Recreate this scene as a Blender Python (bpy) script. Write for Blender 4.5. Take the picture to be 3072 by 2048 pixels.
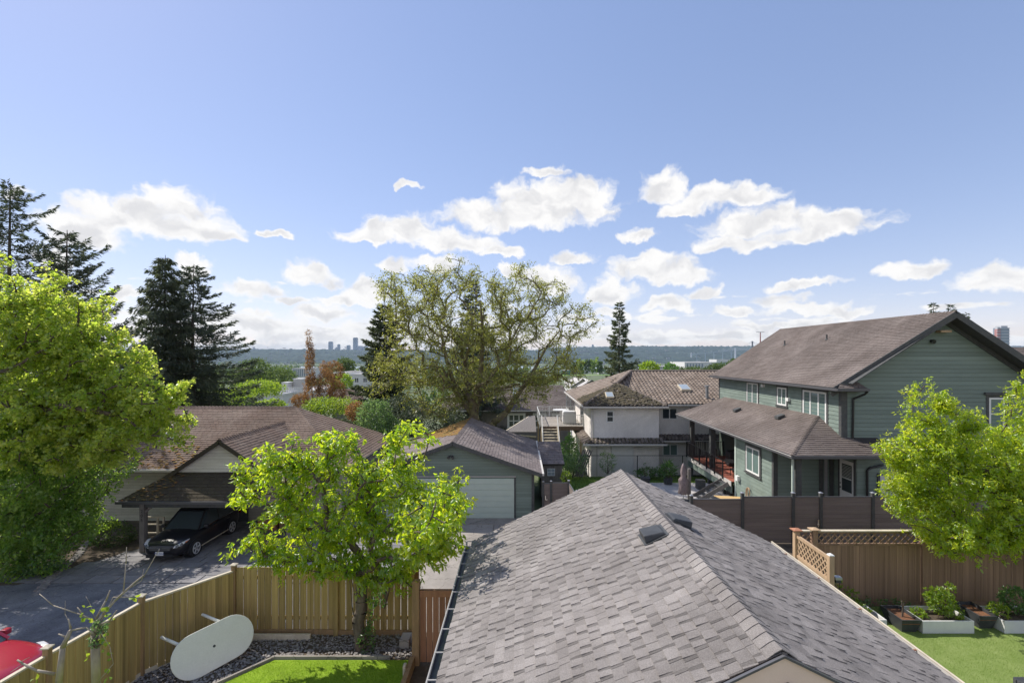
import bpy, bmesh, math, random
import numpy as np
from mathutils import Vector, Matrix
for o in list(bpy.data.objects): bpy.data.objects.remove(o)
SC = bpy.context.scene
COL = SC.collection
random.seed(7); RNG = np.random.default_rng(7)
# ---------------------------------------------------------------- camera
S, CX, HY, CZ = 1450.0, 1560.0, 1068.0, 6.9
cam = bpy.data.objects.new('camera', bpy.data.cameras.new('camera')); COL.objects.link(cam)
cam.location = (0, 0, CZ); cam.rotation_euler = (math.pi/2, 0, 0)
cam.data.sensor_width = 36; cam.data.lens = S/3072*36
cam.data.shift_x = -24/3072; cam.data.shift_y = 44/3072
cam.data.clip_end = 30000; cam.data.clip_start = 0.05
SC.camera = cam
def W(px, py, Y): return ((px-CX)/S*Y, Y, CZ-(py-HY)/S*Y)
# ---------------------------------------------------------------- light
SUNV = Vector((-0.78, 0.47, 1.0)).normalized()
sun = bpy.data.objects.new('sun', bpy.data.lights.new('sun', 'SUN')); COL.objects.link(sun)
sun.rotation_euler = SUNV.to_track_quat('Z', 'Y').to_euler()
sun.data.energy = 3.2; sun.data.angle = math.radians(0.5); sun.data.color = (1.0, 0.94, 0.85)
SC.view_settings.view_transform = 'Standard'; SC.view_settings.look = 'None'
SC.view_settings.gamma = 1; SC.view_settings.use_curve_mapping = False
SC.view_settings.exposure = 0.8
SC.cycles.max_bounces = 6; SC.cycles.diffuse_bounces = 3; SC.cycles.glossy_bounces = 2
SC.cycles.transmission_bounces = 4; SC.cycles.transparent_max_bounces = 6; SC.cycles.volume_bounces = 0
SC.cycles.caustics_reflective = False; SC.cycles.caustics_refractive = False
try: SC.cycles.use_denoising = True
except Exception: pass
wd = bpy.data.worlds.new('World'); SC.world = wd; wd.use_nodes = True
wt = wd.node_tree; wt.nodes.clear()
def wn(t, **k):
    n = wt.nodes.new(t)
    for a, b in k.items(): setattr(n, a, b)
    return n
wl = wt.links.new
def wmath(op, a, b=None, c=None, clamp=False):
    n = wn('ShaderNodeMath', operation=op, use_clamp=clamp)
    for i, x in enumerate((a, b, c)):
        if x is None: continue
        if isinstance(x, (int, float)): n.inputs[i].default_value = x
        else: wl(x, n.inputs[i])
    return n.outputs[0]
sky = wn('ShaderNodeTexSky', sky_type='NISHITA', sun_disc=False)
sky.sun_elevation = math.asin(SUNV.z); sky.sun_rotation = math.atan2(SUNV.x, SUNV.y)
sky.altitude = 80; sky.air_density = 1.0; sky.dust_density = 0.2; sky.ozone_density = 3.0
bg = wn('ShaderNodeBackground'); bg.inputs[1].default_value = 0.117
tint = wn('ShaderNodeMix', data_type='RGBA', blend_type='MULTIPLY'); tint.inputs[0].default_value = 1
s3 = wn('ShaderNodeVectorMath', operation='SCALE'); s3.inputs[3].default_value = 1/3.0; wl(sky.outputs[0], s3.inputs[0])     # a soft tone curve over the whole sky
gm = wn('ShaderNodeGamma'); gm.inputs[1].default_value = 0.55; wl(s3.outputs[0], gm.inputs[0])
hs = wn('ShaderNodeHueSaturation'); hs.inputs['Saturation'].default_value = 1.32; hs.inputs['Value'].default_value = 3.0; wl(gm.outputs[0], hs.inputs['Color'])
wl(hs.outputs[0], tint.inputs[6]); tint.inputs[7].default_value = (1.10, 0.95, 1.03, 1)
wl(tint.outputs[2], bg.inputs[0])
tc = wn('ShaderNodeTexCoord'); sp = wn('ShaderNodeSeparateXYZ'); wl(tc.outputs['Generated'], sp.inputs[0])
az = wmath('ARCTAN2', sp.outputs[0], sp.outputs[1]); el = wmath('ARCSINE', sp.outputs[2])
cm0 = wn('ShaderNodeCombineXYZ'); wl(az, cm0.inputs[0]); wl(el, cm0.inputs[1])
wz = wn('ShaderNodeTexNoise', noise_dimensions='2D'); wz.inputs['Scale'].default_value = 17; wz.inputs['Detail'].default_value = 8; wz.inputs['Roughness'].default_value = 0.55
wl(cm0.outputs[0], wz.inputs[0]); ws = wn('ShaderNodeVectorMath', operation='SUBTRACT'); wl(wz.outputs[1], ws.inputs[0]); ws.inputs[1].default_value = (0.5, 0.5, 0.5)
cmb = wn('ShaderNodeVectorMath', operation='MULTIPLY_ADD'); wl(ws.outputs[0], cmb.inputs[0]); cmb.inputs[1].default_value = (0.075, 0.05, 0); wl(cm0.outputs[0], cmb.inputs[2])
nz = wn('ShaderNodeTexNoise', noise_dimensions='2D'); nz.inputs['Scale'].default_value = 14
nz.inputs['Detail'].default_value = 7; nz.inputs['Roughness'].default_value = 0.56
mp = wn('ShaderNodeVectorMath', operation='MULTIPLY'); mp.inputs[1].default_value = (1, 1.7, 1); wl(cmb.outputs[0], mp.inputs[0])
wl(mp.outputs[0], nz.inputs[0])
nz2 = wn('ShaderNodeTexNoise', noise_dimensions='2D'); nz2.inputs['Scale'].default_value = 6; nz2.inputs['Detail'].default_value = 2
wl(mp.outputs[0], nz2.inputs[0])
CL = [(400,512,150,58),(265,505,110,42),(190,548,105,44),(330,482,75,30),(470,540,80,26),(450,618,48,22),(300,672,48,14),(40,442,50,14),
 (626,540,32,10),(925,535,105,36),(1040,560,110,30),(850,545,75,18),(1150,580,50,14),(1130,503,110,34),(1200,470,75,38),(1325,448,85,38),
 (1300,495,130,38),(1255,400,55,14),(938,424,24,9),(1525,440,55,38),(1650,462,125,28),(1570,485,60,18),(1755,520,150,36),(1870,530,160,28),
 (1680,568,115,22),(1505,622,100,32),(1570,640,70,20),(1310,597,55,15),(1470,543,48,14),(712,632,55,30),(760,650,45,16),(590,672,78,20),
 (665,694,55,12),(845,676,62,28),(790,692,70,12),(900,608,35,20),(1400,684,66,34),(1535,704,58,20),(1790,690,60,24),(1840,712,120,14),
 (1690,722,60,16),(2095,626,90,22),(2290,645,100,36),(1850,652,90,12),(1610,672,40,14),(600,748,130,24),(745,726,80,20),(740,775,230,22),
 (870,760,110,26),(1260,655,75,36),(1010,612,70,22),(1190,625,45,16),(1500,772,160,12),(1950,712,60,12),(600,715,40,10),(1330,740,60,12),(1760,755,90,8),(2010,760,60,8),(1120,745,60,10),(820,800,120,10),(1420,720,45,14),(1240,625,40,18),(130,600,60,30),(560,800,200,16)]
fld = None
for (x, y, rx, ry) in CL:
    k = 3072/2352
    u, v = (x*k-CX)/S, (HY-y*k)/S
    a = math.atan(u); e = math.atan(v*math.cos(a))
    ra = rx*k/S*math.cos(a)**2*1.1; re = ry*k/S*math.cos(a)*1.34
    m = wn('ShaderNodeVectorMath', operation='MULTIPLY_ADD'); wl(cmb.outputs[0], m.inputs[0])
    m.inputs[1].default_value = (1/ra, 1/re, 0); m.inputs[2].default_value = (-a/ra, -e/re, 0)
    q0 = wn('ShaderNodeVectorMath', operation='MINIMUM'); wl(m.outputs[0], q0.inputs[0]); q0.inputs[1].default_value = (0, 0, 0)           # flatter undersides
    q1 = wn('ShaderNodeVectorMath', operation='MULTIPLY_ADD'); wl(q0.outputs[0], q1.inputs[0]); q1.inputs[1].default_value = (0, 0.8, 0); wl(m.outputs[0], q1.inputs[2])
    d = wn('ShaderNodeVectorMath', operation='DOT_PRODUCT'); wl(q1.outputs[0], d.inputs[0]); wl(q1.outputs[0], d.inputs[1])
    fld = d.outputs[1] if fld is None else wmath('SMOOTH_MIN', fld, d.outputs[1], 0.35)
fl = wmath('SUBTRACT', 1.0, fld)                                    # 1 in the middle of a cloud, 0 at its rim
# the sky beyond the view: unseen cumulus, its cover thickened as added fill light
g1 = wn('ShaderNodeTexNoise', noise_dimensions='2D'); g1.inputs['Scale'].default_value = 5; g1.inputs['Detail'].default_value = 3
wl(mp.outputs[0], g1.inputs[0])
side = wmath('MULTIPLY', wmath('SUBTRACT', wmath('ABSOLUTE', az), 0.85), 6.0, clamp=True)
band = wmath('MULTIPLY', wmath('SUBTRACT', 0.95, el), 4.0, clamp=True)
gen = wmath('SUBTRACT', wmath('MULTIPLY', wmath('SUBTRACT', g1.outputs[0], 0.46), 8.0), wmath('MULTIPLY', wmath('SUBTRACT', 1.0, wmath('MULTIPLY', side, band)), 6.0))
fl = wmath('MAXIMUM', fl, gen)
lm_ = wn('ShaderNodeVectorMath', operation='MULTIPLY'); wl(cm0.outputs[0], lm_.inputs[0]); lm_.inputs[1].default_value = (9, 42, 1)
ln = wn('ShaderNodeTexNoise', noise_dimensions='2D'); ln.inputs['Scale'].default_value = 1; ln.inputs['Detail'].default_value = 5; wl(lm_.outputs[0], ln.inputs[0])
low = wmath('SUBTRACT', wmath('MULTIPLY', wmath('SUBTRACT', ln.outputs[0], 0.535), 6.0), wmath('MULTIPLY', wmath('SUBTRACT', el, 0.06), 14.0))
fl = wmath('MAXIMUM', fl, low)
fl = wmath('MAXIMUM', fl, -3.0)
nn = wmath('SUBTRACT', nz.outputs[0], 0.5)
den0 = wmath('ADD', fl, wmath('MULTIPLY', nn, 2.2))
mr = wn('ShaderNodeMapRange', interpolation_type='SMOOTHSTEP'); wl(den0, mr.inputs[0])
mr.inputs[1].default_value = -0.15; mr.inputs[2].default_value = 0.65; mr.inputs[3].default_value = 0; mr.inputs[4].default_value = 0.97
up = wmath('GREATER_THAN', el, 0.0)
dens = wmath('MULTIPLY', mr.outputs[0], up)
mr2 = wn('ShaderNodeMapRange', interpolation_type='SMOOTHSTEP')
nz3 = wn('ShaderNodeTexNoise', noise_dimensions='2D'); nz3.inputs['Scale'].default_value = 20; nz3.inputs['Detail'].default_value = 4
sh = wn('ShaderNodeVectorMath', operation='ADD'); wl(mp.outputs[0], sh.inputs[0]); sh.inputs[1].default_value = (0.012, 0.03, 0); wl(sh.outputs[0], nz3.inputs[0])
thick = wmath('ADD', wmath('MULTIPLY', fl, 0.6), wmath('MULTIPLY', wmath('SUBTRACT', nz3.outputs[0], 0.5), 1.9))
wl(thick, mr2.inputs[0]); mr2.inputs[1].default_value = 0.1; mr2.inputs[2].default_value = 1.0
cc = wn('ShaderNodeMix', data_type='RGBA'); wl(mr2.outputs[0], cc.inputs[0])
cc.inputs[6].default_value = (1.0, 0.985, 0.965, 1); cc.inputs[7].default_value = (0.755, 0.75, 0.76, 1)
bgc = wn('ShaderNodeBackground'); bgc.inputs[1].default_value = 0.60; wl(cc.outputs[2], bgc.inputs[0])
mx = wn('ShaderNodeMixShader'); wl(dens, mx.inputs[0]); wl(bg.outputs[0], mx.inputs[1]); wl(bgc.outputs[0], mx.inputs[2])
wo = wn('ShaderNodeOutputWorld'); wl(mx.outputs[0], wo.inputs[0])
# ---------------------------------------------------------------- materials
MATS = {}
def mat(name, c, c2=None, rough=0.8, spec=0.3, nscale=3.0, nmix=0.5, tone=0.0, rnd=0.0, bump=0.0, bscale=40.0, metal=0.0, stretch=(1,1,1), fine=0.0, fscale=200.0, coat=0.0, stain=0.0, sscale=0.5, cracks=0.0, knots=0.0):
    """diffuse colour from c to c2 by noise; tone = weight of the mesh attribute 'tone'; rnd = weight of the object's own random number"""
    if name in MATS: return MATS[name]
    c = tuple(1.6*x/(1+0.9*x) for x in c); c2 = c2 and tuple(1.6*x/(1+0.9*x) for x in c2)
    m = bpy.data.materials.new(name); m.use_nodes = True; t = m.node_tree; N = t.nodes; L = t.links.new
    b = N['Principled BSDF']; b.inputs['Roughness'].default_value = rough; b.inputs['Metallic'].default_value = metal
    b.inputs['Specular IOR Level'].default_value = spec
    if coat: b.inputs['Coat Weight'].default_value = coat; b.inputs['Coat Roughness'].default_value = 0.05
    co = N.new('ShaderNodeTexCoord'); mpn = N.new('ShaderNodeMapping'); mpn.inputs['Scale'].default_value = stretch
    L(co.outputs['Object'], mpn.inputs[0])
    if rnd:                                                              # every board gets its own stretch of grain
        o2 = N.new('ShaderNodeObjectInfo'); va = N.new('ShaderNodeVectorMath'); va.operation = 'SCALE'; va.inputs[0].default_value = (37, 91, 53); L(o2.outputs['Random'], va.inputs[3])
        L(va.outputs[0], mpn.inputs['Location'])
    cur = None
    if c2 is not None:
        n = N.new('ShaderNodeTexNoise'); n.inputs['Scale'].default_value = nscale; n.inputs['Detail'].default_value = 6; n.inputs['Roughness'].default_value = 0.62
        L(mpn.outputs[0], n.inputs[0])
        r = N.new('ShaderNodeMapRange'); L(n.outputs[0], r.inputs[0]); r.inputs[1].default_value = 0.5-0.25*nmix*0.9; r.inputs[2].default_value = 0.5+0.3*nmix
        x = N.new('ShaderNodeMix'); x.data_type = 'RGBA'; L(r.outputs[0], x.inputs[0]); x.inputs[6].default_value = (*c, 1); x.inputs[7].default_value = (*c2, 1)
        cur = x.outputs[2]
    def mul(cur, valsock):
        x = N.new('ShaderNodeMix'); x.data_type = 'RGBA'; x.blend_type = 'MULTIPLY'; x.inputs[0].default_value = 1
        if cur is None: x.inputs[6].default_value = (*c, 1)
        else: L(cur, x.inputs[6])
        L(valsock, x.inputs[7]); return x.outputs[2]
    def ma(s, w, off=0.5):
        a = N.new('ShaderNodeMath'); a.operation = 'MULTIPLY_ADD'; L(s, a.inputs[0]); a.inputs[1].default_value = w; a.inputs[2].default_value = 1-w*off; return a.outputs[0]
    if tone:
        at = N.new('ShaderNodeAttribute'); at.attribute_name = 'tone'; cur = mul(cur, ma(at.outputs['Fac'], tone))
    if rnd:
        oi = N.new('ShaderNodeObjectInfo'); cur = mul(cur, ma(oi.outputs['Random'], rnd))
    if fine:
        n = N.new('ShaderNodeTexNoise'); n.inputs['Scale'].default_value = fscale; n.inputs['Detail'].default_value = 2; L(mpn.outputs[0], n.inputs[0])
        cur = mul(cur, ma(n.outputs[0], fine))
    if stain:
        n = N.new('ShaderNodeTexNoise'); n.inputs['Scale'].default_value = sscale; n.inputs['Detail'].default_value = 5; n.inputs['Roughness'].default_value = 0.6; n.inputs['Distortion'].default_value = 0.6; L(mpn.outputs[0], n.inputs[0])
        r = N.new('ShaderNodeMapRange'); L(n.outputs[0], r.inputs[0]); r.inputs[1].default_value = 0.38; r.inputs[2].default_value = 0.62; r.inputs[3].default_value = 1-stain; r.inputs[4].default_value = 1+stain*0.35; cur = mul(cur, r.outputs[0])
    for amt, sc, th in ((cracks, 1.1, 0.012), (knots, 5.0, None)):
        if not amt: continue
        v = N.new('ShaderNodeTexVoronoi'); v.inputs['Scale'].default_value = sc
        if th:
            v.feature = 'DISTANCE_TO_EDGE'; n = N.new('ShaderNodeTexNoise'); n.inputs['Scale'].default_value = 3; n.inputs['Detail'].default_value = 5; L(mpn.outputs[0], n.inputs[0])
            w = N.new('ShaderNodeVectorMath'); w.operation = 'MULTIPLY_ADD'; L(n.outputs[1], w.inputs[0]); w.inputs[1].default_value = (0.5, 0.5, 0); L(mpn.outputs[0], w.inputs[2]); L(w.outputs[0], v.inputs['Vector'])
        else: th = 0.13; L(mpn.outputs[0], v.inputs['Vector'])
        r = N.new('ShaderNodeMapRange'); L(v.outputs['Distance'], r.inputs[0]); r.inputs[1].default_value = th*0.5; r.inputs[2].default_value = th; r.inputs[3].default_value = 1-amt; r.inputs[4].default_value = 1; cur = mul(cur, r.outputs[0])
    if cur is None: b.inputs['Base Color'].default_value = (*c, 1)
    else: L(cur, b.inputs['Base Color'])
    if bump:
        n = N.new('ShaderNodeTexNoise'); n.inputs['Scale'].default_value = bscale; n.inputs['Detail'].default_value = 4; L(mpn.outputs[0], n.inputs[0])
        bp = N.new('ShaderNodeBump'); bp.inputs['Strength'].default_value = bump; bp.inputs['Distance'].default_value = 0.02; L(n.outputs[0], bp.inputs['Height']); L(bp.outputs[0], b.inputs['Normal'])
    MATS[name] = m; return m
def leafmat(name, c, c2, tr, tr2, w=0.5, rough=0.45, gloss=0.06):
    c, c2, tr, tr2 = [tuple(1.5*x/(1+0.55*x) for x in q) for q in (c, c2, tr, tr2)]
    m = bpy.data.materials.new(name); m.use_nodes = True; t = m.node_tree; N = t.nodes; L = t.links.new; N.clear()
    at = N.new('ShaderNodeAttribute'); at.attribute_name = 'tone'
    a = N.new('ShaderNodeMix'); a.data_type = 'RGBA'; L(at.outputs['Fac'], a.inputs[0]); a.inputs[6].default_value = (*c, 1); a.inputs[7].default_value = (*c2, 1)
    b = N.new('ShaderNodeMix'); b.data_type = 'RGBA'; L(at.outputs['Fac'], b.inputs[0]); b.inputs[6].default_value = (*tr, 1); b.inputs[7].default_value = (*tr2, 1)
    d = N.new('ShaderNodeBsdfDiffuse'); L(a.outputs[2], d.inputs[0])
    s = N.new('ShaderNodeBsdfTranslucent'); L(b.outputs[2], s.inputs[0])
    x = N.new('ShaderNodeMixShader'); x.inputs[0].default_value = w; L(d.outputs[0], x.inputs[1]); L(s.outputs[0], x.inputs[2])
    g = N.new('ShaderNodeBsdfGlossy'); g.inputs['Roughness'].default_value = rough; g.inputs[0].default_value = (1, 1, 1, 1)
    y = N.new('ShaderNodeMixShader'); y.inputs[0].default_value = gloss; L(x.outputs[0], y.inputs[1]); L(g.outputs[0], y.inputs[2])
    o = N.new('ShaderNodeOutputMaterial'); L(y.outputs[0], o.inputs[0]); MATS[name] = m; return m
# ---------------------------------------------------------------- object helpers
WL = {}
def setp(o, label=None, cat=None, group=None, kind=None):
    if label: o['label'] = label
    if cat: o['category'] = cat
    if group: o['group'] = group
    if kind: o['kind'] = kind
    return o
def thing(name, label, cat, loc=(0, 0, 0), group=None, rz=0.0):
    o = bpy.data.objects.new(name, None); COL.objects.link(o); o.empty_display_size = 0.3
    o.location = loc; o.rotation_euler = (0, 0, rz); WL[o.name] = (Vector(loc), rz)
    return setp(o, label, cat, group)
def link(name, me, parent=None, loc=None, rot=None, **k):
    """link a mesh whose vertices are in world space (or placed by loc / rot in world space)"""
    o = bpy.data.objects.new(name, me); COL.objects.link(o)
    loc = Vector(loc) if loc is not None else Vector((0, 0, 0))
    if parent is not None:
        o.parent = parent; pl, prz = WL.get(parent.name, (Vector((0, 0, 0)), 0))
        o.location = loc-pl
        WL[o.name] = (loc, 0) if not k.pop('local', False) else (Vector((0, 0, 0)), 0)
    else:
        k.pop('local', None); o.location = loc; WL[o.name] = (loc, 0)
    if rot is not None: o.rotation_euler = rot
    return setp(o, **k)
def mesh(name, V, F, mats, tone=None, smooth=False, mi=None):
    me = bpy.data.meshes.new(name)
    if isinstance(V, np.ndarray):
        n = F.shape[1]; me.vertices.add(len(V)); me.vertices.foreach_set('co', V.astype(np.float32).ravel())
        me.loops.add(F.size); me.loops.foreach_set('vertex_index', F.astype(np.int32).ravel())
        me.polygons.add(len(F)); me.polygons.foreach_set('loop_start', np.arange(0, F.size, n, dtype=np.int32))
        me.update(calc_edges=True)
    else:
        me.from_pydata(V, [], F)
    for m in (mats if isinstance(mats, (list, tuple)) else [mats]): me.materials.append(m)
    if tone is not None:
        a = me.attributes.new('tone', 'FLOAT', 'FACE'); a.data.foreach_set('value', np.asarray(tone, dtype=np.float32))
    if mi is not None: me.polygons.foreach_set('material_index', np.asarray(mi, dtype=np.int32))
    if smooth: me.polygons.foreach_set('use_smooth', np.ones(len(me.polygons), dtype=bool))
    me.update(); return me
class MB:
    def __init__(s): s.v = []; s.f = []; s.t = []
    def add(s, vs, fs, tone=0.5):
        n = len(s.v); s.v += [tuple(x) for x in vs]; s.f += [tuple(i+n for i in f) for f in fs]; s.t += [tone]*len(fs); return s
    def box(s, x0, y0, z0, x1, y1, z1, tone=0.5):
        v = [(x0,y0,z0),(x1,y0,z0),(x1,y1,z0),(x0,y1,z0),(x0,y0,z1),(x1,y0,z1),(x1,y1,z1),(x0,y1,z1)]
        return s.add(v, [(0,3,2,1),(4,5,6,7),(0,1,5,4),(1,2,6,5),(2,3,7,6),(3,0,4,7)], tone)
    def prism(s, poly, ext, tone=0.5):
        """poly: 3D points, ext: extrusion vector"""
        p = [Vector(a) for a in poly]; e = Vector(ext); n = len(p)
        nor = sum(((p[i]-p[0]).cross(p[(i+1)%n]-p[0]) for i in range(1, n-1)), Vector())
        if nor.dot(e) > 0: p = p[::-1]
        v = p+[a+e for a in p]
        return s.add(v, [tuple(range(n)), tuple(range(2*n-1, n-1, -1))]+[(i, i+n, (i+1)%n+n, (i+1)%n) for i in range(n)], tone)
    def bar(s, p0, p1, w, h, up=(0, 0, 1), tone=0.5):
        """rectangular bar from p0 to p1, w sideways, h along up"""
        a, b = Vector(p0), Vector(p1); d = (b-a).normalized(); u = Vector(up)
        sd = d.cross(u)
        if sd.length < 1e-5: sd = d.cross(Vector((1, 0, 0)))
        sd.normalize(); u = sd.cross(d).normalized(); sd *= w/2; u = u*(h/2)
        return s.prism([a-sd-u, a+sd-u, a+sd+u, a-sd+u], b-a, tone)
    def tube(s, p0, p1, r0, r1=None, n=8, cap=True, tone=0.5):
        r1 = r0 if r1 is None else r1; a, b = Vector(p0), Vector(p1); d = (b-a).normalized()
        x = d.orthogonal().normalized(); y = d.cross(x); v = []
        for c, r in ((a, r0), (b, r1)):
            for i in range(n):
                t = 2*math.pi*i/n; v.append(c+x*(r*math.cos(t))+y*(r*math.sin(t)))
        f = [(i, (i+1)%n, (i+1)%n+n, i+n) for i in range(n)]
        if cap: f += [tuple(range(n-1, -1, -1)), tuple(range(n, 2*n))]
        return s.add(v, f, tone)
    def path(s, pts, r, n=6, tone=0.5):
        for i in range(len(pts)-1):
            r0 = r[i] if isinstance(r, (list, tuple)) else r; r1 = r[i+1] if isinstance(r, (list, tuple)) else r
            s.tube(pts[i], pts[i+1], r0, r1, n, True, tone)
        return s
    def build(s, name, m, parent=None, smooth=False, bevel=0.0, **k):
        me = mesh(name, s.v, s.f, m, s.t, smooth); o = link(name, me, parent, **k)
        if bevel:
            b = o.modifiers.new('bevel', 'BEVEL'); b.width = bevel; b.segments = 2; b.limit_method = 'ANGLE'
        return o
def clip(poly, cl):
    """Sutherland-Hodgman: poly clipped by convex CCW polygon cl (2D)"""
    out = poly
    n = len(cl)
    for i in range(n):
        ax, ay = cl[i]; bx, by = cl[(i+1)%n]; inp = out; out = []
        if not inp: break
        def sd(p): return (bx-ax)*(p[1]-ay)-(by-ay)*(p[0]-ax)
        for j in range(len(inp)):
            p, q = inp[j-1], inp[j]; a, b = sd(p), sd(q)
            if b >= 0:
                if a < 0: t = a/(a-b); out.append((p[0]+(q[0]-p[0])*t, p[1]+(q[1]-p[1])*t))
                out.append(q)
            elif a >= 0: t = a/(a-b); out.append((p[0]+(q[0]-p[0])*t, p[1]+(q[1]-p[1])*t))
    return out
def area2(p): return 0.5*sum(p[i-1][0]*p[i][1]-p[i][0]*p[i-1][1] for i in range(len(p)))
def pxsize(c, w): # size in photograph pixels
    return w*S/max(1.0, c[1])
def shingles(parent, m, poly, udir, expo=0.143, tw=(0.12, 0.32), thick=0.012, nparts=0, name='shingle', seed=1, low=0.45, lift=0.003, gap=0.003, group=None, band=0.0):
    """lapped tabs, each a wedge of its own, clipped to the roof plane"""
    rr = random.Random(seed); P = [Vector(p) for p in poly]; u = Vector(udir).normalized()
    n = (P[1]-P[0]).cross(P[2]-P[0]).normalized()
    if n.z < 0: n = -n
    v = n.cross(u)
    if v.z < 0: v = -v
    o = P[0]; Q = [((p-o).dot(u), (p-o).dot(v)) for p in P]
    if area2(Q) < 0: Q = Q[::-1]
    u0, u1 = min(q[0] for q in Q), max(q[0] for q in Q); v0, v1 = min(q[1] for q in Q), max(q[1] for q in Q)
    tabs = []; vv = v0
    while vv < v1:
        uu = u0-rr.random()*tw[1]
        while uu < u1:
            w = rr.uniform(*tw); c = clip([(uu+gap, vv), (uu+w-gap, vv), (uu+w-gap, vv+expo+0.004), (uu+gap, vv+expo+0.004)], Q)
            if len(c) >= 3 and abs(area2(c)) > 2e-4:
                lo = rr.random() < low; t = thick*(0.45 if lo else 1.0)*rr.uniform(0.8, 1.15)
                tone = rr.uniform(0.15, 0.6) if lo else rr.uniform(0.4, 1.0)
                if rr.random() < 0.05: tone = 1.05
                top = [o+u*a+v*b+n*(lift+t*max(0.0, 1-(b-vv)/expo)) for a, b in c]; bot = [o+u*a+v*b for a, b in c]
                tabs.append((top, bot, tone))
            uu += w
            if band and rr.random() < band:                             # the darker printed band beside a raised tab
                w = rr.uniform(0.03, 0.055); c = clip([(uu+gap, vv), (uu+w, vv), (uu+w, vv+expo+0.004), (uu+gap, vv+expo+0.004)], Q)
                if len(c) >= 3 and abs(area2(c)) > 2e-4:
                    t = thick*0.45; tabs.append(([o+u*a+v*b+n*(lift+t*max(0.0, 1-(b-vv)/expo)) for a, b in c], [o+u*a+v*b for a, b in c], rr.uniform(-0.85, -0.4)))
                uu += w
        vv += expo
    cams = Vector((0, 0, CZ))
    if nparts: tabs.sort(key=lambda t: (sum(t[0], Vector())/len(t[0])-cams).length if t[0][0].y > 4.2 else 99)
    def emit(mb, t):
        top, bot, tone = t; k = len(top)
        mb.add(top+bot, [tuple(range(k))]+[(i, i+k, (i+1)%k+k, (i+1)%k) for i in range(k)], tone)
    for t in tabs[:nparts]:
        mb = MB(); emit(mb, t); mb.build(name, m, parent)
    if tabs[nparts:]:
        mb = MB()
        for t in tabs[nparts:]: emit(mb, t)
        mb.build(name+'s', m, parent, kind='stuff')
def slab(parent, m, poly, th=0.12, name='roof', down=0.012):
    P = [Vector(p) for p in poly]; n = (P[1]-P[0]).cross(P[2]-P[0]).normalized()
    if n.z < 0: n = -n
    mb = MB(); mb.prism([p-n*0.004 for p in P], Vector((0, 0, -th))); return mb.build(name, m, parent)
def caps(parent, m, a, b, s1, s2, expo=0.2, wid=0.15, ln=0.28, name='ridge_cap', lift=0.016, seed=3, merged=False, t=0.01):
    """ridge / hip caps from a (low or near end) to b; s1, s2: unit vectors down the two slopes"""
    a, b = Vector(a), Vector(b); d = (b-a); L = d.length; d.normalize(); s1 = Vector(s1).normalized(); s2 = Vector(s2).normalized()
    up = -(s1+s2).normalized(); rr = random.Random(seed); k = 0; big = MB(); x = 0
    while x < L-0.03:
        e = min(L, x+ln); mb = big if merged else MB(); tn = rr.uniform(0.2, 1.1)
        h0 = lift+t*1.6; h1 = lift
        def ring(x_, h, w):
            c = a+d*x_; return [c+s1*w+up*(h*0.6), c+s1*(w*0.45)+up*h*1.2, c+up*(h+0.01), c+s2*(w*0.45)+up*h*1.2, c+s2*w+up*(h*0.6)]
        r0 = ring(x, h0, wid); r1 = ring(e, h1, wid*0.97); rb = [p-up*t for p in r0]
        vs = r0+r1+rb
        fs = [(i, i+1, i+6, i+5) for i in range(4)]+[(i+10, i+11, i+1, i) for i in range(4)]
        fs += [(0, 5, 10), (4, 14, 9)]
        mb.add(vs, fs, tn)
        if not merged: mb.build(name, m, parent)
        x += expo
    if merged: big.build(name+'s', m, parent, kind='stuff')
def siding(parent, m, p0, ud, nrm, poly, expo=0.2, lip=0.02, name='plank', z0=None):
    """lap siding: each board clipped to a convex polygon given in (u, z) on the wall through p0"""
    p0 = Vector(p0); ud = Vector(ud).normalized(); nrm = Vector(nrm).normalized()
    Q = poly if area2(poly) > 0 else poly[::-1]
    z = min(q[1] for q in Q) if z0 is None else z0; z1 = max(q[1] for q in Q); ua = min(q[0] for q in Q)-1; ub = max(q[0] for q in Q)+1
    while z < z1:
        c = clip([(ua, z), (ub, z), (ub, z+expo-0.013), (ua, z+expo-0.013)], Q)  # gap bares the dark wall behind, standing in for the lap shadow
        if len(c) >= 3 and abs(area2(c)) > 1e-3:
            mb = MB(); k = len(c)
            top = [p0+ud*a+Vector((0, 0, b))+nrm*(0.004+lip*(1-(b-z)/expo)) for a, b in c]; bot = [p0+ud*a+Vector((0, 0, b))-nrm*0.01 for a, b in c]
            fs = [tuple(range(k))]+[(i, i+k, (i+1)%k+k, (i+1)%k) for i in range(k)]
            if ((top[1]-top[0]).cross(top[2]-top[0])).dot(nrm) < 0: fs = [f[::-1] for f in fs]
            mb.add(top+bot, fs, random.random()); mb.build(name, m, parent)
        z += expo
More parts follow.
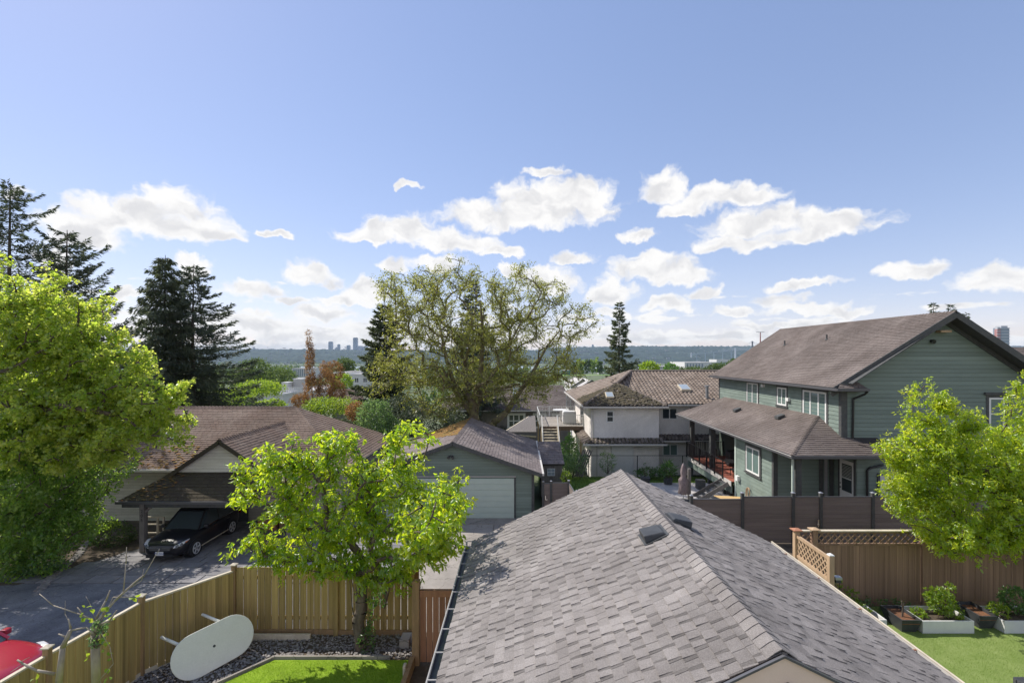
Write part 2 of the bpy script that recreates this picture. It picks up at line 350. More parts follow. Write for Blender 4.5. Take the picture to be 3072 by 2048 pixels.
def window(parent, p, ud, nrm, w, h, cols=(1,), rows=1, fm='white_trim', gm='glass', trim=None, tw=0.1, fw=0.05, sill=False, name='window', blinds=None, proud=0.05):
    """p: lower corner on the wall; frame > pane, trim boards round it"""
    p = Vector(p); ud = Vector(ud).normalized(); nrm = Vector(nrm).normalized(); Z = Vector((0, 0, 1))
    def bx(mb, a0, b0, a1, b1, d0, d1, tone=0.5):
        q = [p+ud*a0+Z*b0+nrm*d0, p+ud*a1+Z*b0+nrm*d0, p+ud*a1+Z*b1+nrm*d0, p+ud*a0+Z*b1+nrm*d0]; mb.prism(q, nrm*(d1-d0), tone)
    f = MB(); pr = proud
    bx(f, 0, 0, w, fw, 0.0, pr); bx(f, 0, h-fw, w, h, 0.0, pr); bx(f, 0, fw, fw, h-fw, 0.0, pr); bx(f, w-fw, fw, w, h-fw, 0.0, pr)
    tot = sum(cols); x = 0; xs = []
    for i, c in enumerate(cols):
        xa = x; x += c/tot*w; xs.append((xa, x))
        if i: bx(f, xa-fw*0.45, fw, xa+fw*0.45, h-fw, 0.0, pr*0.9)
    for r in range(1, rows): bx(f, fw, h*r/rows-fw*0.4, w-fw, h*r/rows+fw*0.4, 0.0, pr*0.8)
    fo = f.build(name, MATS[fm], parent)
    for (xa, xb) in xs:
        for r in range(rows):
            g = MB(); bx(g, xa+fw*0.4, h*r/rows+fw*0.3, xb-fw*0.4, h*(r+1)/rows-fw*0.3, 0.004, 0.02); g.build('pane', MATS[gm], fo)
    if blinds:
        b = MB(); z = fw
        while z < h-fw: bx(b, fw, z, w-fw, z+0.02, 0.021, 0.026); z += 0.055
        b.build('blind', MATS[blinds], fo, kind='stuff')
    if trim:
        t = MB(); bx(t, -tw, -tw*0.4, 0, h+tw, 0.0, pr*0.7); bx(t, w, -tw*0.4, w+tw, h+tw, 0.0, pr*0.7); bx(t, 0, h, w, h+tw, 0.0, pr*0.7)
        bx(t, -tw*1.3, -tw*0.9, w+tw*1.3, -tw*0.4, 0.0, pr*1.6); t.build('window_trim', MATS[trim], fo)
    return fo
# ---------------------------------------------------------------- foliage
def norm(a): return a/np.maximum(np.linalg.norm(a, axis=1, keepdims=True), 1e-9)
def leafmesh(name, pos, d, size, m, wr=0.45, shape=2, fold=0.25, tone=None, flat=None):
    """pos (N,3), d (N,3) leaf axis, size (N,) length; shape 2 or 6 triangles a leaf"""
    N = len(pos); d = norm(d); r = RNG.normal(size=(N, 3))
    if flat is not None: r[:, :2] = r[:, :2]*(1-flat)
    s = norm(np.cross(d, r)); nn_ = np.cross(s, d); L = size[:, None]; w = L*wr
    if shape == 1:
        V = np.stack([pos-s*w*0.5, pos+s*w*0.5, pos+d*L], 1); F = np.array([[0, 1, 2]])
    elif shape == 2:
        V = np.stack([pos, pos+d*L*0.45-s*w*0.5+nn_*L*fold*0.4, pos+d*L, pos+d*L*0.45+s*w*0.5+nn_*L*fold*0.4], 1); F = np.array([[0, 3, 2], [0, 2, 1]])
    else:
        b = nn_*L
        V = np.stack([pos, pos+d*L*.3-s*w*.42+b*fold*.3, pos+d*L*.65-s*w*.42+b*fold*.15, pos+d*L*.98-b*.22, pos+d*L*.65+s*w*.42+b*fold*.15, pos+d*L*.3+s*w*.42+b*fold*.3, pos+d*L*.5-b*.04], 1)
        F = np.array([[0, 6, 1], [1, 6, 2], [2, 6, 3], [3, 6, 4], [4, 6, 5], [5, 6, 0]])
    k = V.shape[1]; VV = V.reshape(-1, 3); FF = (F[None]+(np.arange(N)*k)[:, None, None]).reshape(-1, 3)
    tn = np.clip(RNG.normal(0.5, 0.25, N), 0, 1) if tone is None else tone
    return mesh(name, VV, FF, m, np.repeat(tn, len(F)))
def leaves(parent, pos, d, size, m, name='foliage', nparts=0, shape=2, wr=0.45, fold=0.25, flat=None, toplevel=None, tone=None):
    if nparts:
        dist = np.linalg.norm(pos-np.array([0, 0, CZ]), axis=1)/size; idx = np.argsort(dist); a, rest = idx[:nparts], idx[nparts:]
        protos = []
        for i in range(6):
            protos.append(leafmesh('leaf', np.zeros((1, 3)), np.array([[1.0, 0, 0]]), np.array([1.0]), m, wr, 6, fold, tone=np.array([0.1+0.16*i])))
        for j in a:
            x = Vector(d[j]).normalized(); q = x.to_track_quat('X', 'Z'); q = q @ Matrix.Rotation(random.uniform(-1.2, 1.2), 3, 'X').to_quaternion()
            o = bpy.data.objects.new('leaf', protos[random.randrange(6)]); COL.objects.link(o); o.parent = parent
            o.location = Vector(pos[j])-WL[parent.name][0]; o.rotation_mode = 'QUATERNION'; o.rotation_quaternion = q; s = float(size[j]); o.scale = (s, s, s)
        pos, d, size = pos[rest], d[rest], size[rest]
        if tone is not None: tone = tone[rest]
    me = leafmesh(name, pos, d, size, m, wr, shape, fold, flat=flat, tone=tone)
    return link(name, me, parent)
def blobpts(blobs, n, shell=0.5, seed=0):
    """random points in a union of ellipsoids ((x,y,z),(rx,ry,rz)); shell pushes them outwards"""
    g = np.random.default_rng(seed); vol = np.array([b[1][0]*b[1][1]*b[1][2] for b in blobs])**0.8; pr = vol/vol.sum()
    ix = g.choice(len(blobs), n, p=pr); c = np.array([b[0] for b in blobs])[ix]; r = np.array([b[1] for b in blobs])[ix]
    v = norm(g.normal(size=(n, 3))); rad = g.random(n)**(1/3.0); rad = rad*(1-shell)+shell*np.clip(g.normal(0.9, 0.1, n), 0, 1.08)
    return c+v*r*rad[:, None]
def skeleton(base, trunk, targets, step=0.4, wob=0.06, seed=0, updir=0.15):
    g = np.random.default_rng(seed); nodes = [np.array(base, float)]; par = [-1]
    for p in trunk:
        a = nodes[-1]; b = np.array(p, float); k = max(1, int(np.linalg.norm(b-a)/step)); i0 = len(nodes)-1
        for i in range(1, k+1): nodes.append(a+(b-a)*i/k+g.normal(0, wob*0.3, 3)); par.append(len(nodes)-2)
    ax = nodes[-1]; T = np.array(targets); order = np.argsort(np.linalg.norm(T-ax, axis=1)); NP = np.array(nodes); dist0 = np.zeros(len(nodes)); ends = []
    for i in range(1, len(nodes)): dist0[i] = dist0[par[i]]+step
    buf = np.zeros((len(nodes)+len(T)*40, 3)); buf[:len(nodes)] = NP; pl = np.zeros(len(buf)); pl[:len(nodes)] = dist0; n = len(nodes)
    minn = max(1, int(len(nodes)*0.5))
    for ti in order:
        t = T[ti]; dv = t-buf[minn:n]; dd = np.linalg.norm(dv, axis=1); cost = dd+0.25*pl[minn:n]+np.maximum(0, -dv[:, 2])*0.4
        j = int(np.argmin(cost))+minn; a = buf[j].copy(); L = np.linalg.norm(t-a); k = min(38, max(1, int(L/step))); prev = j
        off = g.normal(0, wob*L*0.5, 3); off[2] += updir*L*0.5
        for i in range(1, k+1):
            s = i/k; q = a+(t-a)*s+off*math.sin(math.pi*s)+g.normal(0, wob*0.25, 3)*(i < k)
            buf[n] = q; pl[n] = pl[prev]+step; par.append(prev); prev = n; n += 1
        ends.append(prev)
    return buf[:n], np.array(par[:n]), ends
def branchmesh(nodes, par, m, parent, r0, tip=0.006, name='trunk', power=0.5, minr=0.0):
    n = len(nodes); cnt = np.zeros(n); kids = np.zeros(n, int)
    for i in range(1, n): kids[par[i]] += 1
    for i in range(n-1, 0, -1):
        if kids[i] == 0: cnt[i] += 1
        cnt[par[i]] += cnt[i]
    R = tip+(r0-tip)*(cnt/cnt[0])**power
    # taper trunk a little
    idx = [i for i in range(1, n) if R[i] > minr]
    a = nodes[par[idx]]; b = nodes[idx]; ra = np.minimum(R[par[idx]], R[idx]*1.25); rb = R[idx]; d = norm(b-a)
    h = np.where(np.abs(d[:, 2:3]) > 0.9, np.array([[1.0, 0, 0]]), np.array([[0, 0, 1.0]])); x = norm(np.cross(d, h)); y = np.cross(d, x)
    V = []; F = []; off = 0
    big = rb > 0.03
    for sel, k in ((big, 8), (~big, 4)):
        ii = np.where(sel)[0]
        if not len(ii): continue
        th = 2*math.pi*np.arange(k)/k; cs, sn = np.cos(th), np.sin(th)
        ringa = a[ii][:, None]+x[ii][:, None]*(ra[ii, None]*cs)[..., None]+y[ii][:, None]*(ra[ii, None]*sn)[..., None]
        ringb = b[ii][:, None]+x[ii][:, None]*(rb[ii, None]*cs)[..., None]+y[ii][:, None]*(rb[ii, None]*sn)[..., None]
        V.append(np.concatenate([ringa, ringb], 1).reshape(-1, 3)); q = np.arange(k); qq = (q+1)%k
        f = np.stack([q, qq, qq+k, q+k], 1); F.append((f[None]+(np.arange(len(ii))*2*k)[:, None, None]).reshape(-1, 4)+off); off += len(ii)*2*k
    me = mesh(name, np.concatenate(V), np.concatenate(F), m, smooth=True); return link(name, me, parent), R
def broadleaf(name, label, cat, base, trunk, blobs, lm, bm, ntar=250, nleaf=8000, lsize=0.12, r0=0.12, shape=2, nparts=0, droop=0.5, wr=0.45, spread=0.22, seed=0, sat=0, satr=0.22, group=None, shell=0.35, step=0.35, clus=10, power=0.5, updir=0.15, extra=0.0, fold=0.25, tip=0.005, wob=0.06):
    g = np.random.default_rng(seed+5); root = thing(name, label, cat, base, group)
    if sat:                                                              # small lobes break up the outline
        for b in list(blobs):
            for _ in range(sat):
                v = g.normal(size=3); v /= np.linalg.norm(v); r = np.array(b[1]); k = satr*g.uniform(0.6, 1.4); blobs.append((tuple(np.array(b[0])+v*r*g.uniform(0.9, 1.22)), tuple(np.full(3, max(0.15, r.mean()*k)))))
    T = blobpts(blobs, ntar, shell, seed); nodes, par, ends = skeleton(base, trunk, T, step, wob, seed, updir)
    branchmesh(nodes, par, bm, root, r0, tip, 'trunk', power)
    # leaves sit in tufts round the twig ends and along the last nodes
    e = np.array(ends); p1 = par[e]; p2 = par[p1]; cand = np.concatenate([nodes[e], nodes[e], nodes[p1], nodes[p2], (nodes[p1]+nodes[e])/2])
    nt = max(1, nleaf//clus); ci = g.integers(0, len(cand), nt); cc_ = cand[ci]+g.normal(0, spread, (nt, 3))
    if extra: k = int(nt*extra); cc_[:k] = blobpts(blobs, k, 0.2, seed+9)
    pos = np.repeat(cc_, clus, 0)+g.normal(0, spread*0.35, (nt*clus, 3))
    ctr = np.mean([b[0] for b in blobs], axis=0); out = norm(pos-ctr)*0.5
    d = norm(g.normal(size=pos.shape)+out); d[:, 2] -= droop; sz = lsize*g.uniform(0.6, 1.25, len(pos))
    tn = np.clip(np.repeat(g.normal(0.5, 0.2, nt), clus)+g.normal(0, 0.15, nt*clus), 0, 1)
    leaves(root, pos, d, sz, lm, 'crown', nparts, shape, wr, fold, flat=0.55, tone=tn)
    return root
def conifer(name, label, x, y, z0, h, r, lm, bm, nb=90, per=260, droop=0.35, upturn=0.25, hang=0.0, lsz=0.3, seed=0, lean=0.0, zmin=0.08, prof=1.0, cat='conifer', group=None, wr=0.22, gaps=0.25, r0=0.3):
    g = np.random.default_rng(seed); root = thing(name, label, cat, (x, y, z0), group); tr = MB()
    pts = [(x+lean*t*t+0.05*math.sin(t*7), y, z0+h*t) for t in np.linspace(0, 1, 9)]; tr.path(pts, [r0*(1-i/8)+0.02 for i in range(9)], 8); 
    P = []; D = []; SZ = []
    for i in range(nb):
        t = zmin+(1-zmin)*(i+g.random())/nb; t = min(0.985, t); ph = i*2.39996+g.normal(0, 0.4); L = r*((1-t)**prof)*g.uniform(0.55, 1.2)+0.12*r*(1-t)+0.15
        if g.random() < gaps*0.5: L *= 0.45
        zc = z0+h*t; out = np.array([math.cos(ph), math.sin(ph), 0]); sd = np.array([-out[1], out[0], 0]); bx = x+lean*t*t
        k = max(8, int(per*L/r)); s = g.random(k)**0.75; dz = L*(0.12*s-droop*s**1.3*(1.15-t)+upturn*s**3*0.5)
        c = np.array([bx, y, zc])+out*(L*s)[:, None]+np.array([0, 0, 1])*dz[:, None]
        wd = L*0.34*(1.05-s)*g.uniform(-1, 1, k); q = c+sd*wd[:, None]+np.array([0, 0, 1])*(-np.abs(wd)*0.25-hang*g.random(k)*L*0.35+g.normal(0, 0.10*h/12*1.0, k)*(1.1-t))[:, None]
        P.append(q); dd = out*0.8+sd*np.sign(wd)[:, None]*0.7+np.array([0, 0, 1])*(g.normal(-0.05-hang*1.6, 0.35, k))[:, None]; D.append(dd); SZ.append(lsz*g.uniform(0.5, 1.3, k))
        ss = np.linspace(0, 0.9, 5); zz = L*(0.12*ss-droop*ss**1.3*(1.15-t)+upturn*ss**3*0.5); bp = [tuple(np.array([bx, y, zc])+out*(L*a)+np.array([0, 0, b])) for a, b in zip(ss, zz)]
        tr.path(bp, [0.05*(1-a)*(1.2-t)+0.01 for a in ss], 4)
    tr.build('trunk', bm, root, smooth=True); P = np.concatenate(P); D = np.concatenate(D); SZ = np.concatenate(SZ)
    leaves(root, P, D, SZ, lm, 'crown', 0, 2, wr, 0.3); return root
def bush(name, label, blobs, n, lsize, lm, base=None, cat='shrub', stems=8, sm=None, group=None, droop=0.1, shell=0.45, shape=2, nparts=0, seed=0, wr=0.5):
    c = np.mean([b[0] for b in blobs], axis=0); zb = min(b[0][2]-b[1][2] for b in blobs)
    base = base or (float(c[0]), float(c[1]), float(zb)); root = thing(name, label, cat, base, group); g = np.random.default_rng(seed)
    if stems:
        mb = MB(); T = blobpts(blobs, stems, 0.3, seed)
        for t in T:
            m_ = (np.array(base)+t)/2+g.normal(0, 0.05, 3); mb.path([base, tuple(m_), tuple(t)], [0.02, 0.012, 0.005], 5)
        mb.build('stem', sm or MATS['bark'], root)
    nt = max(1, n//6); cc_ = blobpts(blobs, nt, shell, seed+1); mr_ = float(np.mean([b[1] for b in blobs])); pos = np.repeat(cc_, 6, 0)+g.normal(0, mr_*0.07, (nt*6, 3))
    d = norm(g.normal(size=pos.shape)+norm(pos-c)*0.7); d[:, 2] += 0.2-droop
    leaves(root, pos, d, lsize*g.uniform(0.6, 1.3, len(pos)), lm, 'foliage', nparts, shape, wr); return root
def PB(px, py, rx, ry, Y, depth=None):
    """ellipsoid that covers this patch of the photograph at distance Y"""
    c = W(px, py, Y); k = Y/S; return (c, (rx*k, depth if depth else (rx+ry)/2*k, ry*k))
# ---------------------------------------------------------------- palette
mat('glass', (0.03, 0.04, 0.045), rough=0.04, spec=0.9)
mat('glass_blind', (0.10, 0.15, 0.14), rough=0.05, spec=0.9)
mat('blind', (0.62, 0.62, 0.56), rough=0.6)
mat('white_trim', (0.85, 0.85, 0.82), (0.78, 0.78, 0.75), rough=0.5, nscale=5)
mat('dark_trim', (0.045, 0.048, 0.05), (0.065, 0.065, 0.062), rough=0.6, nscale=6, fine=0.3, fscale=60)
mat('bark', (0.055, 0.042, 0.032), (0.12, 0.095, 0.075), nscale=9, bump=0.8, bscale=30, stretch=(1, 1, 0.3))
mat('mossbark', (0.09, 0.065, 0.05), (0.16, 0.15, 0.06), nscale=3, bump=0.6, bscale=20)
mat('shingle_grey', (0.176, 0.159, 0.150), (0.215, 0.196, 0.186), rough=0.95, spec=0.1, nscale=2.2, stain=0.16, sscale=0.7, tone=0.32, fine=1.1, fscale=90, bump=0.6, bscale=200)
mat('shingle_brown', (0.10, 0.082, 0.074), (0.135, 0.113, 0.103), rough=0.95, spec=0.1, stain=0.18, sscale=0.3, nscale=0.6, tone=0.25, fine=0.6, fscale=30, bump=0.3, bscale=90)
mat('shingle_rust', (0.125, 0.088, 0.07), (0.165, 0.125, 0.102), rough=0.95, spec=0.1, stain=0.2, sscale=0.3, nscale=0.8, tone=0.25, fine=0.6, fscale=30, bump=0.3, bscale=90)
mat('shingle_dark', (0.045, 0.038, 0.034), (0.060, 0.052, 0.034), rough=1, spec=0.05, nscale=0.55, nmix=1.0, tone=0.2, fine=0.4, fscale=30, bump=0.2, bscale=14)  # near-black brown all over, slightly olive in patches
mat('shingle_plum', (0.12, 0.10, 0.096), (0.165, 0.14, 0.133), rough=0.95, spec=0.1, nscale=0.7, tone=0.4, fine=0.4, fscale=40)
mat('orange_moss', (0.20, 0.09, 0.03), (0.16, 0.12, 0.035), rough=1, nscale=4, bump=1, bscale=20, fine=0.5, fscale=20)
mat('dark_moss', (0.03, 0.028, 0.02), (0.075, 0.06, 0.035), rough=1, nscale=4, bump=1, bscale=14)
mat('roof_deck', (0.03, 0.027, 0.025), rough=0.9)
mat('clay_tile', (0.125, 0.095, 0.075), (0.175, 0.14, 0.115), rough=0.85, nscale=0.9, tone=0.4, fine=0.4, fscale=14)
mat('clay_tile_dirty', (0.045, 0.035, 0.03), (0.20, 0.165, 0.14), rough=0.95, nscale=2.2, nmix=0.7, tone=0.5, fine=0.6, fscale=9)
mat('green_siding', (0.155, 0.20, 0.172), (0.13, 0.17, 0.147), rough=0.7, nscale=1.2, rnd=0.10, stain=0.16, sscale=0.35, fine=0.12, fscale=12, bump=0.15, bscale=60, stretch=(0.2, 1, 1))
mat('green_wall', (0.05, 0.065, 0.055), rough=0.8)  # dark backing colour, shows between siding boards as a painted shadow line
mat('green_door', (0.44, 0.54, 0.46), (0.40, 0.50, 0.43), rough=0.55, nscale=1.5)
mat('cream_siding', (0.44, 0.41, 0.33), (0.36, 0.33, 0.26), rough=0.8, nscale=2, rnd=0.12, fine=0.2, fscale=18)
mat('pale_siding', (0.80, 0.76, 0.68), (0.62, 0.58, 0.50), rough=0.8, nscale=3, rnd=0.16, fine=0.25, fscale=20, stretch=(0.3, 1, 2))
mat('tan_stucco', (0.90, 0.60, 0.45), (0.82, 0.55, 0.41), rough=0.9, nscale=2.5, fine=0.12, fscale=120, bump=0.2, bscale=160)
mat('pink_stucco', (0.92, 0.84, 0.77), (0.82, 0.74, 0.68), rough=0.95, stain=0.15, sscale=0.4, nscale=0.8, fine=0.35, fscale=16, bump=0.5, bscale=30)
mat('brown_wood', (0.10, 0.07, 0.05), (0.14, 0.10, 0.075), rough=0.85, nscale=5, rnd=0.25, stretch=(1, 1, 0.25), fine=0.3, fscale=40)
mat('fence_wood', (0.43, 0.29, 0.105), (0.23, 0.15, 0.055), rough=0.85, nscale=1.6, nmix=0.8, rnd=0.4, knots=0.5, stain=0.25, sscale=0.8, stretch=(3, 3, 0.3), fine=0.45, fscale=30, bump=0.25, bscale=30)
mat('fence_red', (0.26, 0.12, 0.065), (0.18, 0.085, 0.05), rough=0.85, nscale=4, rnd=0.3, stretch=(3, 3, 0.3), fine=0.35, fscale=30)
mat('post_wood', (0.25, 0.15, 0.075), (0.17, 0.11, 0.055), rough=0.8, nscale=4, rnd=0.15, stretch=(3, 3, 0.3), fine=0.4, fscale=30)
mat('rail_wood', (0.56, 0.47, 0.34), (0.42, 0.35, 0.25), rough=0.8, nscale=6, fine=0.3, fscale=30)
mat('cedar_wood', (0.25, 0.15, 0.095), (0.19, 0.115, 0.075), rough=0.85, knots=0.4, stain=0.2, sscale=0.7, nscale=2.5, rnd=0.22, stretch=(3, 3, 0.3), fine=0.3, fscale=30, bump=0.2, bscale=30)
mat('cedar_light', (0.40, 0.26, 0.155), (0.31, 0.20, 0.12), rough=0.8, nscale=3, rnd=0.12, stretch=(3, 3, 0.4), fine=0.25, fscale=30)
mat('composite', (0.155, 0.125, 0.112), (0.125, 0.10, 0.09), rough=0.75, nscale=2, rnd=0.14, stretch=(0.3, 1, 3), fine=0.3, fscale=40)
mat('grey_wood', (0.15, 0.135, 0.125), (0.10, 0.09, 0.085), rough=0.9, nscale=4, rnd=0.2, stretch=(2, 2, 0.4))
mat('asphalt', (0.11, 0.113, 0.128), (0.16, 0.162, 0.175), rough=0.95, spec=0.2, nscale=0.9, fine=0.9, fscale=22, cracks=0.35, stain=0.25, sscale=0.4, bump=0.4, bscale=120)
mat('paving', (0.185, 0.18, 0.185), (0.135, 0.13, 0.138), rough=0.85, stain=0.2, sscale=0.5, nscale=2.2, rnd=0.16, fine=0.45, fscale=26, bump=0.8, bscale=18)
mat('concrete', (0.27, 0.24, 0.205), (0.22, 0.195, 0.17), rough=0.95, cracks=0.5, stain=0.2, sscale=0.6, nscale=1.1, rnd=0.1, fine=0.3, fscale=50, bump=0.3, bscale=60)
mat('patio', (0.42, 0.39, 0.36), (0.33, 0.31, 0.30), rough=0.9, nscale=1.5, rnd=0.12, fine=0.2, fscale=30)
mat('soil', (0.05, 0.038, 0.028), (0.085, 0.065, 0.045), rough=1, nscale=3, bump=1, bscale=20, fine=0.4, fscale=30)
mat('mulch', (0.16, 0.07, 0.035), (0.09, 0.045, 0.028), rough=1, nscale=12, bump=1, bscale=40)
mat('stone', (0.12, 0.11, 0.105), (0.22, 0.20, 0.19), rough=0.8, nscale=8, tone=0.8)
mat('turf', (0.13, 0.22, 0.010), (0.17, 0.27, 0.016), rough=0.9, stain=0.2, sscale=1.5, nscale=3, fine=0.4, fscale=80)
mat('turf2', (0.11, 0.16, 0.035), (0.15, 0.20, 0.055), rough=0.9, nscale=2.5, fine=0.4, fscale=80)
mat('grass', (0.05, 0.10, 0.015), (0.08, 0.14, 0.025), rough=1, nscale=1.5, fine=0.5, fscale=30)
mat('field', (0.16, 0.34, 0.03), (0.20, 0.38, 0.05), rough=1, nscale=0.02, nmix=0.6)
mat('terrain', (0.06, 0.085, 0.035), (0.10, 0.11, 0.06), rough=1, nscale=0.02)
mat('black_metal', (0.012, 0.012, 0.013), rough=0.4, spec=0.5)
mat('gutter_dark', (0.06, 0.06, 0.065), rough=0.35, spec=0.5)
mat('gutter_white', (0.55, 0.51, 0.46), rough=0.4)
mat('gutter_strap', (0.26, 0.25, 0.24), rough=0.5)
mat('fig_bark', (0.20, 0.17, 0.13), (0.30, 0.26, 0.20), nscale=9, bump=0.5, bscale=30, stretch=(1, 1, 0.3))
mat('grey_metal', (0.35, 0.35, 0.36), rough=0.4, metal=0.6)
mat('chrome', (0.75, 0.75, 0.75), rough=0.2, metal=1.0)
mat('black_plastic', (0.028, 0.03, 0.033), (0.045, 0.048, 0.05), rough=0.5, nscale=4)
mat('white_plastic', (0.80, 0.80, 0.68), (0.74, 0.74, 0.62), rough=0.4, nscale=4, fine=0.15, fscale=30)
mat('white_box', (0.70, 0.70, 0.68), (0.62, 0.62, 0.60), rough=0.5, nscale=6)
mat('deck_red', (0.30, 0.085, 0.055), (0.22, 0.07, 0.05), rough=0.8, nscale=5)
mat('umbrella', (0.19, 0.15, 0.15), (0.13, 0.10, 0.105), rough=0.9, nscale=6)
mat('plywood', (0.55, 0.33, 0.13), (0.48, 0.28, 0.11), rough=0.7, nscale=4)
mat('terracotta', (0.30, 0.12, 0.07), rough=0.8)
mat('grey_stucco', (0.15, 0.135, 0.13), (0.12, 0.11, 0.105), rough=0.9, nscale=2)
mat('white_build', (0.62, 0.62, 0.62), (0.54, 0.54, 0.55), rough=0.8, nscale=0.2)
mat('flat_roof', (0.42, 0.40, 0.38), (0.32, 0.30, 0.29), rough=0.9, nscale=0.3)
mat('tower_glass', (0.14, 0.18, 0.23), (0.18, 0.22, 0.27), rough=0.3, nscale=0.02)
mat('tower_white', (0.40, 0.42, 0.45), rough=0.6)
mat('tower_red', (0.32, 0.13, 0.12), rough=0.7)
mat('water', (0.30, 0.36, 0.42), rough=0.25, spec=0.6)
mat('hillside', (0.012, 0.022, 0.018), (0.035, 0.05, 0.035), rough=1, nscale=0.012, tone=0.5)
leafmat('leaf_cherry', (0.06, 0.13, 0.012), (0.16, 0.25, 0.02), (0.34, 0.66, 0.01), (0.95, 0.98, 0.03), 0.66, 0.35, 0.055)
leafmat('leaf_plum', (0.09, 0.17, 0.015), (0.21, 0.28, 0.025), (0.45, 0.72, 0.02), (0.97, 0.98, 0.05), 0.66, 0.35, 0.05)
leafmat('leaf_maple', (0.09, 0.16, 0.02), (0.21, 0.27, 0.05), (0.40, 0.66, 0.03), (0.96, 0.98, 0.12), 0.66, 0.4, 0.04)
leafmat('leaf_shade', (0.035, 0.08, 0.025), (0.09, 0.15, 0.045), (0.08, 0.24, 0.03), (0.22, 0.42, 0.05), 0.42, 0.4, 0.04)
leafmat('leaf_olive', (0.09, 0.10, 0.03), (0.20, 0.20, 0.06), (0.26, 0.30, 0.03), (0.62, 0.64, 0.08), 0.45, 0.4, 0.05)
leafmat('needle_dark', (0.04, 0.06, 0.045), (0.10, 0.12, 0.08), (0.05, 0.08, 0.04), (0.16, 0.19, 0.08), 0.25, 0.5, 0.04)
leafmat('needle_cedar', (0.05, 0.07, 0.035), (0.12, 0.135, 0.07), (0.06, 0.10, 0.04), (0.20, 0.23, 0.09), 0.3, 0.5, 0.04)
leafmat('leaf_broad', (0.05, 0.11, 0.025), (0.13, 0.20, 0.05), (0.20, 0.45, 0.03), (0.55, 0.75, 0.08), 0.55, 0.4, 0.03)
leafmat('leaf_rust', (0.17, 0.085, 0.035), (0.26, 0.145, 0.065), (0.32, 0.14, 0.04), (0.52, 0.28, 0.09), 0.4, 0.5, 0.03)
leafmat('leaf_laurel', (0.05, 0.10, 0.05), (0.12, 0.18, 0.08), (0.12, 0.28, 0.05), (0.34, 0.50, 0.14), 0.45, 0.4, 0.04)
leafmat('leaf_lime', (0.07, 0.13, 0.012), (0.13, 0.20, 0.02), (0.22, 0.42, 0.02), (0.50, 0.62, 0.04), 0.5, 0.4, 0.04)
leafmat('leaf_mid', (0.035, 0.065, 0.02), (0.08, 0.11, 0.035), (0.07, 0.14, 0.02), (0.18, 0.24, 0.05), 0.4, 0.5, 0.03)
leafmat('blade', (0.08, 0.16, 0.012), (0.13, 0.23, 0.02), (0.24, 0.46, 0.015), (0.42, 0.66, 0.03), 0.5, 0.5, 0.02)
leafmat('blade2', (0.10, 0.16, 0.03), (0.16, 0.22, 0.05), (0.20, 0.34, 0.04), (0.36, 0.48, 0.09), 0.5, 0.5, 0.02)
M_ = MATS
# ---------------------------------------------------------------- terrain, water, hills
GP = [(-60, -1.6), (9, -1.55), (12, -1.62), (19, -2.0), (27, -2.15), (37, -2.75), (46, -3.6), (60, -6), (110, -13.5), (160, -19), (300, -31), (700, -43), (1300, -47), (2200, -60), (2400, -64), (9000, -64)]
def gz(y):
    for (a, b), (c, d) in zip(GP, GP[1:]):
        if y <= c: return b+(d-b)*(y-a)/(c-a)
    return GP[-1][1]
ys = [-60, 0, 9, 12, 15, 19, 23, 27, 32, 37, 41, 46, 53, 60, 75, 90, 110, 135, 160, 220, 300, 500, 700, 1000, 1300, 1700, 2200, 2400, 3000, 9000]
V = []; F = []; xs_ = [-9000, -3000, -800, -200, -80, -40, -20, 0, 20, 40, 80, 200, 800, 3000, 9000]
for y in ys:
    for x in xs_: V.append((x, y, gz(y)+(0.0 if abs(x) < 60 or y > 1500 else math.sin(x*0.01)*3)))
nx = len(xs_)
for j in range(len(ys)-1):
    for i in range(nx-1): F.append((j*nx+i, j*nx+i+1, (j+1)*nx+i+1, (j+1)*nx+i))
link('terrain', mesh('terrain', V, F, M_['terrain']), kind='structure')
def sheet(name, poly, m, th=0.3, kind='structure', parent=None):
    mb = MB(); mb.prism([(a, b, c-th) for a, b, c in poly], (0, 0, th)); return mb.build(name, m, parent, kind=kind)
sheet('river', [(-7000, 2380, -61), (7000, 2380, -61), (7000, 3150, -61), (-7000, 3150, -61)], M_['water'], 2)
sheet('far_shore', [(-8000, 3160, -58), (8000, 3160, -58), (8000, 4200, -56), (-8000, 4200, -56)], M_['terrain'], 4)
sheet('playing_field', [(60, 1050, -44.5), (420, 1050, -44.5), (460, 1330, -44.5), (90, 1330, -44.5)], M_['field'], 2)
def hills(name, y0, y1, hz, seed, x0=-7500, x1=7500, nxx=900, nyy=46, jag=9):
    g = np.random.default_rng(seed); X = np.linspace(x0, x1, nxx); T = np.linspace(0, 1, nyy); prof = np.zeros(nxx)
    for k, a in ((0.00045, 16), (0.0011, 9), (0.0031, 5), (0.008, 2.5)):
        ph = g.random()*7; prof += a*np.sin(X*k+ph)
    XX, TT = np.meshgrid(X, T); prof = prof*0.7+np.where(X < 300, -20, 8); Z = -57+(hz+57+prof[None])*np.clip(TT*1.25, 0, 1)**0.75; Z[TT > 0.8] -= ((TT[TT > 0.8]-0.8)*5)**2*90
    Z += g.normal(0, 1, Z.shape)*jag*0.5+g.random(Z.shape)**3*jag*1.2; YY = y0+(y1-y0)*TT+g.normal(0, 8, Z.shape)
    V = np.stack([XX, YY, Z], -1).reshape(-1, 3); i = np.arange(nyy-1)[:, None]*nxx+np.arange(nxx-1)[None]; i = i.ravel()
    Fq = np.stack([i, i+1, i+nxx+1, i+nxx], 1); me = mesh(name, V, Fq, M_['hillside'], g.random(len(Fq))); link(name, me, kind='structure'); return X, prof
hills('far_hills', 4150, 6600, 112, 5)
g = np.random.default_rng(11); mb = MB()                                # specks of houses on the far slope and sheds along the shore
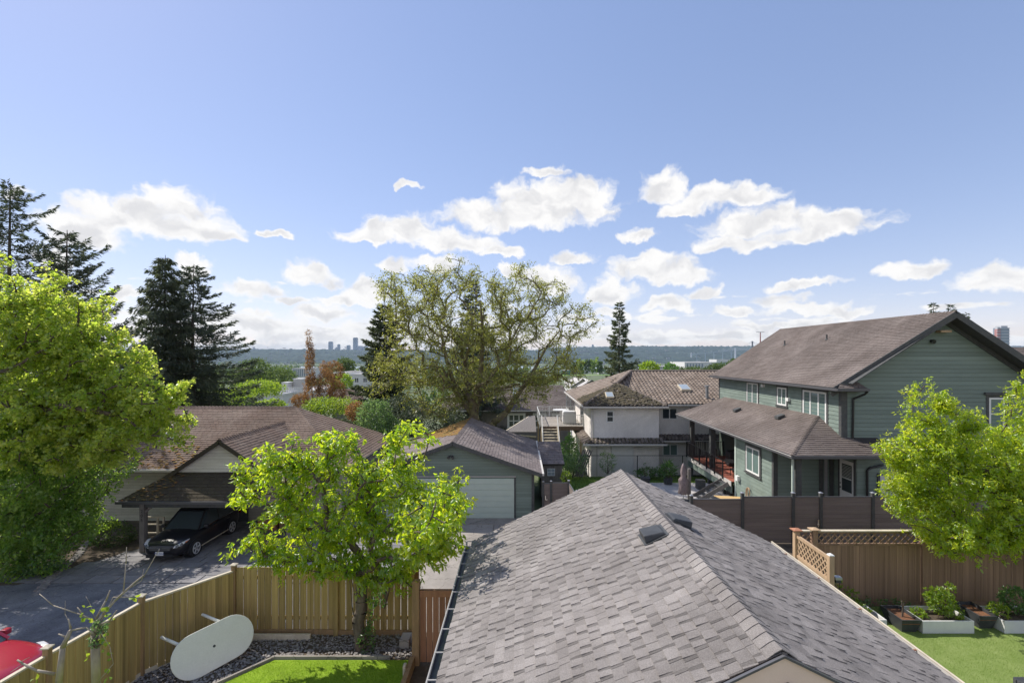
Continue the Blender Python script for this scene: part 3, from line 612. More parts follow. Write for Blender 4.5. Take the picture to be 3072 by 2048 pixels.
for i in range(900):
    t = g.random()**1.2; y = 4150+2400*t*0.75; x = g.uniform(-6500, 6500); z = -57+(122+57)*min(1, t*0.75*1.25)**0.75+4
    if g.random() < 0.4: y = g.uniform(3300, 4100); z = -52
    w = g.uniform(8, 34); mb.box(x, y, z, x+w, y+10, z+g.uniform(5, 11))
mat('far_house', (0.40, 0.40, 0.39), (0.2, 0.2, 0.21), nscale=0.004, nmix=0.3)
mb.build('distant_houses', M_['far_house'], kind='stuff', label='pale roofs and sheds scattered over the far slope and shore', cat='houses')
mb = MB()
for i in range(420):
    y = g.uniform(1500, 2350); x = g.uniform(-1500, 1500)
    z = gz(y)+0.2; w = g.uniform(10, 60); mb.box(x, y, z, x+w, y+g.uniform(10, 40), z+g.uniform(4, 10))
mb.build('industrial_roofs', M_['far_house'], kind='stuff', label='low pale industrial sheds on the river flats', cat='sheds')
# woods on the flats: tufts of leaf clumps, thousands of trees that read as one mass
def wood(name, label, n, yr, xr, hr, m, seed, k=26, csz=0.34, cond=None):
    g = np.random.default_rng(seed); P = []; D = []; Z = []; T = []
    for i in range(n):
        y = g.uniform(*yr); x = g.uniform(*xr)*y
        if cond and not cond(x, y): continue
        h = g.uniform(*hr); r = h*g.uniform(0.26, 0.42); con = g.random() < 0.25; z = gz(y)
        v = norm(g.normal(size=(k, 3))); q = v*np.array([r, r, h*0.45])*g.uniform(0.6, 1, (k, 1)); q[:, 2] += h*0.55
        if con: f = 1-np.clip(q[:, 2]/h, 0, 1); q[:, :2] *= (0.2+f[:, None])*0.8; 
        P.append(q+np.array([x, y, z])); D.append(v+np.array([0, 0, 0.3])); Z.append(np.full(k, h*csz)*g.uniform(0.7, 1.2, k)); T.append(np.clip(g.normal(0.2 if con else g.choice([0.4, 0.55, 0.9]), 0.08, k), 0, 1))
    me = leafmesh(name, np.concatenate(P), np.concatenate(D), np.concatenate(Z), m, 0.8, 2, 0.3, tone=np.concatenate(T)); link(name, me, kind='stuff', label=label, cat='woods')
notfield = lambda x, y: not (40 < x < 480 and 900 < y < 1350) and not (0.07 < x/y < 0.21 and y < 1350)
wood('river_flats_wood', 'mass of green treetops on the flats before the river', 1500, (700, 2350), (-0.75, 1.0), (12, 24), M_['leaf_mid'], 21, cond=notfield)
wood('slope_wood', 'green treetops over the lower slope behind the houses', 420, (240, 680), (-0.75, 0.9), (9, 15), M_['leaf_mid'], 22, k=44, csz=0.28, cond=lambda x, y: not (-0.42 < x/y < -0.2 and y < 520) and not (0.07 < x/y < 0.21))
wood('shore_wood', 'dark line of trees along the far shore', 800, (3200, 4100), (-0.9, 1.0), (14, 26), M_['leaf_mid'], 23, k=18)
# ---------------------------------------------------------------- city towers, bridge
def tower(label, px0, px1, ytop, Y, zb=40, m='tower_glass', m2='tower_white', crown=None):
    a = W(px0, ytop, Y); b = W(px1, ytop, Y); x0, x1, z1 = a[0], b[0], a[2]; w = x1-x0
    t = thing('city_tower', label, 'tower', ((x0+x1)/2, Y, zb), 'towers on the far skyline'); mb = MB(); mb.box(x0, Y, zb, x1, Y+w*0.9, z1-6); mb.build('tower_body', M_[m], t)
    mb = MB(); mb.box(x0+w*0.15, Y+w*0.1, z1-6, x1-w*0.1, Y+w*0.8, z1); mb.build('tower_roof', M_[m2], t)
    mb = MB(); z = zb+4
    while z < z1-7: mb.box(x0-1.2, Y-1.2, z, x1+1.2, Y+1, z+2.2); z += 9
    mb.build('balcony', M_[m2], t, kind='stuff')
Yc = 6650
tower('tallest slim blue-grey tower on the far skyline', 1059, 1071, 1012, Yc); tower('leftmost tower of the far skyline, stout and square', 985, 996, 1024, Yc)
tower('slim tower second from the left on the far skyline', 1012, 1019, 1032, Yc); tower('middle tower just left of the tallest one', 1040, 1049, 1035, Yc)
tower('low pale tower touching the tallest one on its right', 1072, 1086, 1037, Yc, m='tower_white'); tower('short tower seen in the conifer branches right of the skyline', 1089, 1101, 1038, Yc, m='tower_white')
tower('tiny pale block between the two left towers', 1004, 1010, 1043, Yc, m='tower_white'); tower('blue tower seen through the big tree branches', 1185, 1194, 1030, Yc)
tower('lone tiny tower on the hill left of the fir', 1776, 1781, 1033, Yc)
tower('blue and red apartment tower above the neighbour roof at far right', 3002, 3028, 977, 1500, -20, 'tower_glass', 'tower_white')
tower('reddish end block of the apartment tower at far right', 2992, 3002, 981, 1500, -20, 'tower_red', 'tower_white')
br = thing('cable_bridge', 'long cable stayed bridge crossing the river at the right', 'bridge', W(2180, 1080, 2900)); mb = MB()
a, b, c = Vector(W(2072, 1063, 3100)), Vector(W(2240, 1046, 2900)), Vector(W(2520, 1040, 2600)); mb.bar(a, b, 20, 3); mb.bar(b, c, 20, 3); mb.build('bridge_deck', M_['tower_glass'], br)
for px, yt, yb, Y in ((2206, 1043, 1075, 2930), (2257, 1023, 1060, 2860), (2074, 1058, 1072, 3100)):
    p = Vector(W(px, yb, Y)); q = Vector(W(px, yt, Y)); mb = MB(); mb.bar(p, q, 6, 6, (0, 1, 0)); mb.build('pylon', M_['tower_white' if px < 2250 else 'dark_trim'], br)
mb = MB()
for px, yt, Y in ((2206, 1043, 2930), (2257, 1023, 2860)):
    q = Vector(W(px, yt, Y))
    for k in range(1, 6):
        for s in (-1, 1): d = b+(c-b)*0.02; e = Vector(W(px+s*k*10, 1052-(px+s*k*10-2206)*0.05, Y)); mb.bar(q, e, 0.6, 0.6)
mb.build('cable', M_['far_house'], br, kind='stuff')
for k in range(5):
    px = 2090+k*26; p = Vector(W(px, 1061-k*1.4, 3080-k*18)); mb = MB(); mb.bar(p, (p.x, p.y, -60), 3, 3, (0, 1, 0)); mb.build('pier', M_['tower_glass'], br)
ma_ = thing('transmission_mast', 'thin red and white mast with crossbar above the green house roof', 'mast', W(2281, 1038, 1200)); mb = MB(); p, q = Vector(W(2281, 1060, 1200)), Vector(W(2281, 996, 1200))
mb.tube(p, q, 2.0, 1.1, 6); mb.build('pole', M_['tower_red'], ma_); mb = MB(); mb.bar(q+Vector((-10, 0, 0)), q+Vector((10, 0, 0)), 1.2, 1.2); mb.build('crossbar', M_['grey_metal'], ma_)
# ---------------------------------------------------------------- near ground
G0 = 0.0
yard = [(-8.75, 5.0, 0), (-8.5, 8.6, 0), (-8.28, 10.45, 0), (-7.15, 12.1, 0), (-1.4, 12.1, 0), (-1.4, 10.9, 0), (5.9, 10.9, 0), (5.9, 13.7, 0), (26, 13.7, 0), (26, 5, 0)]
def polyslab(name, poly, m, th, **k):
    bm = bmesh.new(); vs = [bm.verts.new(p) for p in poly]; f = bm.faces.new(vs)
    if f.normal.z < 0: f.normal_flip()
    bm.normal_update(); r = bmesh.ops.extrude_face_region(bm, geom=[f]); 
    for v in [e for e in r['geom'] if isinstance(e, bmesh.types.BMVert)]: v.co.z -= th
    bmesh.ops.recalc_face_normals(bm, faces=bm.faces); me = bpy.data.meshes.new(name); bm.to_mesh(me); bm.free(); me.materials.append(m); return link(name, me, **k)
polyslab('yard_ground', yard, M_['soil'], 2.4, kind='structure')
lane = sheet('asphalt_lane', [(-40, -30, -1.50), (-8.9, -30, -1.50), (-8.9, 8, -1.52), (-8.4, 12.3, -1.56), (5.0, 12.6, -1.56), (5.0, 18.8, -1.93), (-40, 18.8, -1.93)], M_['asphalt'], 0.3)
drive = sheet('stamped_driveway', [(-24, 18.8, -1.96), (-4.6, 18.8, -1.96), (-4.6, 30, -2.0), (-24, 30, -2.0)], M_['soil'], 0.2)
rr = random.Random(5); y = 18.82; row = 0                                # stamped slabs with recessed joints
while y < 27.5:
    h = rr.uniform(0.55, 0.75); x = -21.5+rr.random()*0.5
    while x < -4.7:
        w = rr.uniform(0.6, 1.25); x2 = min(x+w, -4.62); mb = MB(); gp = 0.022; z = -1.955-0.005*(y-18.8)
        mb.box(x+gp, y+gp, z, x2-gp, y+h-gp, z+0.035+rr.uniform(0, 0.006)); mb.build('stone', M_['paving'], drive); x += w
    y += h; row += 1
pad = sheet('concrete_apron', [(-4.58, 17.6, -1.90), (5.0, 17.6, -1.90), (5.0, 26.4, -1.98), (-4.58, 26.4, -1.98)], M_['soil'], 0.2)
for i in range(3):
    for j in range(3):
        mb = MB(); x0 = -4.56+i*3.2; y0 = 17.62+j*2.95; z = -1.895-0.01*(y0-17.6); mb.box(x0+.01, y0+.01, z-0.05, x0+3.18, y0+2.93, z+0.03); mb.build('slab', M_['concrete'], pad)
# cracked seam of lighter old paving behind the back fence
mb = MB(); mb.prism([(-5.5, 12.7, -1.556), (4.9, 12.7, -1.556), (4.9, 17.55, -1.846), (-4.6, 17.55, -1.846)], (0, 0, 0.012)); mb.build('old_paving', M_['concrete'], kind='structure')
# upper lot of the green house
sheet('side_yard_gravel', [(5.2, 13.75, -0.22), (30, 13.75, -0.22), (30, 18.55, -0.27), (4.6, 18.55, -0.27)], M_['soil'], 2.2)
sheet('house_lot', [(5.6, 18.6, -0.35), (36, 18.6, -0.35), (36, 25.5, -0.6), (12.6, 25.5, -0.6), (9, 22.0, -0.4)], M_['soil'], 2.2)
pt = sheet('patio_ground', [(4.4, 22, -1.86), (14, 22, -1.86), (14, 33.3, -1.86), (6.2, 33.3, -1.86)], M_['soil'], 0.5)
for i in range(11):
    for j in range(13):
        x0 = 4.6+i*0.82; y0 = 22.6+j*0.82
        if x0 < 4.3+(y0-22)*0.17: continue
        mb = MB(); mb.box(x0+.008, y0+.008, -1.858, x0+.81, y0+.81, -1.80+random.uniform(0, .004)); mb.build('paver', M_['patio'], pt)
sheet('back_lawn', [(1.4, 27, -1.95), (14, 27, -1.95), (14, 36.9, -2.3), (1.4, 36.9, -2.3)], M_['grass'], 0.8)
def blades(name, label, x0, x1, y0, y1, z, n, m, size=0.035, inside=None, seed=0, zf=None):
    g = np.random.default_rng(seed); P = np.stack([g.uniform(x0, x1, n), g.uniform(y0, y1, n), np.full(n, z)], 1)
    if inside is not None: P = P[[inside(p[0], p[1]) for p in P]]
    if zf: P[:, 2] = zf(P)
    d = g.normal(0, 0.4, P.shape); d[:, 2] = 1; me = leafmesh(name, P, d, size*g.uniform(0.6, 1.3, len(P)), m, 0.16, 1); link(name, me, kind='stuff', label=label, cat='grass')
blades('back_lawn_grass', 'rough green grass of the neighbour back lawn', 1.5, 13.9, 27.2, 36.8, 0, 30000, M_['blade2'], 0.12, seed=3, zf=lambda P: -1.95-(P[:, 1]-27)*0.0353)
# left artificial lawn, gravel and edging
Lx = [(-7.9, 8.2), (-5.55, 10.92), (-2.45, 10.92), (-2.45, 4.0), (-7.9, 4.0)]
polyslab('left_lawn', [(a, b, 0.045) for a, b in Lx], M_['turf'], 0.06, kind='structure')
def inL(x, y): return y < 10.9 and x < -2.47 and y < 8.2+(x+7.9)*1.157
blades('left_lawn_grass', 'vivid green artificial turf beside the gravel bed', -7.0, -2.48, 8.6, 10.9, 0.04, 60000, M_['blade'], 0.035, inL, 4)
e = thing('lawn_edging', 'pale timber edging between the green turf and the gravel', 'edging', (-4, 10.96, 0))
for a, b in (((-7.95, 8.25), (-5.58, 10.98)), ((-5.58, 10.98), (-2.95, 10.98))):
    mb = MB(); mb.bar((*a, 0.05), (*b, 0.05), 0.05, 0.1); mb.build('board', M_['concrete'], e)
g = np.random.default_rng(8); n = 9000; X = g.uniform(-8.3, -2.4, n); Y = g.uniform(8.4, 12.0, n)
ok = ((Y > 11.03) | (Y > 8.45+(X+7.9)*1.157)) & (Y < 12.05) & ((X+8.2)*1.5 > (Y-10.45)*1.0-0.05)
X, Y = X[ok], Y[ok]; n = len(X); sz = g.uniform(0.016, 0.036, n); base = np.array([[1, 0, 0], [0.3, .95, 0], [-.8, .6, 0], [-.8, -.6, 0], [0.3, -.95, 0], [0, 0, .75], [0, 0, -.75]])
Vv = base[None]*sz[:, None, None]*g.uniform(0.7, 1.25, (n, 7, 1))+np.stack([X, Y, np.full(n, 0.02)], 1)[:, None]
Ff = np.array([[i, (i+1) % 5, 5] for i in range(5)]); FF = (Ff[None]+(np.arange(n)*7)[:, None, None]).reshape(-1, 3)
link('gravel', mesh('gravel', Vv.reshape(-1, 3), FF, M_['stone'], np.repeat(g.random(n), 5)), kind='stuff', label='dark river gravel between the fence and the turf', cat='gravel')
# right lawn
polyslab('right_lawn', [(5.95, 4, 0.02), (26, 4, 0.02), (26, 13.3, 0.02), (5.95, 13.3, 0.02)], M_['turf2'], 0.03, kind='structure')
blades('right_lawn_grass', 'pale green turf below the white planters', 6.4, 13.4, 7.8, 13.2, 0.015, 110000, M_['blade2'], 0.03, None, 6)
# ---------------------------------------------------------------- foreground garage
RX, EZ, RZ, YN, YF = 2.33, 2.62, 4.26, 4.3, 11.2; LX_, RXX = -1.1, 5.72
gar = thing('garage', 'nearest garage with grey laminate shingle gable roof and beige gable wall', 'garage', (RX, 7.8, 0))
mb = MB(); mb.prism([(-0.75, YN+0.02, 0), (5.4, YN+0.02, 0), (5.4, YN+0.02, EZ-0.03), (RX, YN+0.02, RZ-0.166), (-0.75, YN+0.02, EZ-0.03)], (0, YF-YN-0.42, 0)); mb.build('wall', M_['tan_stucco'], gar)
PL = [(LX_, YN, EZ), (RX, YN, RZ), (RX, YF, RZ), (LX_, YF, EZ)]; PR = [(RXX, YN, EZ), (RXX, YF, EZ), (RX, YF, RZ), (RX, YN, RZ)]
ra_ = slab(gar, M_['roof_deck'], PL, 0.16); rb_ = slab(gar, M_['roof_deck'], PR, 0.16)
shingles(ra_, M_['shingle_grey'], PL, (0, 1, 0), 0.143, (0.09, 0.185), 0.02, 210, seed=11, band=0.6)
shingles(rb_, M_['shingle_grey'], PR, (0, 1, 0), 0.143, (0.09, 0.185), 0.02, 90, seed=12, band=0.3)
caps(gar, M_['shingle_grey'], (RX, YN-0.005, RZ), (RX, YF, RZ), Vector(PL[0])-Vector(PL[1]), Vector(PR[0])-Vector(PR[3]), 0.142, 0.15, 0.27)
mb = MB(); mb.prism([(LX_+.05, YN-0.022, EZ-0.16), (RXX-.05, YN-0.022, EZ-0.16), (RXX-.02, YN-0.022, EZ-0.004), (RX, YN-0.022, RZ-0.012), (LX_+.02, YN-0.022, EZ-0.004)], (0, 0.018, 0)); mb.build('gable_panel', M_['tan_stucco'], gar)
for s, P in ((-1, PL), (1, PR)):                                          # rake trim and metal drip edge
    a, b = Vector((RX, YN-0.036, RZ+0.016)), Vector((LX_ if s < 0 else RXX, YN-0.036, EZ+0.016)); mb = MB(); n_ = Vector((0, -1, 0))
    mb.bar(a-Vector((0, 0, 0.02)), b-Vector((0, 0, 0.02)), 0.028, 0.02); mb.build('drip_edge', M_['gutter_dark'], gar)
gt = MB(); gx = LX_-0.115                                                  # left gutter: dark trough with pale straps
gt.box(gx, YN-0.02, EZ-0.13, LX_-0.004, YF, EZ-0.115); gt.box(gx-0.012, YN-0.02, EZ-0.13, gx, YF, EZ-0.015); go = gt.build('gutter', M_['gutter_dark'], gar)
mb = MB(); mb.box(gx-0.03, YN-0.02, EZ-0.03, gx-0.0125, YF, EZ-0.012); mb.build('gutter_lip', M_['gutter_strap'], go)
for k in range(12): mb = MB(); y = YN+0.3+k*0.6; mb.box(gx-0.01, y, EZ-0.02, LX_+0.02, y+0.022, EZ-0.006); mb.build('strap', M_['gutter_strap'], go)
gt = MB(); x1 = RXX+0.10; gt.box(RXX+0.004, YN, EZ-0.13, x1, YF, EZ-0.115); gt.box(x1, YN, EZ-0.13, x1+0.012, YF, EZ-0.015); go = gt.build('gutter', M_['gutter_white'], gar)
mb = MB(); mb.box(x1-0.005, YN, EZ-0.0145, x1+0.025, YF, EZ-0.002); mb.build('gutter_lip', M_['rail_wood'], go)
for k in range(6): mb = MB(); y = YN+0.5+k*1.15; mb.tube((RXX+0.01, y, EZ-0.03), (x1+0.014, y, EZ-0.03), 0.012, n=6); mb.build('spike', M_['terracotta'], go)
def roofvent(cx, cy, side):
    sl = (RZ-EZ)/(RX-LX_) if side < 0 else (RZ-EZ)/(RXX-RX); z = RZ-sl*abs(cx-RX); d = Vector((side, 0, -sl)).normalized(); n = Vector((side*sl, 0, 1)).normalized(); y = Vector((0, 1, 0)); c = Vector((cx, cy, z))
    mb = MB(); q = [c-d*0.2-y*0.22, c+d*0.2-y*0.22, c+d*0.2+y*0.22, c-d*0.2+y*0.22]; mb.prism([p+n*0.015 for p in q], n*0.012); v = mb.build('roof_vent', M_['black_plastic'], gar)
    mb = MB(); b = [c-d*0.17-y*0.19, c+d*0.17-y*0.19, c+d*0.17+y*0.19, c-d*0.17+y*0.19]; t = [c-d*0.14-y*0.165, c+d*0.15-y*0.165, c+d*0.15+y*0.165, c-d*0.14+y*0.165]
    V_ = [p+n*0.03 for p in b]+[t[0]+n*0.07, t[1]+n*0.135, t[2]+n*0.135, t[3]+n*0.07]; mb.add(V_, [(0,3,2,1),(4,5,6,7),(0,1,5,4),(1,2,6,5),(2,3,7,6),(3,0,4,7)]); mb.build('vent_hood', M_['black_plastic'], v, bevel=0.01)
roofvent(2.06, 7.45, -1); roofvent(2.66, 8.15, 1)
gv = MB(); gv.prism([(2.24, YN-0.05, 3.80), (2.50, YN-0.05, 3.80), (2.50, YN-0.05, 3.955), (2.37, YN-0.05, 4.02), (2.24, YN-0.05, 3.955)], (0, 0.05, 0)); gv.build('gable_vent', M_['brown_wood'], gar)
# ---------------------------------------------------------------- wooden fences of the left yard
def boards(parent, p0, p1, z0, z1, bw, gap, m, th=0.018, off=0.0, jit=0.006, skip=None, name='board', zf=None):
    a = Vector((*p0, 0)); b = Vector((*p1, 0)); L = (b-a).length; d = (b-a)/L; n = Vector((-d.y, d.x, 0)); k = max(1, round(L/(bw+gap))); st = L/k; w = st-gap
    me = MB(); me.box(0, -th/2, 0, 1, th/2, 1); shared = mesh(name, me.v, me.f, m)
    for i in range(k):
        if skip and i in skip: continue
        p = a+d*(i*st+gap/2)+n*(off+random.uniform(-0.003, 0.003)); zt = z1+(zf((i+.5)/k) if zf else 0)+random.uniform(-jit, jit)
        o = link(name, shared, parent, loc=(p.x, p.y, z0)); o.rotation_euler = (0, 0, math.atan2(d.y, d.x)+random.uniform(-0.004, 0.004)); o.scale = (w*random.uniform(0.97, 1.0), 1, zt-z0)
    return n
def post(parent, x, y, z0, z1, w=0.1, m='post_wood', cap='rail_wood', capw=0.14, rz=0.0, finial=False):
    mb = MB(); mb.box(-w/2, -w/2, 0, w/2, w/2, z1-z0); me = mesh('post', mb.v, mb.f, M_[m]); o = link('post', me, parent, loc=(x, y, z0)); o.rotation_euler = (0, 0, rz)
    b = o.modifiers.new('bevel', 'BEVEL'); b.width = 0.006
    c = MB(); h = z1-z0; c.box(-capw/2, -capw/2, h+0.001, capw/2, capw/2, h+0.022); v = [(-capw/2, -capw/2, h+0.022), (capw/2, -capw/2, h+0.022), (capw/2, capw/2, h+0.022), (-capw/2, capw/2, h+0.022), (0, 0, h+0.06)]
    c.add(v, [(0,1,4),(1,2,4),(2,3,4),(3,0,4)]); me = mesh('post_cap', c.v, c.f, M_[cap]); q = bpy.data.objects.new('post_cap', me); COL.objects.link(q); q.parent = o; return o
lf = thing('wooden_fence', 'olive brown board fence running from the corner post down to the red car', 'fence', (-8.2, 10.4, 0))
segs = [((-8.62, 6.0), (-8.43, 8.6)), ((-8.43, 8.6), (-8.2, 10.45)), ((-8.2, 10.45), (-7.1, 12.0))]
for (a, b) in segs:
    boards(lf, a, b, 0.04, 1.56, 0.145, 0.006, M_['fence_wood'], off=-0.03)
    A, B = Vector((*a, 1.58)), Vector((*b, 1.58)); mb = MB(); mb.bar(A, B, 0.07, 0.035); mb.build('rail', M_['rail_wood'], lf)
    mb = MB(); mb.bar(A+Vector((0.01, 0, -1.53)), B+Vector((0.01, 0, -1.53)), 0.06, 0.12); mb.build('rail', M_['rail_wood'], lf)
for p in ((-8.62, 6.0), (-8.43, 8.6), (-8.2, 10.45)): post(lf, p[0]+0.02, p[1], -0.1, 1.72, rz=0.1)
bf = thing('wooden_fence', 'back board fence with sunlit gaps behind the cherry tree trunk', 'fence', (-4.8, 12.0, 0))
post(bf, -7.1, 12.0, -0.1, 1.72); post(bf, -4.55, 11.97, -0.1, 1.62, 0.11, 'fence_wood', 'fence_wood', 0.11)
boards(bf, (-7.05, 12.02), (-4.6, 12.02), 0.1, 1.66, 0.16, 0.011, M_['fence_wood'], off=0.0)
boards(bf, (-4.5, 12.02), (-2.62, 12.02), 0.1, 1.66, 0.16, 0.012, M_['fence_wood'], off=0.0)
for a, b, z in ((-7.05, -4.6, 0.06), (-4.5, -2.62, 0.05)): mb = MB(); mb.box(a, 11.95, z-0.05, b, 11.99, z+0.075); mb.build('rail', M_['post_wood'], bf)
mb = MB(); mb.box(-7.05, 12.04, 0.35, -2.62, 12.08, 0.44); mb.box(-7.05, 12.04, 1.35, -2.62, 12.08, 1.44); mb.build('rail', M_['fence_wood'], bf)
mb = MB(); mb.box(-6.6, 11.74, 0.0, -5.1, 11.80, 0.14); mb.build('sleeper', M_['rail_wood'], setp(thing('garden_sleeper', 'pale timber sleeper lying at the foot of the back fence', 'sleeper', (-5.9, 11.77, 0))))
gg = thing('side_gate', 'reddish brown gate between the back fence and the garage', 'gate', (-1.9, 10.9, 0))
post(gg, -2.48, 11.6, 0, 1.95, 0.10, 'fence_red', 'fence_red', 0.1); post(gg, -2.33, 10.85, 0, 1.85, 0.16, 'post_wood', 'post_wood', 0.16)
boards(gg, (-2.24, 10.85), (-1.25, 10.85), 0.05, 1.52, 0.14, 0.01, M_['fence_red']); mb = MB(); mb.box(-2.24, 10.80, 1.52, -1.2, 10.90, 1.66); mb.build('rail', M_['fence_red'], gg)
boards(gg, (-2.46, 11.55), (-2.36, 10.95), 0.05, 1.6, 0.14, 0.01, M_['fence_red'])
wb = thing('timber_bed_wall', 'brown timber retaining edge running along the turf towards the house', 'retaining wall', (-2.4, 8, 0))
for i, (z0, z1) in enumerate(((0, 0.12), (0.125, 0.24))): mb = MB(); mb.box(-2.44, 4.5, z0, -2.34, 10.75, z1); mb.build('timber', M_['post_wood'], wb)
for y in (10.3, 8.2): mb = MB(); mb.box(-2.50, y, 0, -2.445, y+0.12, 0.3); mb.build('stake', M_['rail_wood'], wb)
bl = thing('concrete_block', 'grey concrete block in the gravel corner by the gate post', 'block', (-2.75, 11.5, 0)); mb = MB(); mb.box(-2.85, 11.4, 0, -2.62, 11.75, 0.2); mb.build('block_body', M_['concrete'], bl, bevel=0.01)
# table lying on its edge against the fence
tb = thing('garden_table', 'white oval plastic table tipped on its side against the fence', 'table', (-6.7, 10.8, 0))
c0 = Vector((-6.78, 10.72, 0.48)); du = Vector((0.79, 1.0, 0.0)).normalized(); nn3 = Vector((0.62, -0.62, 0.42)).normalized(); du = (du-nn3*du.dot(nn3)).normalized(); dv = nn3.cross(du)
if dv.z < 0: dv = -dv
du = (du+dv*0.1).normalized(); dv = nn3.cross(du)
if dv.z < 0: dv = -dv
def stad(L, R, n=14):
    o = []
    for s in (1, -1):
        for i in range(n+1): t = -math.pi/2+math.pi*i/n; o.append((s*(L+R*math.cos(t)), s*R*math.sin(t)))
    return o
mb = MB(); mb.prism([c0+du*a+dv*b for a, b in stad(0.36, 0.45)], -nn3*0.03); mb.build('tabletop', M_['white_plastic'], tb, bevel=0.012)
mb = MB(); mb.prism([c0-nn3*0.031+du*a+dv*b for a, b in stad(0.34, 0.39)], -nn3*0.05); mb.build('apron', M_['white_plastic'], tb)
for a, b in ((-0.5, 0.26), (0.3, 0.33), (-0.5, -0.26), (0.3, -0.33)): mb = MB(); p = c0+du*a+dv*b-nn3*0.03; mb.tube(p, p-nn3*0.38+dv*(0.40 if b > 0 else -0.02)-du*(0.28 if b > 0 else 0.0), 0.035, 0.03, 10); mb.build('leg', M_['white_plastic'], tb, smooth=True)
mb = MB(); mb.tube(c0+nn3*0.0005, c0+nn3*0.002, 0.028, n=14); mb.build('umbrella_hole', M_['black_plastic'], tb)
# ---------------------------------------------------------------- right yard: cedar fence, planters
cf = thing('cedar_fence', 'tall brown cedar fence with lattice top behind the white planters', 'fence', (12, 13.4, 0))
FY = 13.4
def lattice(parent, a, b, z0, z1, m, pitch=0.105, w=0.022, th=0.008):
    a = Vector((*a, 0)); b = Vector((*b, 0)); L = (b-a).length; d = (b-a)/L; n = Vector((-d.y, d.x, 0)); H = z1-z0
    for s, off in ((1, 0.006), (-1, -0.006)):
        x = -H
        while x < L:
            pts = [(x, 0), (x+H, H)] if s > 0 else [(x, H), (x+H, 0)]; xa, xb = max(0, x), min(L, x+H)
            if xb-xa > 0.02:
                f = lambda t: (t-x) if s > 0 else H-(t-x)
                p = a+d*xa+n*off+Vector((0, 0, z0+f(xa))); q = a+d*xb+n*off+Vector((0, 0, z0+f(xb))); mb = MB(); mb.bar(p, q, w, th, n if False else tuple(n)) ; o = mb.build('slat', m, parent)
            x += pitch*1.414
    return n
ps = [(8.15, FY), (11.18, FY), (14.2, FY), (17.2, FY)]
for i, p in enumerate(ps[:-1]):
    q = ps[i+1]; a = (p[0]+0.08, FY); b = (q[0]-0.08, FY)
    boards(cf, a, b, 0.12, 1.66, 0.165, 0.003, M_['cedar_wood'], skip=None); mb = MB(); mb.box(a[0], FY-0.03, 1.66, b[0], FY+0.03, 1.72); mb.box(a[0], FY-0.03, 2.0, b[0], FY+0.03, 2.05); mb.build('rail', M_['cedar_wood'], cf)
    mb = MB(); mb.box(a[0], FY-0.06, 2.052, b[0], FY+0.06, 2.08); mb.build('cap_rail', M_['rail_wood'], cf); mb = MB(); mb.box(a[0], FY-0.025, 0.0, b[0], FY+0.025, 0.118); mb.build('kickboard', M_['cedar_wood'], cf)
    lattice(cf, a, b, 1.72, 2.0, M_['cedar_wood'], 0.13, 0.035)
for p in ps: post(cf, p[0], p[1], 0, 2.1, 0.14, 'cedar_wood', 'cedar_light', 0.24)
a, b = (7.62, FY), (8.07, FY); mb = MB(); mb.box(a[0], FY-0.05, 2.05, b[0], FY+0.05, 2.08); mb.build('cap_rail', M_['rail_wood'], cf); lattice(cf, a, b, 1.72, 2.05, M_['cedar_wood'], 0.13, 0.03); boards(cf, a, b, 0.1, 1.70, 0.15, 0.004, M_['cedar_wood'])
cs = thing('cedar_gate_panel', 'sunlit light cedar panel with pink lattice beside the garage eave', 'fence', (7.55, 12.5, 0))
A_, B_ = (7.6, 13.25), (7.55, 11.85)
post(cs, 7.6, 13.3, 0, 2.12, 0.13, 'cedar_light', 'terracotta', 0.24); post(cs, 7.55, 11.75, 0, 2.06, 0.12, 'cedar_light', 'white_trim', 0.12)
boards(cs, A_, B_, 0.05, 1.40, 0.14, 0.004, M_['cedar_light']); lattice(cs, A_, B_, 1.48, 1.93, M_['cedar_light'], 0.12, 0.034)
for z, h in ((1.44, 0.07), (1.97, 0.08)): mb = MB(); mb.bar((*A_, z), (*B_, z), 0.06, h); mb.build('rail', M_['cedar_light'], cs)
lt = thing('solar_light', 'small silver cap light on the side of the cedar gate post', 'light', (7.68, 11.72, 1.55)); mb = MB(); mb.box(7.62, 11.66, 1.5, 7.78, 11.8, 1.56); mb.build('lamp_lid', M_['grey_metal'], lt); mb = MB(); mb.box(7.64, 11.68, 1.42, 7.76, 11.78, 1.499); mb.build('lamp_body', M_['black_plastic'], lt)
def planter(label, x0, x1, y0, y1, h=0.33):
    t = thing('planter_box', label, 'planter', ((x0+x1)/2, (y0+y1)/2, 0), 'white planter boxes on the right lawn'); w = 0.035
    for a in ((x0, y0, x1, y0+w), (x0, y1-w, x1, y1), (x0, y0+w+.001, x0+w, y1-w-.001), (x1-w, y0+w+.001, x1, y1-w-.001)): mb = MB(); mb.box(a[0], a[1], 0.02, a[2], a[3], h); mb.build('side_panel', M_['white_box'], t, bevel=0.005)
    mb = MB(); mb.box(x0+w+.002, y0+w+.002, 0.05, x1-w-.002, y1-w-.002, h-0.1); mb.build('soil', M_['soil'], t); return t
planter('long white planter box with a leafy shrub, complete in view', 10.0, 11.28, 12.0, 12.75); planter('white planter box cut off by the right edge of view', 12.03, 13.3, 12.0, 12.75); planter('white planter box half hidden by the garage eave', 8.35, 9.15, 12.05, 12.8)
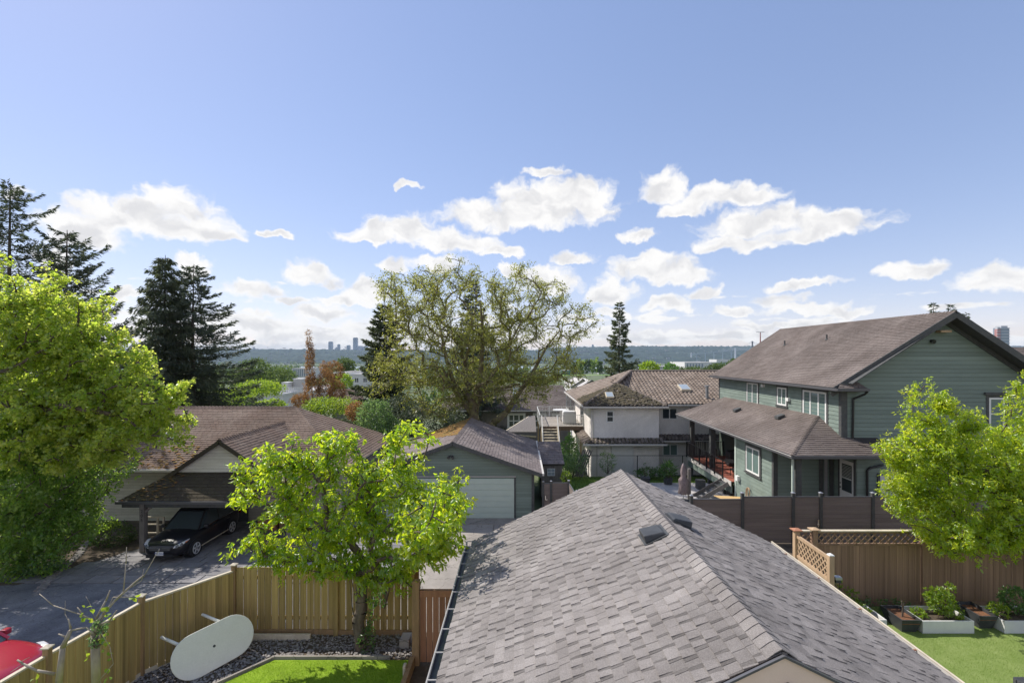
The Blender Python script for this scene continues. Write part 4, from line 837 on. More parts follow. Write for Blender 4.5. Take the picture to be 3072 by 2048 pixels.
def pot(label, cx, cy, w, d, h):
    t = thing('black_planter', label, 'planter', (cx, cy, 0), 'black tapered planters between the white boxes'); mb = MB(); s = 0.72
    B = [(cx-w/2*s, cy-d/2*s, 0.02), (cx+w/2*s, cy-d/2*s, 0.02), (cx+w/2*s, cy+d/2*s, 0.02), (cx-w/2*s, cy+d/2*s, 0.02)]; T = [(cx-w/2, cy-d/2, h), (cx+w/2, cy-d/2, h), (cx+w/2, cy+d/2, h), (cx-w/2, cy+d/2, h)]
    T2 = [(cx-w/2+.03, cy-d/2+.03, h), (cx+w/2-.03, cy-d/2+.03, h), (cx+w/2-.03, cy+d/2-.03, h), (cx-w/2+.03, cy+d/2-.03, h)]; T3 = [(a, b, h-0.08) for a, b, c in T2]
    mb.add(B+T+T2+T3, [(0,3,2,1),(0,1,5,4),(1,2,6,5),(2,3,7,6),(3,0,4,7),(4,5,9,8),(5,6,10,9),(6,7,11,10),(7,4,8,11),(8,9,13,12),(9,10,14,13),(10,11,15,14),(11,8,12,15)]); mb.build('pot', M_['black_plastic'], t)
    mb = MB(); mb.box(cx-w/2+.031, cy-d/2+.031, h-0.12, cx+w/2-.031, cy+d/2-.031, h-0.075); mb.build('mulch', M_['mulch'], t); return t
pot('black planter with a bare twig stump in red mulch', 9.72, 12.35, 0.5, 0.75, 0.36); pot('black planter with red mulch and no plant', 11.78, 12.5, 0.46, 0.75, 0.38)
st = thing('bare_twig', 'bare brown cut stump standing in the black planter', 'plant', (9.72, 12.3, 0.3)); mb = MB(); mb.path([(9.72, 12.3, 0.27), (9.74, 12.3, 0.5), (9.71, 12.3, 0.68)], 0.018, 6); mb.path([(9.76, 12.32, 0.27), (9.78, 12.32, 0.62)], 0.011, 5); mb.build('stem', M_['bark'], st)
for lab, bl, n, mt, sd in (('leafy green shrub spilling out of the complete white planter', [((10.75, 12.35, 0.62), (0.34, 0.25, 0.28)), ((10.98, 12.4, 0.85), (0.14, 0.14, 0.25)), ((11.05, 12.3, 0.4), (0.22, 0.2, 0.14)), ((10.6, 12.4, 0.75), (0.2, 0.2, 0.22))], 1500, 'leaf_lime', 1),
                     ('low green herbs at the left end of the complete white planter', [((10.2, 12.35, 0.36), (0.16, 0.22, 0.07))], 200, 'leaf_lime', 2),
                     ('spiky green plant in the right-hand cut-off planter', [((12.25, 12.35, 0.42), (0.2, 0.25, 0.16))], 350, 'leaf_lime', 3),
                     ('darker bush in the planter at the right edge', [((12.8, 12.45, 0.62), (0.4, 0.28, 0.33))], 1200, 'leaf_shade', 4),
                     ('grassy tuft in the planter beside the garage eave', [((8.75, 12.4, 0.42), (0.16, 0.25, 0.12))], 260, 'leaf_lime', 5),
                     ('leggy laurel bush against the cedar fence by the garage eave', [((8.5, 13.05, 0.75), (0.2, 0.15, 0.3)), ((8.85, 13.0, 0.45), (0.25, 0.18, 0.22))], 420, 'leaf_lime', 6),
                     ('dark ground cover along the foot of the cedar fence', [((9.8, 13.1, 0.12), (0.9, 0.15, 0.2))], 500, 'leaf_shade', 7)):
    bush('planter_plant', lab, bl, n, 0.075, M_[mt], seed=sd, cat='plant', stems=6)
rc = thing('rattan_seat', 'corner of a black woven garden seat at the lower right', 'garden seat', (10.2, 9.6, 0)); mb = MB()
cx, cy = W(3037, 2040, 8.6)[0], 8.6; mb.box(cx, cy-1.6, 0.05, cx+1.6, cy, W(3037, 2028, 8.6)[2]); mb.build('seat', M_['black_plastic'], rc, bevel=0.02)
rb = MB(); zt = W(3037, 2028, 8.6)[2]
for k in range(26): y = cy-0.03-k*0.06; rb.box(cx-0.012, y-0.045, 0.1, cx-0.001, y, zt-0.01)
for k in range(26): x = cx+0.03+k*0.06; rb.box(x, cy+0.001, 0.1, x+0.045, cy+0.012, zt-0.01)
rb.build('weave', M_['dark_trim'], rc, kind='stuff')
# ---------------------------------------------------------------- dark composite fence
df = thing('composite_fence', 'dark brown horizontal composite fence in front of the green house', 'fence', (9, 18.5, -0.3))
DX = [(2057-CX)/S*18.5, (2074-CX)/S*18.5, (2227-CX)/S*18.5, (2379-CX)/S*18.5, (2462-CX)/S*18.5, (2618-CX)/S*18.5, 15.45, 17.4, 19.4, 21.4]
DX = [4.55]+DX[1:]
def cpanel(parent, a, b, z0, z1, m='composite'):
    a = Vector((*a, 0)); b = Vector((*b, 0)); n_ = 11; h = (z1-z0)/n_
    for k in range(n_): mb = MB(); mb.bar(a+Vector((0, 0, z0+h*(k+.5))), b+Vector((0, 0, z0+h*(k+.5))), 0.022, h-0.006); mb.build('board', M_[m], parent)
    mb = MB(); mb.bar(a+Vector((0, 0, z1+0.018)), b+Vector((0, 0, z1+0.018)), 0.05, 0.035); mb.build('top_rail', M_['gutter_dark'], parent)
for i in range(len(DX)-1):
    z1 = 1.45 if i == 1 else 1.54 if i else 1.30
    cpanel(df, (DX[i]+0.06, 18.5), (DX[i+1]-0.06, 18.5), -0.24, z1-0.04)
for i, x in enumerate(DX): post(df, x, 18.5, -0.3, (1.66 if i != 1 else 1.56), 0.11, 'dark_trim', 'grey_metal', 0.13)
mb = MB(); hx = DX[4]-0.17; mb.box(hx, 18.40, 0.42, hx+0.05, 18.44, 0.68); mb.box(hx-0.06, 18.36, 0.5, hx+0.04, 18.40, 0.53); mb.build('gate_handle', M_['chrome'], df)
d2 = thing('composite_fence', 'dark fence panels beside the green garage, stepping down to the lane', 'fence', (2.6, 26, -2))
Z0 = -1.95
cpanel(d2, (1.3, 26.2), (1.62, 26.2), Z0, -0.02); cpanel(d2, (1.75, 26.2), (2.58, 26.2), Z0, 0.02); cpanel(d2, (2.66, 26.1), (2.80, 23.9), Z0, 0.0); cpanel(d2, (2.84, 23.8), (3.4, 21.5), Z0, 0.15); cpanel(d2, (3.45, 21.4), (4.5, 18.6), Z0, 1.0)
for x, y, z in ((1.25, 26.2, 0.1), (1.68, 26.2, 0.12), (2.64, 26.2, 0.15), (2.81, 23.85, 0.25), (3.42, 21.45, 0.4)): post(d2, x, y, Z0, z, 0.11, 'dark_trim', 'grey_metal', 0.13)
mb = MB(); mb.box(1.36, 26.1, -0.85, 1.40, 26.14, -0.63); mb.box(1.36, 26.07, -0.85, 1.48, 26.1, -0.82); mb.build('gate_handle', M_['chrome'], d2)
# retaining face of the upper lot
mb = MB(); mb.prism([(5.1, 13.72, -2.0), (5.25, 13.72, -2.0), (4.65, 18.5, -2.0), (4.5, 18.5, -2.0)], (0, 0, 1.76)); mb.build('retaining_wall', M_['concrete'], kind='structure')
sm_ = bush('straw_patch', 'heap of sunlit dry straw at the foot of the dark fence', [((12.7, 17.9, -0.2), (1.0, 0.25, 0.06))], 900, 0.14, M_['blade2'], cat='straw', stems=0, seed=31)
X_, Y_ = (1, 0, 0), (0, 1, 0)
def roofface(parent, m, poly, ud, expo=0.15, tw=(0.2, 0.45), thick=0.014, th=0.14, seed=1, nparts=0, deck='roof_deck', name='roof'):
    r = slab(parent, M_[deck], poly, th, name); shingles(r, M_[m], poly, ud, expo, tw, thick, nparts, seed=seed, gap=0.007, low=0.1); return r
def wallbox(parent, x0, y0, z0, x1, y1, z1, m, name='wall'): mb = MB(); mb.box(x0, y0, z0, x1, y1, z1); return mb.build(name, M_[m], parent)
def strip(parent, p, q, w, h, m, name='trim', up=(0, 0, 1)): mb = MB(); mb.bar(p, q, w, h, up); return mb.build(name, M_[m], parent)
def gutter(parent, p, q, m='gutter_dark', r=0.06):
    return strip(parent, p, q, 0.11, 0.12, m, 'gutter')
# ---------------------------------------------------------------- green garage in the middle
gg2 = thing('green_garage', 'sage green double garage with mossy gable roof behind the cherry tree', 'garage', (-3.6, 26.3, -1.95))
px_, pz, ez, ex0, ex1, y0, y1 = -3.61, 2.29, 0.6, -8.4, 1.18, 25.9, 36.0
bx0, bx1, by = -7.95, 0.75, 26.35
mb = MB(); mb.prism([(bx0, by, -2.2), (bx1, by, -2.2), (bx1, by, ez-0.05), (px_, by, pz-0.2), (bx0, by, ez-0.05)], (0, 9.3, 0)); mb.build('wall', M_['green_wall'], gg2)
siding(gg2, M_['green_siding'], (0, by, 0), X_, (0, -1, 0), [(bx0, -1.95), (bx1, -1.95), (bx1, ez-0.1), (px_, pz-0.28), (bx0, ez-0.1)], 0.15)
PL2 = [(ex0, y0, ez), (px_, y0, pz), (px_, y1, pz), (ex0, y1, ez)]; PR2 = [(ex1, y0, ez), (ex1, y1, ez), (px_, y1, pz), (px_, y0, pz)]
rl = roofface(gg2, 'shingle_plum', PL2, Y_, 0.17, (0.30, 0.31), 0.02, seed=3); rr_ = roofface(gg2, 'shingle_plum', PR2, Y_, 0.17, (0.3, 0.34), 0.02, seed=4)
caps(gg2, M_['shingle_plum'], (px_, y0, pz), (px_, y1, pz), Vector(PL2[0])-Vector(PL2[1]), Vector(PR2[0])-Vector(PR2[3]), 0.2, 0.16, 0.3, merged=True)
def mosspatch(name, parent, poly, m, seed, n=900, r=(0.03, 0.12), h=0.04, bias=None):
    """lumps of moss spread over a roof plane (poly: 4 corners, ruled)"""
    g = np.random.default_rng(seed); P = [np.array(p, float) for p in poly]; u = g.random(n); v = g.random(n)
    if bias: v = v**bias
    q = (P[0][None]*(1-u)[:, None]+P[1][None]*u[:, None])*(1-v)[:, None]+(P[3][None]*(1-u)[:, None]+P[2][None]*u[:, None])*v[:, None]
    R = g.uniform(*r, n); base = np.array([[1, 0, 0], [.5, .86, 0], [-.5, .86, 0], [-1, 0, 0], [-.5, -.86, 0], [.5, -.86, 0], [0, 0, h/0.08]])
    Vv = q[:, None]+base[None]*R[:, None, None]*g.uniform(0.7, 1.3, (n, 7, 1)); Ff = np.array([[i, (i+1) % 6, 6] for i in range(6)])
    link(name, mesh(name, Vv.reshape(-1, 3), (Ff[None]+(np.arange(n)*7)[:, None, None]).reshape(-1, 3), m), parent, kind='stuff')
mosspatch('moss', gg2, [(px_-0.1, 28.5, pz+0.0), (px_-0.1, 36, pz+0.0), (px_-3.4, 36, pz-1.18), (px_-2.6, 32, pz-0.9)], M_['orange_moss'], 3, 1500, h=0.03)
for s, e_ in ((-1, ex0), (1, ex1)): strip(gg2, (px_, y0-0.012, pz-0.1), (e_, y0-0.012, ez-0.1), 0.03, 0.2, 'dark_trim', 'fascia')
gutter(gg2, (ex1+0.06, y0, ez-0.05), (ex1+0.06, y1, ez-0.05), 'gutter_white')
def garagedoor(x0, x1):
    z0, z1 = -1.93, 0.24; d = wallbox(gg2, x0, by-0.035, z0, x1, by-0.024, z1, 'green_door', 'door')
    n_ = 7; h = (z1-z0)/n_; w = (x1-x0)/3
    for k in range(n_):
        mb = MB(); mb.box(x0+.005, by-0.055, z0+k*h+.006, x1-.005, by-0.0355, z0+(k+1)*h-.006)
        for j in range(3): mb.box(x0+j*w+0.12, by-0.064, z0+k*h+.07, x0+(j+1)*w-0.12, by-0.0555, z0+(k+1)*h-.07)
        mb.build('door_panel', M_['green_door'], d)
    for a in (x0-0.09, x1+0.002): wallbox(gg2, a, by-0.06, z0-0.02, a+0.088, by-0.023, z1+0.08, 'dark_trim', 'door_trim')
    wallbox(gg2, x0-0.09, by-0.065, z1+0.081, x1+0.09, by-0.023, z1+0.14, 'grey_metal', 'drip_cap')
garagedoor(-3.3, -0.32); garagedoor(-7.3, -4.3)
wallbox(gg2, bx1-0.12, by-0.05, -1.95, bx1+0.03, by-0.024, ez-0.12, 'dark_trim', 'corner_trim'); wallbox(gg2, bx0-0.03, by-0.05, -1.95, bx0+0.12, by-0.024, ez-0.12, 'dark_trim', 'corner_trim')
fl_ = MB(); fl_.tube((-3.75, by-0.03, 1.45), (-3.75, by-0.16, 1.5), 0.05); fl_.tube((-3.82, by-0.14, 1.5), (-3.86, by-0.3, 1.42), 0.05, 0.09, 10); fl_.tube((-3.68, by-0.14, 1.5), (-3.62, by-0.3, 1.42), 0.05, 0.09, 10); fl_.build('floodlight', M_['dark_trim'], gg2)
sheet('garage_step', [(-8.2, 25.4, -1.90), (1.2, 25.4, -1.90), (1.2, 26.3, -1.90), (-8.2, 26.3, -1.90)], M_['concrete'], 0.15)
# ---------------------------------------------------------------- brown-roofed house with carport, left
lh = thing('bungalow', 'cream bungalow with rusty brown hip roof and mossy carport at left', 'house', (-15, 28, -2))
A = (-9.05, 25.3, 1.0); B = (-14.0, 30.25, 3.7); C_ = (-26.5, 30.25, 3.7); D = (-31.5, 25.3, 1.0); E = (-9.05, 35.2, 1.0); F_ = (-31.5, 35.2, 1.0)
rf = roofface(lh, 'shingle_rust', [D, A, B, C_], X_, 0.17, (0.30, 0.31), 0.02, seed=5)
roofface(lh, 'shingle_rust', [A, E, B], Y_, 0.17, (0.30, 0.31), 0.02, seed=6); slab(lh, M_['shingle_rust'], [E, F_, C_, B], 0.14)
caps(lh, M_['shingle_rust'], A, B, (-0.2, -1, -.5), (1, 0.2, -.5), 0.2, 0.16, 0.3, merged=True, t=0.03); caps(lh, M_['shingle_rust'], C_, B, (0, -1, -.55), (0, 1, -.55), 0.22, 0.16, 0.3, merged=True, t=0.04)
wallbox(lh, -31, 26.0, -2.2, -9.6, 34.6, 0.92, 'brown_wood')  # darkened backing: siding gaps show it in place of lap shadows
siding(lh, M_['cream_siding'], (0, 26.0, 0), X_, (0, -1, 0), [(-31, -2.1), (-9.6, -2.1), (-9.6, 0.9), (-31, 0.9)], 0.16)
siding(lh, M_['cream_siding'], (-9.6, 0, 0), Y_, (1, 0, 0), [(26, -2.1), (34.6, -2.1), (34.6, 0.9), (26, 0.9)], 0.16)
gutter(lh, (-31.5, 25.22, 0.93), (-9.05, 25.22, 0.93), 'gutter_white'); strip(lh, (-9.0, 25.3, 0.93), (-9.0, 35.2, 0.93), 0.05, 0.14, 'dark_trim', 'fascia')
mosspatch('moss', lh, [(-24, 25.35, 1.03), (-16.5, 25.35, 1.03), (-18, 27.0, 1.95), (-24, 27.0, 1.95)], M_['orange_moss'], 5, 420, h=0.015, bias=1.9)
# carport: gable with a steep mossy skirt under it
gy, sy, cx_, hw = 22.9, 21.7, -14.1, 3.85; ez2, pz2 = 0.4, 2.97
bz = 1.42; bw_ = hw*(pz2-bz)/(pz2-ez2)
car = thing('carport', 'open carport with pale lap sided gable and dark mossy skirt roof', 'carport', (cx_, 23, -2))
pk = (cx_+0.0, gy-0.25, pz2); ybk = 29.0
PLc = [(cx_-hw, gy-0.25, ez2), pk, (cx_, ybk, pz2), (cx_-hw, 25.3, ez2)]; 
roofface(car, 'shingle_rust', [(cx_-hw, gy-0.25, ez2), (cx_, gy-0.25, pz2), (cx_, ybk, pz2), (cx_-hw, 25.2, ez2)], Y_, 0.17, (0.30, 0.31), 0.02, seed=7)
roofface(car, 'shingle_rust', [(cx_+hw, gy-0.25, ez2), (cx_+hw, 25.2, ez2), (cx_, ybk, pz2), (cx_, gy-0.25, pz2)], Y_, 0.17, (0.30, 0.31), 0.02, seed=8)
caps(car, M_['shingle_rust'], pk, (cx_, ybk, pz2), (-1, 0, -.66), (1, 0, -.66), 0.2, 0.16, 0.3, merged=True, t=0.03)
mb = MB(); mb.prism([(cx_-bw_-0.2, gy, bz-0.1), (cx_+bw_+0.2, gy, bz-0.1), (cx_, gy, pz2-0.05)], (0, 0.1, 0)); gw = mb.build('gable_wall', M_['brown_wood'], car)  # dark backing draws the shadow lines between the pale boards
siding(gw, M_['pale_siding'], (0, gy, 0), X_, (0, -1, 0), [(cx_-bw_-0.1, bz), (cx_+bw_+0.1, bz), (cx_, pz2-0.18)], 0.15, 0.03)
for s in (-1, 1): strip(car, (cx_, gy-0.27, pz2-0.1), (cx_+s*hw, gy-0.27, ez2-0.1), 0.03, 0.19, 'shingle_dark', 'bargeboard')
roofface(car, 'shingle_dark', [(cx_-hw-0.1, sy, ez2), (cx_+hw+0.1, sy, ez2), (cx_+bw_, gy-0.02, bz), (cx_-bw_, gy-0.02, bz)], X_, 0.18, (0.30, 0.31), 0.02, seed=9)
mosspatch('moss', car, [(cx_-hw, sy+.02, ez2+.02), (cx_-hw+1.6, sy+.02, ez2+.02), (cx_-bw_+0.8, gy-.06, bz-.02), (cx_-bw_-0.2, gy-.06, bz-.02)], M_['orange_moss'], 7, 90, h=0.015)
gutter(car, (cx_-hw-0.15, sy-0.06, ez2-0.06), (cx_+hw+0.15, sy-0.06, ez2-0.06)); strip(car, (cx_-hw, sy+0.15, ez2-0.22), (cx_+hw, sy+0.15, ez2-0.22), 0.14, 0.2, 'dark_trim', 'beam')
for x in (-17.0, -10.4): mb = MB(); mb.box(x-0.11, sy+0.02, -1.98, x+0.11, sy+0.24, ez2-0.13); po = mb.build('post', M_['grey_wood'], car)
strip(car, (-16.95, sy+0.13, -0.15), (-16.5, sy+0.13, 0.2), 0.08, 0.08, 'grey_wood', 'brace')
def tomesh(c):
    t = bpy.data.objects.new('tmp', c); COL.objects.link(t); dg = bpy.context.evaluated_depsgraph_get(); me = bpy.data.meshes.new_from_object(t.evaluated_get(dg)); bpy.data.objects.remove(t); return me
def text(parent, s, loc, size, m, rot=(math.pi/2, 0, 0), name='number', depth=0.004):
    c = bpy.data.curves.new(name, 'FONT'); c.body = s; c.size = size; c.extrude = depth; c.align_x = 'CENTER'; c.align_y = 'CENTER'; c.materials.append(M_[m])
    o = bpy.data.objects.new(name, tomesh(c)); COL.objects.link(o); o.parent = parent; pl = WL[parent.name][0] if parent.name in WL else Vector(); o.location = Vector(loc)-pl; o.rotation_euler = rot; return o
for k, ch in enumerate('205'): text(car, ch, (-17.0, sy+0.012, -0.07-k*0.2), 0.2, 'black_metal')
wallbox(car, -17.9, 25.85, -2.0, -16.95, 25.97, 0.3, 'cream_siding', 'side_wall')
window(lh, (-16.4, 25.97, -0.9), X_, (0, -1, 0), 0.75, 1.15, rows=1, trim=None); window(lh, (-12.9, 25.97, -1.9), X_, (0, -1, 0), 0.85, 2.05, rows=1, gm='glass_blind', name='door')
wallbox(lh, -15.4, 25.93, -1.95, -14.6, 25.975, 0.2, 'dark_trim', 'door'); wallbox(lh, -17.95, 25.9, -1.95, -17.3, 25.97, 0.3, 'brown_wood', 'corner_trim')
for k, (x, y) in enumerate(((-20.3, 27.9), (-19.8, 27.5), (-20.0, 29.0))):   # stove pipes on the roof
    z = 1.0+0.5455*(y-25.3); v = MB(); v.tube((x, y, z-0.05), (x, y, z+0.62), 0.045, n=8); hk = v.build('vent_pipe', M_['dark_trim'], lh)
    v = MB(); v.tube((x, y, z), (x, y, z+0.16), 0.16, 0.06, 10); v.build('flashing', M_['white_trim'], hk)
    if k == 1: v = MB(); v.path([(x, y, z+0.6), (x-0.06, y, z+0.72), (x-0.16, y, z+0.72), (x-0.2, y, z+0.6)], 0.045, 8); v.build('elbow', M_['dark_trim'], hk)
    if k == 2: v = MB(); v.tube((x, y, z+0.6), (x, y, z+0.66), 0.14, n=10); v.build('rain_cap', M_['dark_trim'], hk)
v = MB(); v.tube((-23.3, 25.2, 0.7), (-23.3, 25.2, -0.2), 0.09, n=8); v.tube((-23.6, 25.2, 0.85), (-23.0, 25.2, 0.85), 0.16, n=8); v.build('downspout', M_['black_metal'], lh)
# clutter under the carport
for lab, x, y, w, h, m in (('terracotta coloured chest under the carport', -12.9, 24.9, 0.9, 0.55, 'terracotta'), ('brown wooden crate beside the chest under the carport', -12.0, 25.0, 0.6, 0.7, 'post_wood')):
    t = thing('storage_box', lab, 'box', (x, y, -1.95)); mb = MB(); mb.box(x-w/2, y-0.3, -1.95, x+w/2, y+0.3, -1.95+h); mb.build('box_body', M_[m], t, bevel=0.01); mb = MB(); mb.box(x-w/2-.02, y-0.32, -1.949+h, x+w/2+.02, y+0.32, -1.9+h); mb.build('lid', M_[m], t)
t = thing('plant_pot', 'cream plant pot standing under the carport behind the leaves', 'pot', (-11.3, 24.2, -1.95)); mb = MB(); mb.tube((-11.3, 24.2, -1.95), (-11.3, 24.2, -1.45), 0.2, 0.27, 14); mb.build('pot_body', M_['cream_siding'], t)
t = thing('garden_trellis', 'white wooden planter frame beside the numbered carport post', 'trellis', (-17.4, 22.6, -1.95))
for x in (-17.75, -17.0, -16.72): mb = MB(); mb.box(x, 22.6, -1.95, x+0.07, 22.67, -0.62); mb.build('upright', M_['rail_wood'], t)
for z in (-1.4, -1.0, -0.66): mb = MB(); mb.box(-17.68, 22.61, z, -16.72, 22.66, z+0.06); mb.build('rung', M_['rail_wood'], t)
# ---------------------------------------------------------------- green two-storey house, right
gh = thing('green_house', 'sage green two-storey house with brown shingle roofs and dark trim', 'house', (18, 28, -0.5))
wx, wy, wy2, GE, GX, GR = 15.5, 23.3, 37.6, 5.4, 20.35, 8.98
ex = 14.97; xr = 2*GX-ex; yn_, yf_ = 22.55, 37.9; sl = (GR-GE)/(GX-ex)
def W3(x, z): return (x, z)
wallbox(gh, 16.31, 23.31, -1.0, xr-.51, wy2-.01, 2.599, 'green_wall', 'lower_wall'); wallbox(gh, 15.51, 29.1, -1.0, 16.3, wy2-.01, 2.599, 'green_wall', 'lower_wall')
mb = MB(); mb.prism([(wx, wy, 2.6), (xr-.5, wy, 2.6), (xr-.5, wy, GE+0.15), (GX, wy, GR-0.25), (wx, wy, GE+0.15)], (0, wy2-wy, 0)); mb.build('wall', M_['green_wall'], gh)
siding(gh, M_['green_siding'], (0, wy, 0), X_, (0, -1, 0), [(wx, 2.7), (xr-.5, 2.7), (xr-.5, GE+0.2), (GX, GR-0.3), (wx, GE+0.2)], 0.2)
siding(gh, M_['green_siding'], (wx, 0, 0), Y_, (-1, 0, 0), [(wy, 2.6), (wy2, 2.6), (wy2, GE+0.25), (wy, GE+0.25)], 0.2)
roofface(gh, 'shingle_brown', [(ex, yn_+0.55, GE), (GX, yn_, GR), (GX, yf_, GR), (ex, yf_, GE)], Y_, 0.15, (0.30, 0.31), 0.018, seed=21)
roofface(gh, 'shingle_brown', [(xr, yn_, GE), (xr, yf_, GE), (GX, yf_, GR), (GX, yn_, GR)], Y_, 0.145, (0.3, 0.4), 0.014, seed=22)
caps(gh, M_['shingle_brown'], (GX, yn_, GR), (GX, yf_, GR), (-1, 0, -.66), (1, 0, -.66), 0.2, 0.15, 0.3, merged=True, t=0.02)
for s, e_ in ((-1, ex), (1, xr)):
    strip(gh, (GX, yn_-0.02, GR-0.13), (e_, yn_-0.02+(0.5 if s < 0 else 0), GE-0.13), 0.035, 0.28, 'dark_trim', 'bargeboard')
    strip(gh, (GX, wy-0.06, GR-0.36), (e_+(-0.0), wy-0.06, GE-0.36), 0.04, 0.2, 'dark_trim', 'frieze')
mb = MB(); mb.prism([(ex+.6, yn_+0.05, GE+0.24), (GX, yn_+0.05, GR-0.2), (xr-.6, yn_+0.05, GE+0.24), (xr-.6, yn_+0.05, GE+0.20), (GX, yn_+0.05, GR-0.24), (ex+.6, yn_+0.05, GE+0.20)], (0, 0.7, 0)); mb.build('soffit', M_['dark_trim'], gh)
# pork-chop return at the near left corner
RT = [(ex, 22.75, GE-0.02), (16.35, 22.75, GE-0.02), (16.1, 23.25, GE+0.34), (ex+0.5, 23.25, GE+0.34)]
roofface(gh, 'shingle_brown', RT, X_, 0.12, (0.2, 0.3), 0.02, 0.1, seed=23)
gutter(gh, (ex-0.05, 22.7, GE-0.08), (ex-0.05, yf_, GE-0.08)); gutter(gh, (ex-0.1, 22.69, GE-0.08), (16.4, 22.69, GE-0.08)); wallbox(gh, ex, 22.76, GE-0.19, wx+0.9, 23.27, GE-0.15, 'dark_trim', 'soffit'); wallbox(gh, ex, 23.28, GE-0.19, wx-.01, wy2, GE-0.15, 'dark_trim', 'soffit')
mb = MB(); mb.path([(16.35, 22.72, GE-0.15), (16.3, 22.85, GE-0.3), (16.0, 23.2, GE-0.55), (15.98, 23.22, 2.85)], 0.05, 8); mb.build('downspout', M_['black_metal'], gh)
wallbox(gh, wx-0.035, wy-0.036, 2.75, wx+0.26, wy-0.001, GE-0.2, 'dark_trim', 'corner_trim'); wallbox(gh, wx-0.036, wy, 2.75, wx-0.001, wy+0.16, GE-0.2, 'dark_trim', 'corner_trim'); wallbox(gh, wx-0.036, wy2-.16, 2.5, wx-0.001, wy2, GE-0.2, 'dark_trim', 'corner_trim')
# upper windows (on the left wall y runs away)
def yw(px, x=wx): return x*S/(px-CX)
for (pa, pb, z0, z1, cols) in ((2442, 2360+23*3.6*0, 0, 0, 0),): pass
window(gh, (wx, yw(2483)+0.05, 3.32), Y_, (-1, 0, 0), yw(2409)-yw(2483)-0.1, 1.75, (1, 1.05, 1), 1, gm='glass_blind', trim='dark_trim', sill=True, fw=0.10, tw=0.13, blinds=None)
window(gh, (wx, yw(2361), 4.0), Y_, (-1, 0, 0), yw(2333)-yw(2361), 1.05, (1, 1), 1, gm='glass_blind', trim='dark_trim', fw=0.085, tw=0.12)
window(gh, (wx, yw(2275), 3.42), Y_, (-1, 0, 0), yw(2242)-yw(2275), 1.7, (1, 1), 1, gm='glass_blind', trim='dark_trim', fw=0.085, tw=0.12)
wx0 = (2965-CX)/S*wy; window(gh, (wx0, wy, 3.35), X_, (0, -1, 0), 0.75, 1.55, (1,), 2, gm='glass_blind', trim='dark_trim', tw=0.13, fw=0.085); wallbox(gh, wx0-0.24, wy-0.13, 5.04, wx0+0.99, wy-0.03, 5.16, 'dark_trim', 'head_trim')
for px, py in ((2372, 1199), (2296, 1157)): y = yw(px); z = CZ-(py-HY)/S*y; mb = MB(); mb.box(wx-0.16, y, z-0.08, wx-0.02, y+0.28, z+0.1); mb.build('wall_vent', M_['white_trim'], gh)
for px, py in ((2354, 1042), (2480, 1055)):
    y = 29.5 if px > 2400 else 33.5; x = (px-CX)/S*y; z = GE+(x-ex)*sl; mb = MB(); mb.tube((x, y, z), (x, y, z+0.33), 0.05, n=8); mb.tube((x, y, z+0.0), (x, y, z+0.08), 0.13, 0.06, 8); mb.build('vent_pipe', M_['dark_trim'], gh)
mb = MB(); mb.tube((GX-0.55, wy-0.02, GR-1.35), (GX-0.55, wy-0.2, GR-1.4), 0.07, 0.1, 10); mb.build('camera_light', M_['black_metal'], gh); mb = MB(); mb.box(GX-0.35, yn_+0.4, GR-0.95, GX+0.15, yn_+0.7, GR-0.85); mb.build('soffit_vent', M_['cedar_light'], gh)
# lower roof wrapping round the corner
LE, lx, ly = 2.38, 12.4, 22.0; HT = (15.5, 25.1, 3.82); sW = (3.82-LE)/3.1
H0 = (lx, ly, LE)
roofface(gh, 'shingle_brown', [H0, (wx, 25.1, 3.82), (wx, 36.5, 3.82), (lx, 38.2, LE)], Y_, 0.15, (0.30, 0.31), 0.018, seed=24)
wyz = LE+sW*(wy-ly)
roofface(gh, 'shingle_brown', [H0, (wx, wy, wyz), (wx, 25.1, 3.82)], X_, 0.16, (0.30, 0.31), 0.024, seed=25)
roofface(gh, 'shingle_brown', [H0, (17.1, ly, LE), (15.85, wy, wyz), (wx, wy, wyz)], X_, 0.16, (0.30, 0.31), 0.024, seed=26)
roofface(gh, 'shingle_brown', [(17.1, ly, LE), (17.3, 22.9, LE+0.3), (17.2, wy-.01, wyz), (15.85, wy-.01, wyz)], X_, 0.16, (0.30, 0.31), 0.024, seed=27)
roofface(gh, 'shingle_brown', [(17.0, 22.6, LE+.05), (25.5, 22.6, LE+.05), (25.5, wy-.01, wyz-.1), (17.0, wy-.01, wyz-.1)], X_, 0.16, (0.30, 0.31), 0.024, seed=28)
caps(gh, M_['shingle_brown'], H0, HT, (-.3, 1, -.35), (1, -.3, -.35), 0.17, 0.17, 0.3, seed=9, t=0.035)
gutter(gh, (lx-0.05, ly-0.05, LE-0.07), (lx-0.05, 38.2, LE-0.07), 'gutter_dark'); strip(gh, (lx-0.11, ly-0.1, LE-0.015), (lx-0.11, 38.2, LE-0.015), 0.02, 0.02, 'gutter_white', 'gutter_lip')
gutter(gh, (lx-0.1, ly-0.06, LE-0.07), (17.15, ly-0.06, LE-0.07)); wallbox(gh, lx+0.02, ly+0.02, LE-0.17, wx+1.5, 38.0, LE-0.14, 'dark_trim', 'soffit')
for px, py in ((2215, 1208), (2345, 1241)):
    y = 30.5 if px > 2300 else 34.8; x = wx-0.9 if px > 2300 else wx-1.2; y = x*S/(px-CX); z = LE+(x-lx)*sW
    mb = MB(); mb.prism([(x-0.2, y, z-0.02), (x+0.18, y, z+0.15), (x+0.18, y, z+0.26), (x-0.2, y, z+0.12)], (0, 0.4, 0)); mb.build('roof_vent', M_['dark_trim'], gh)
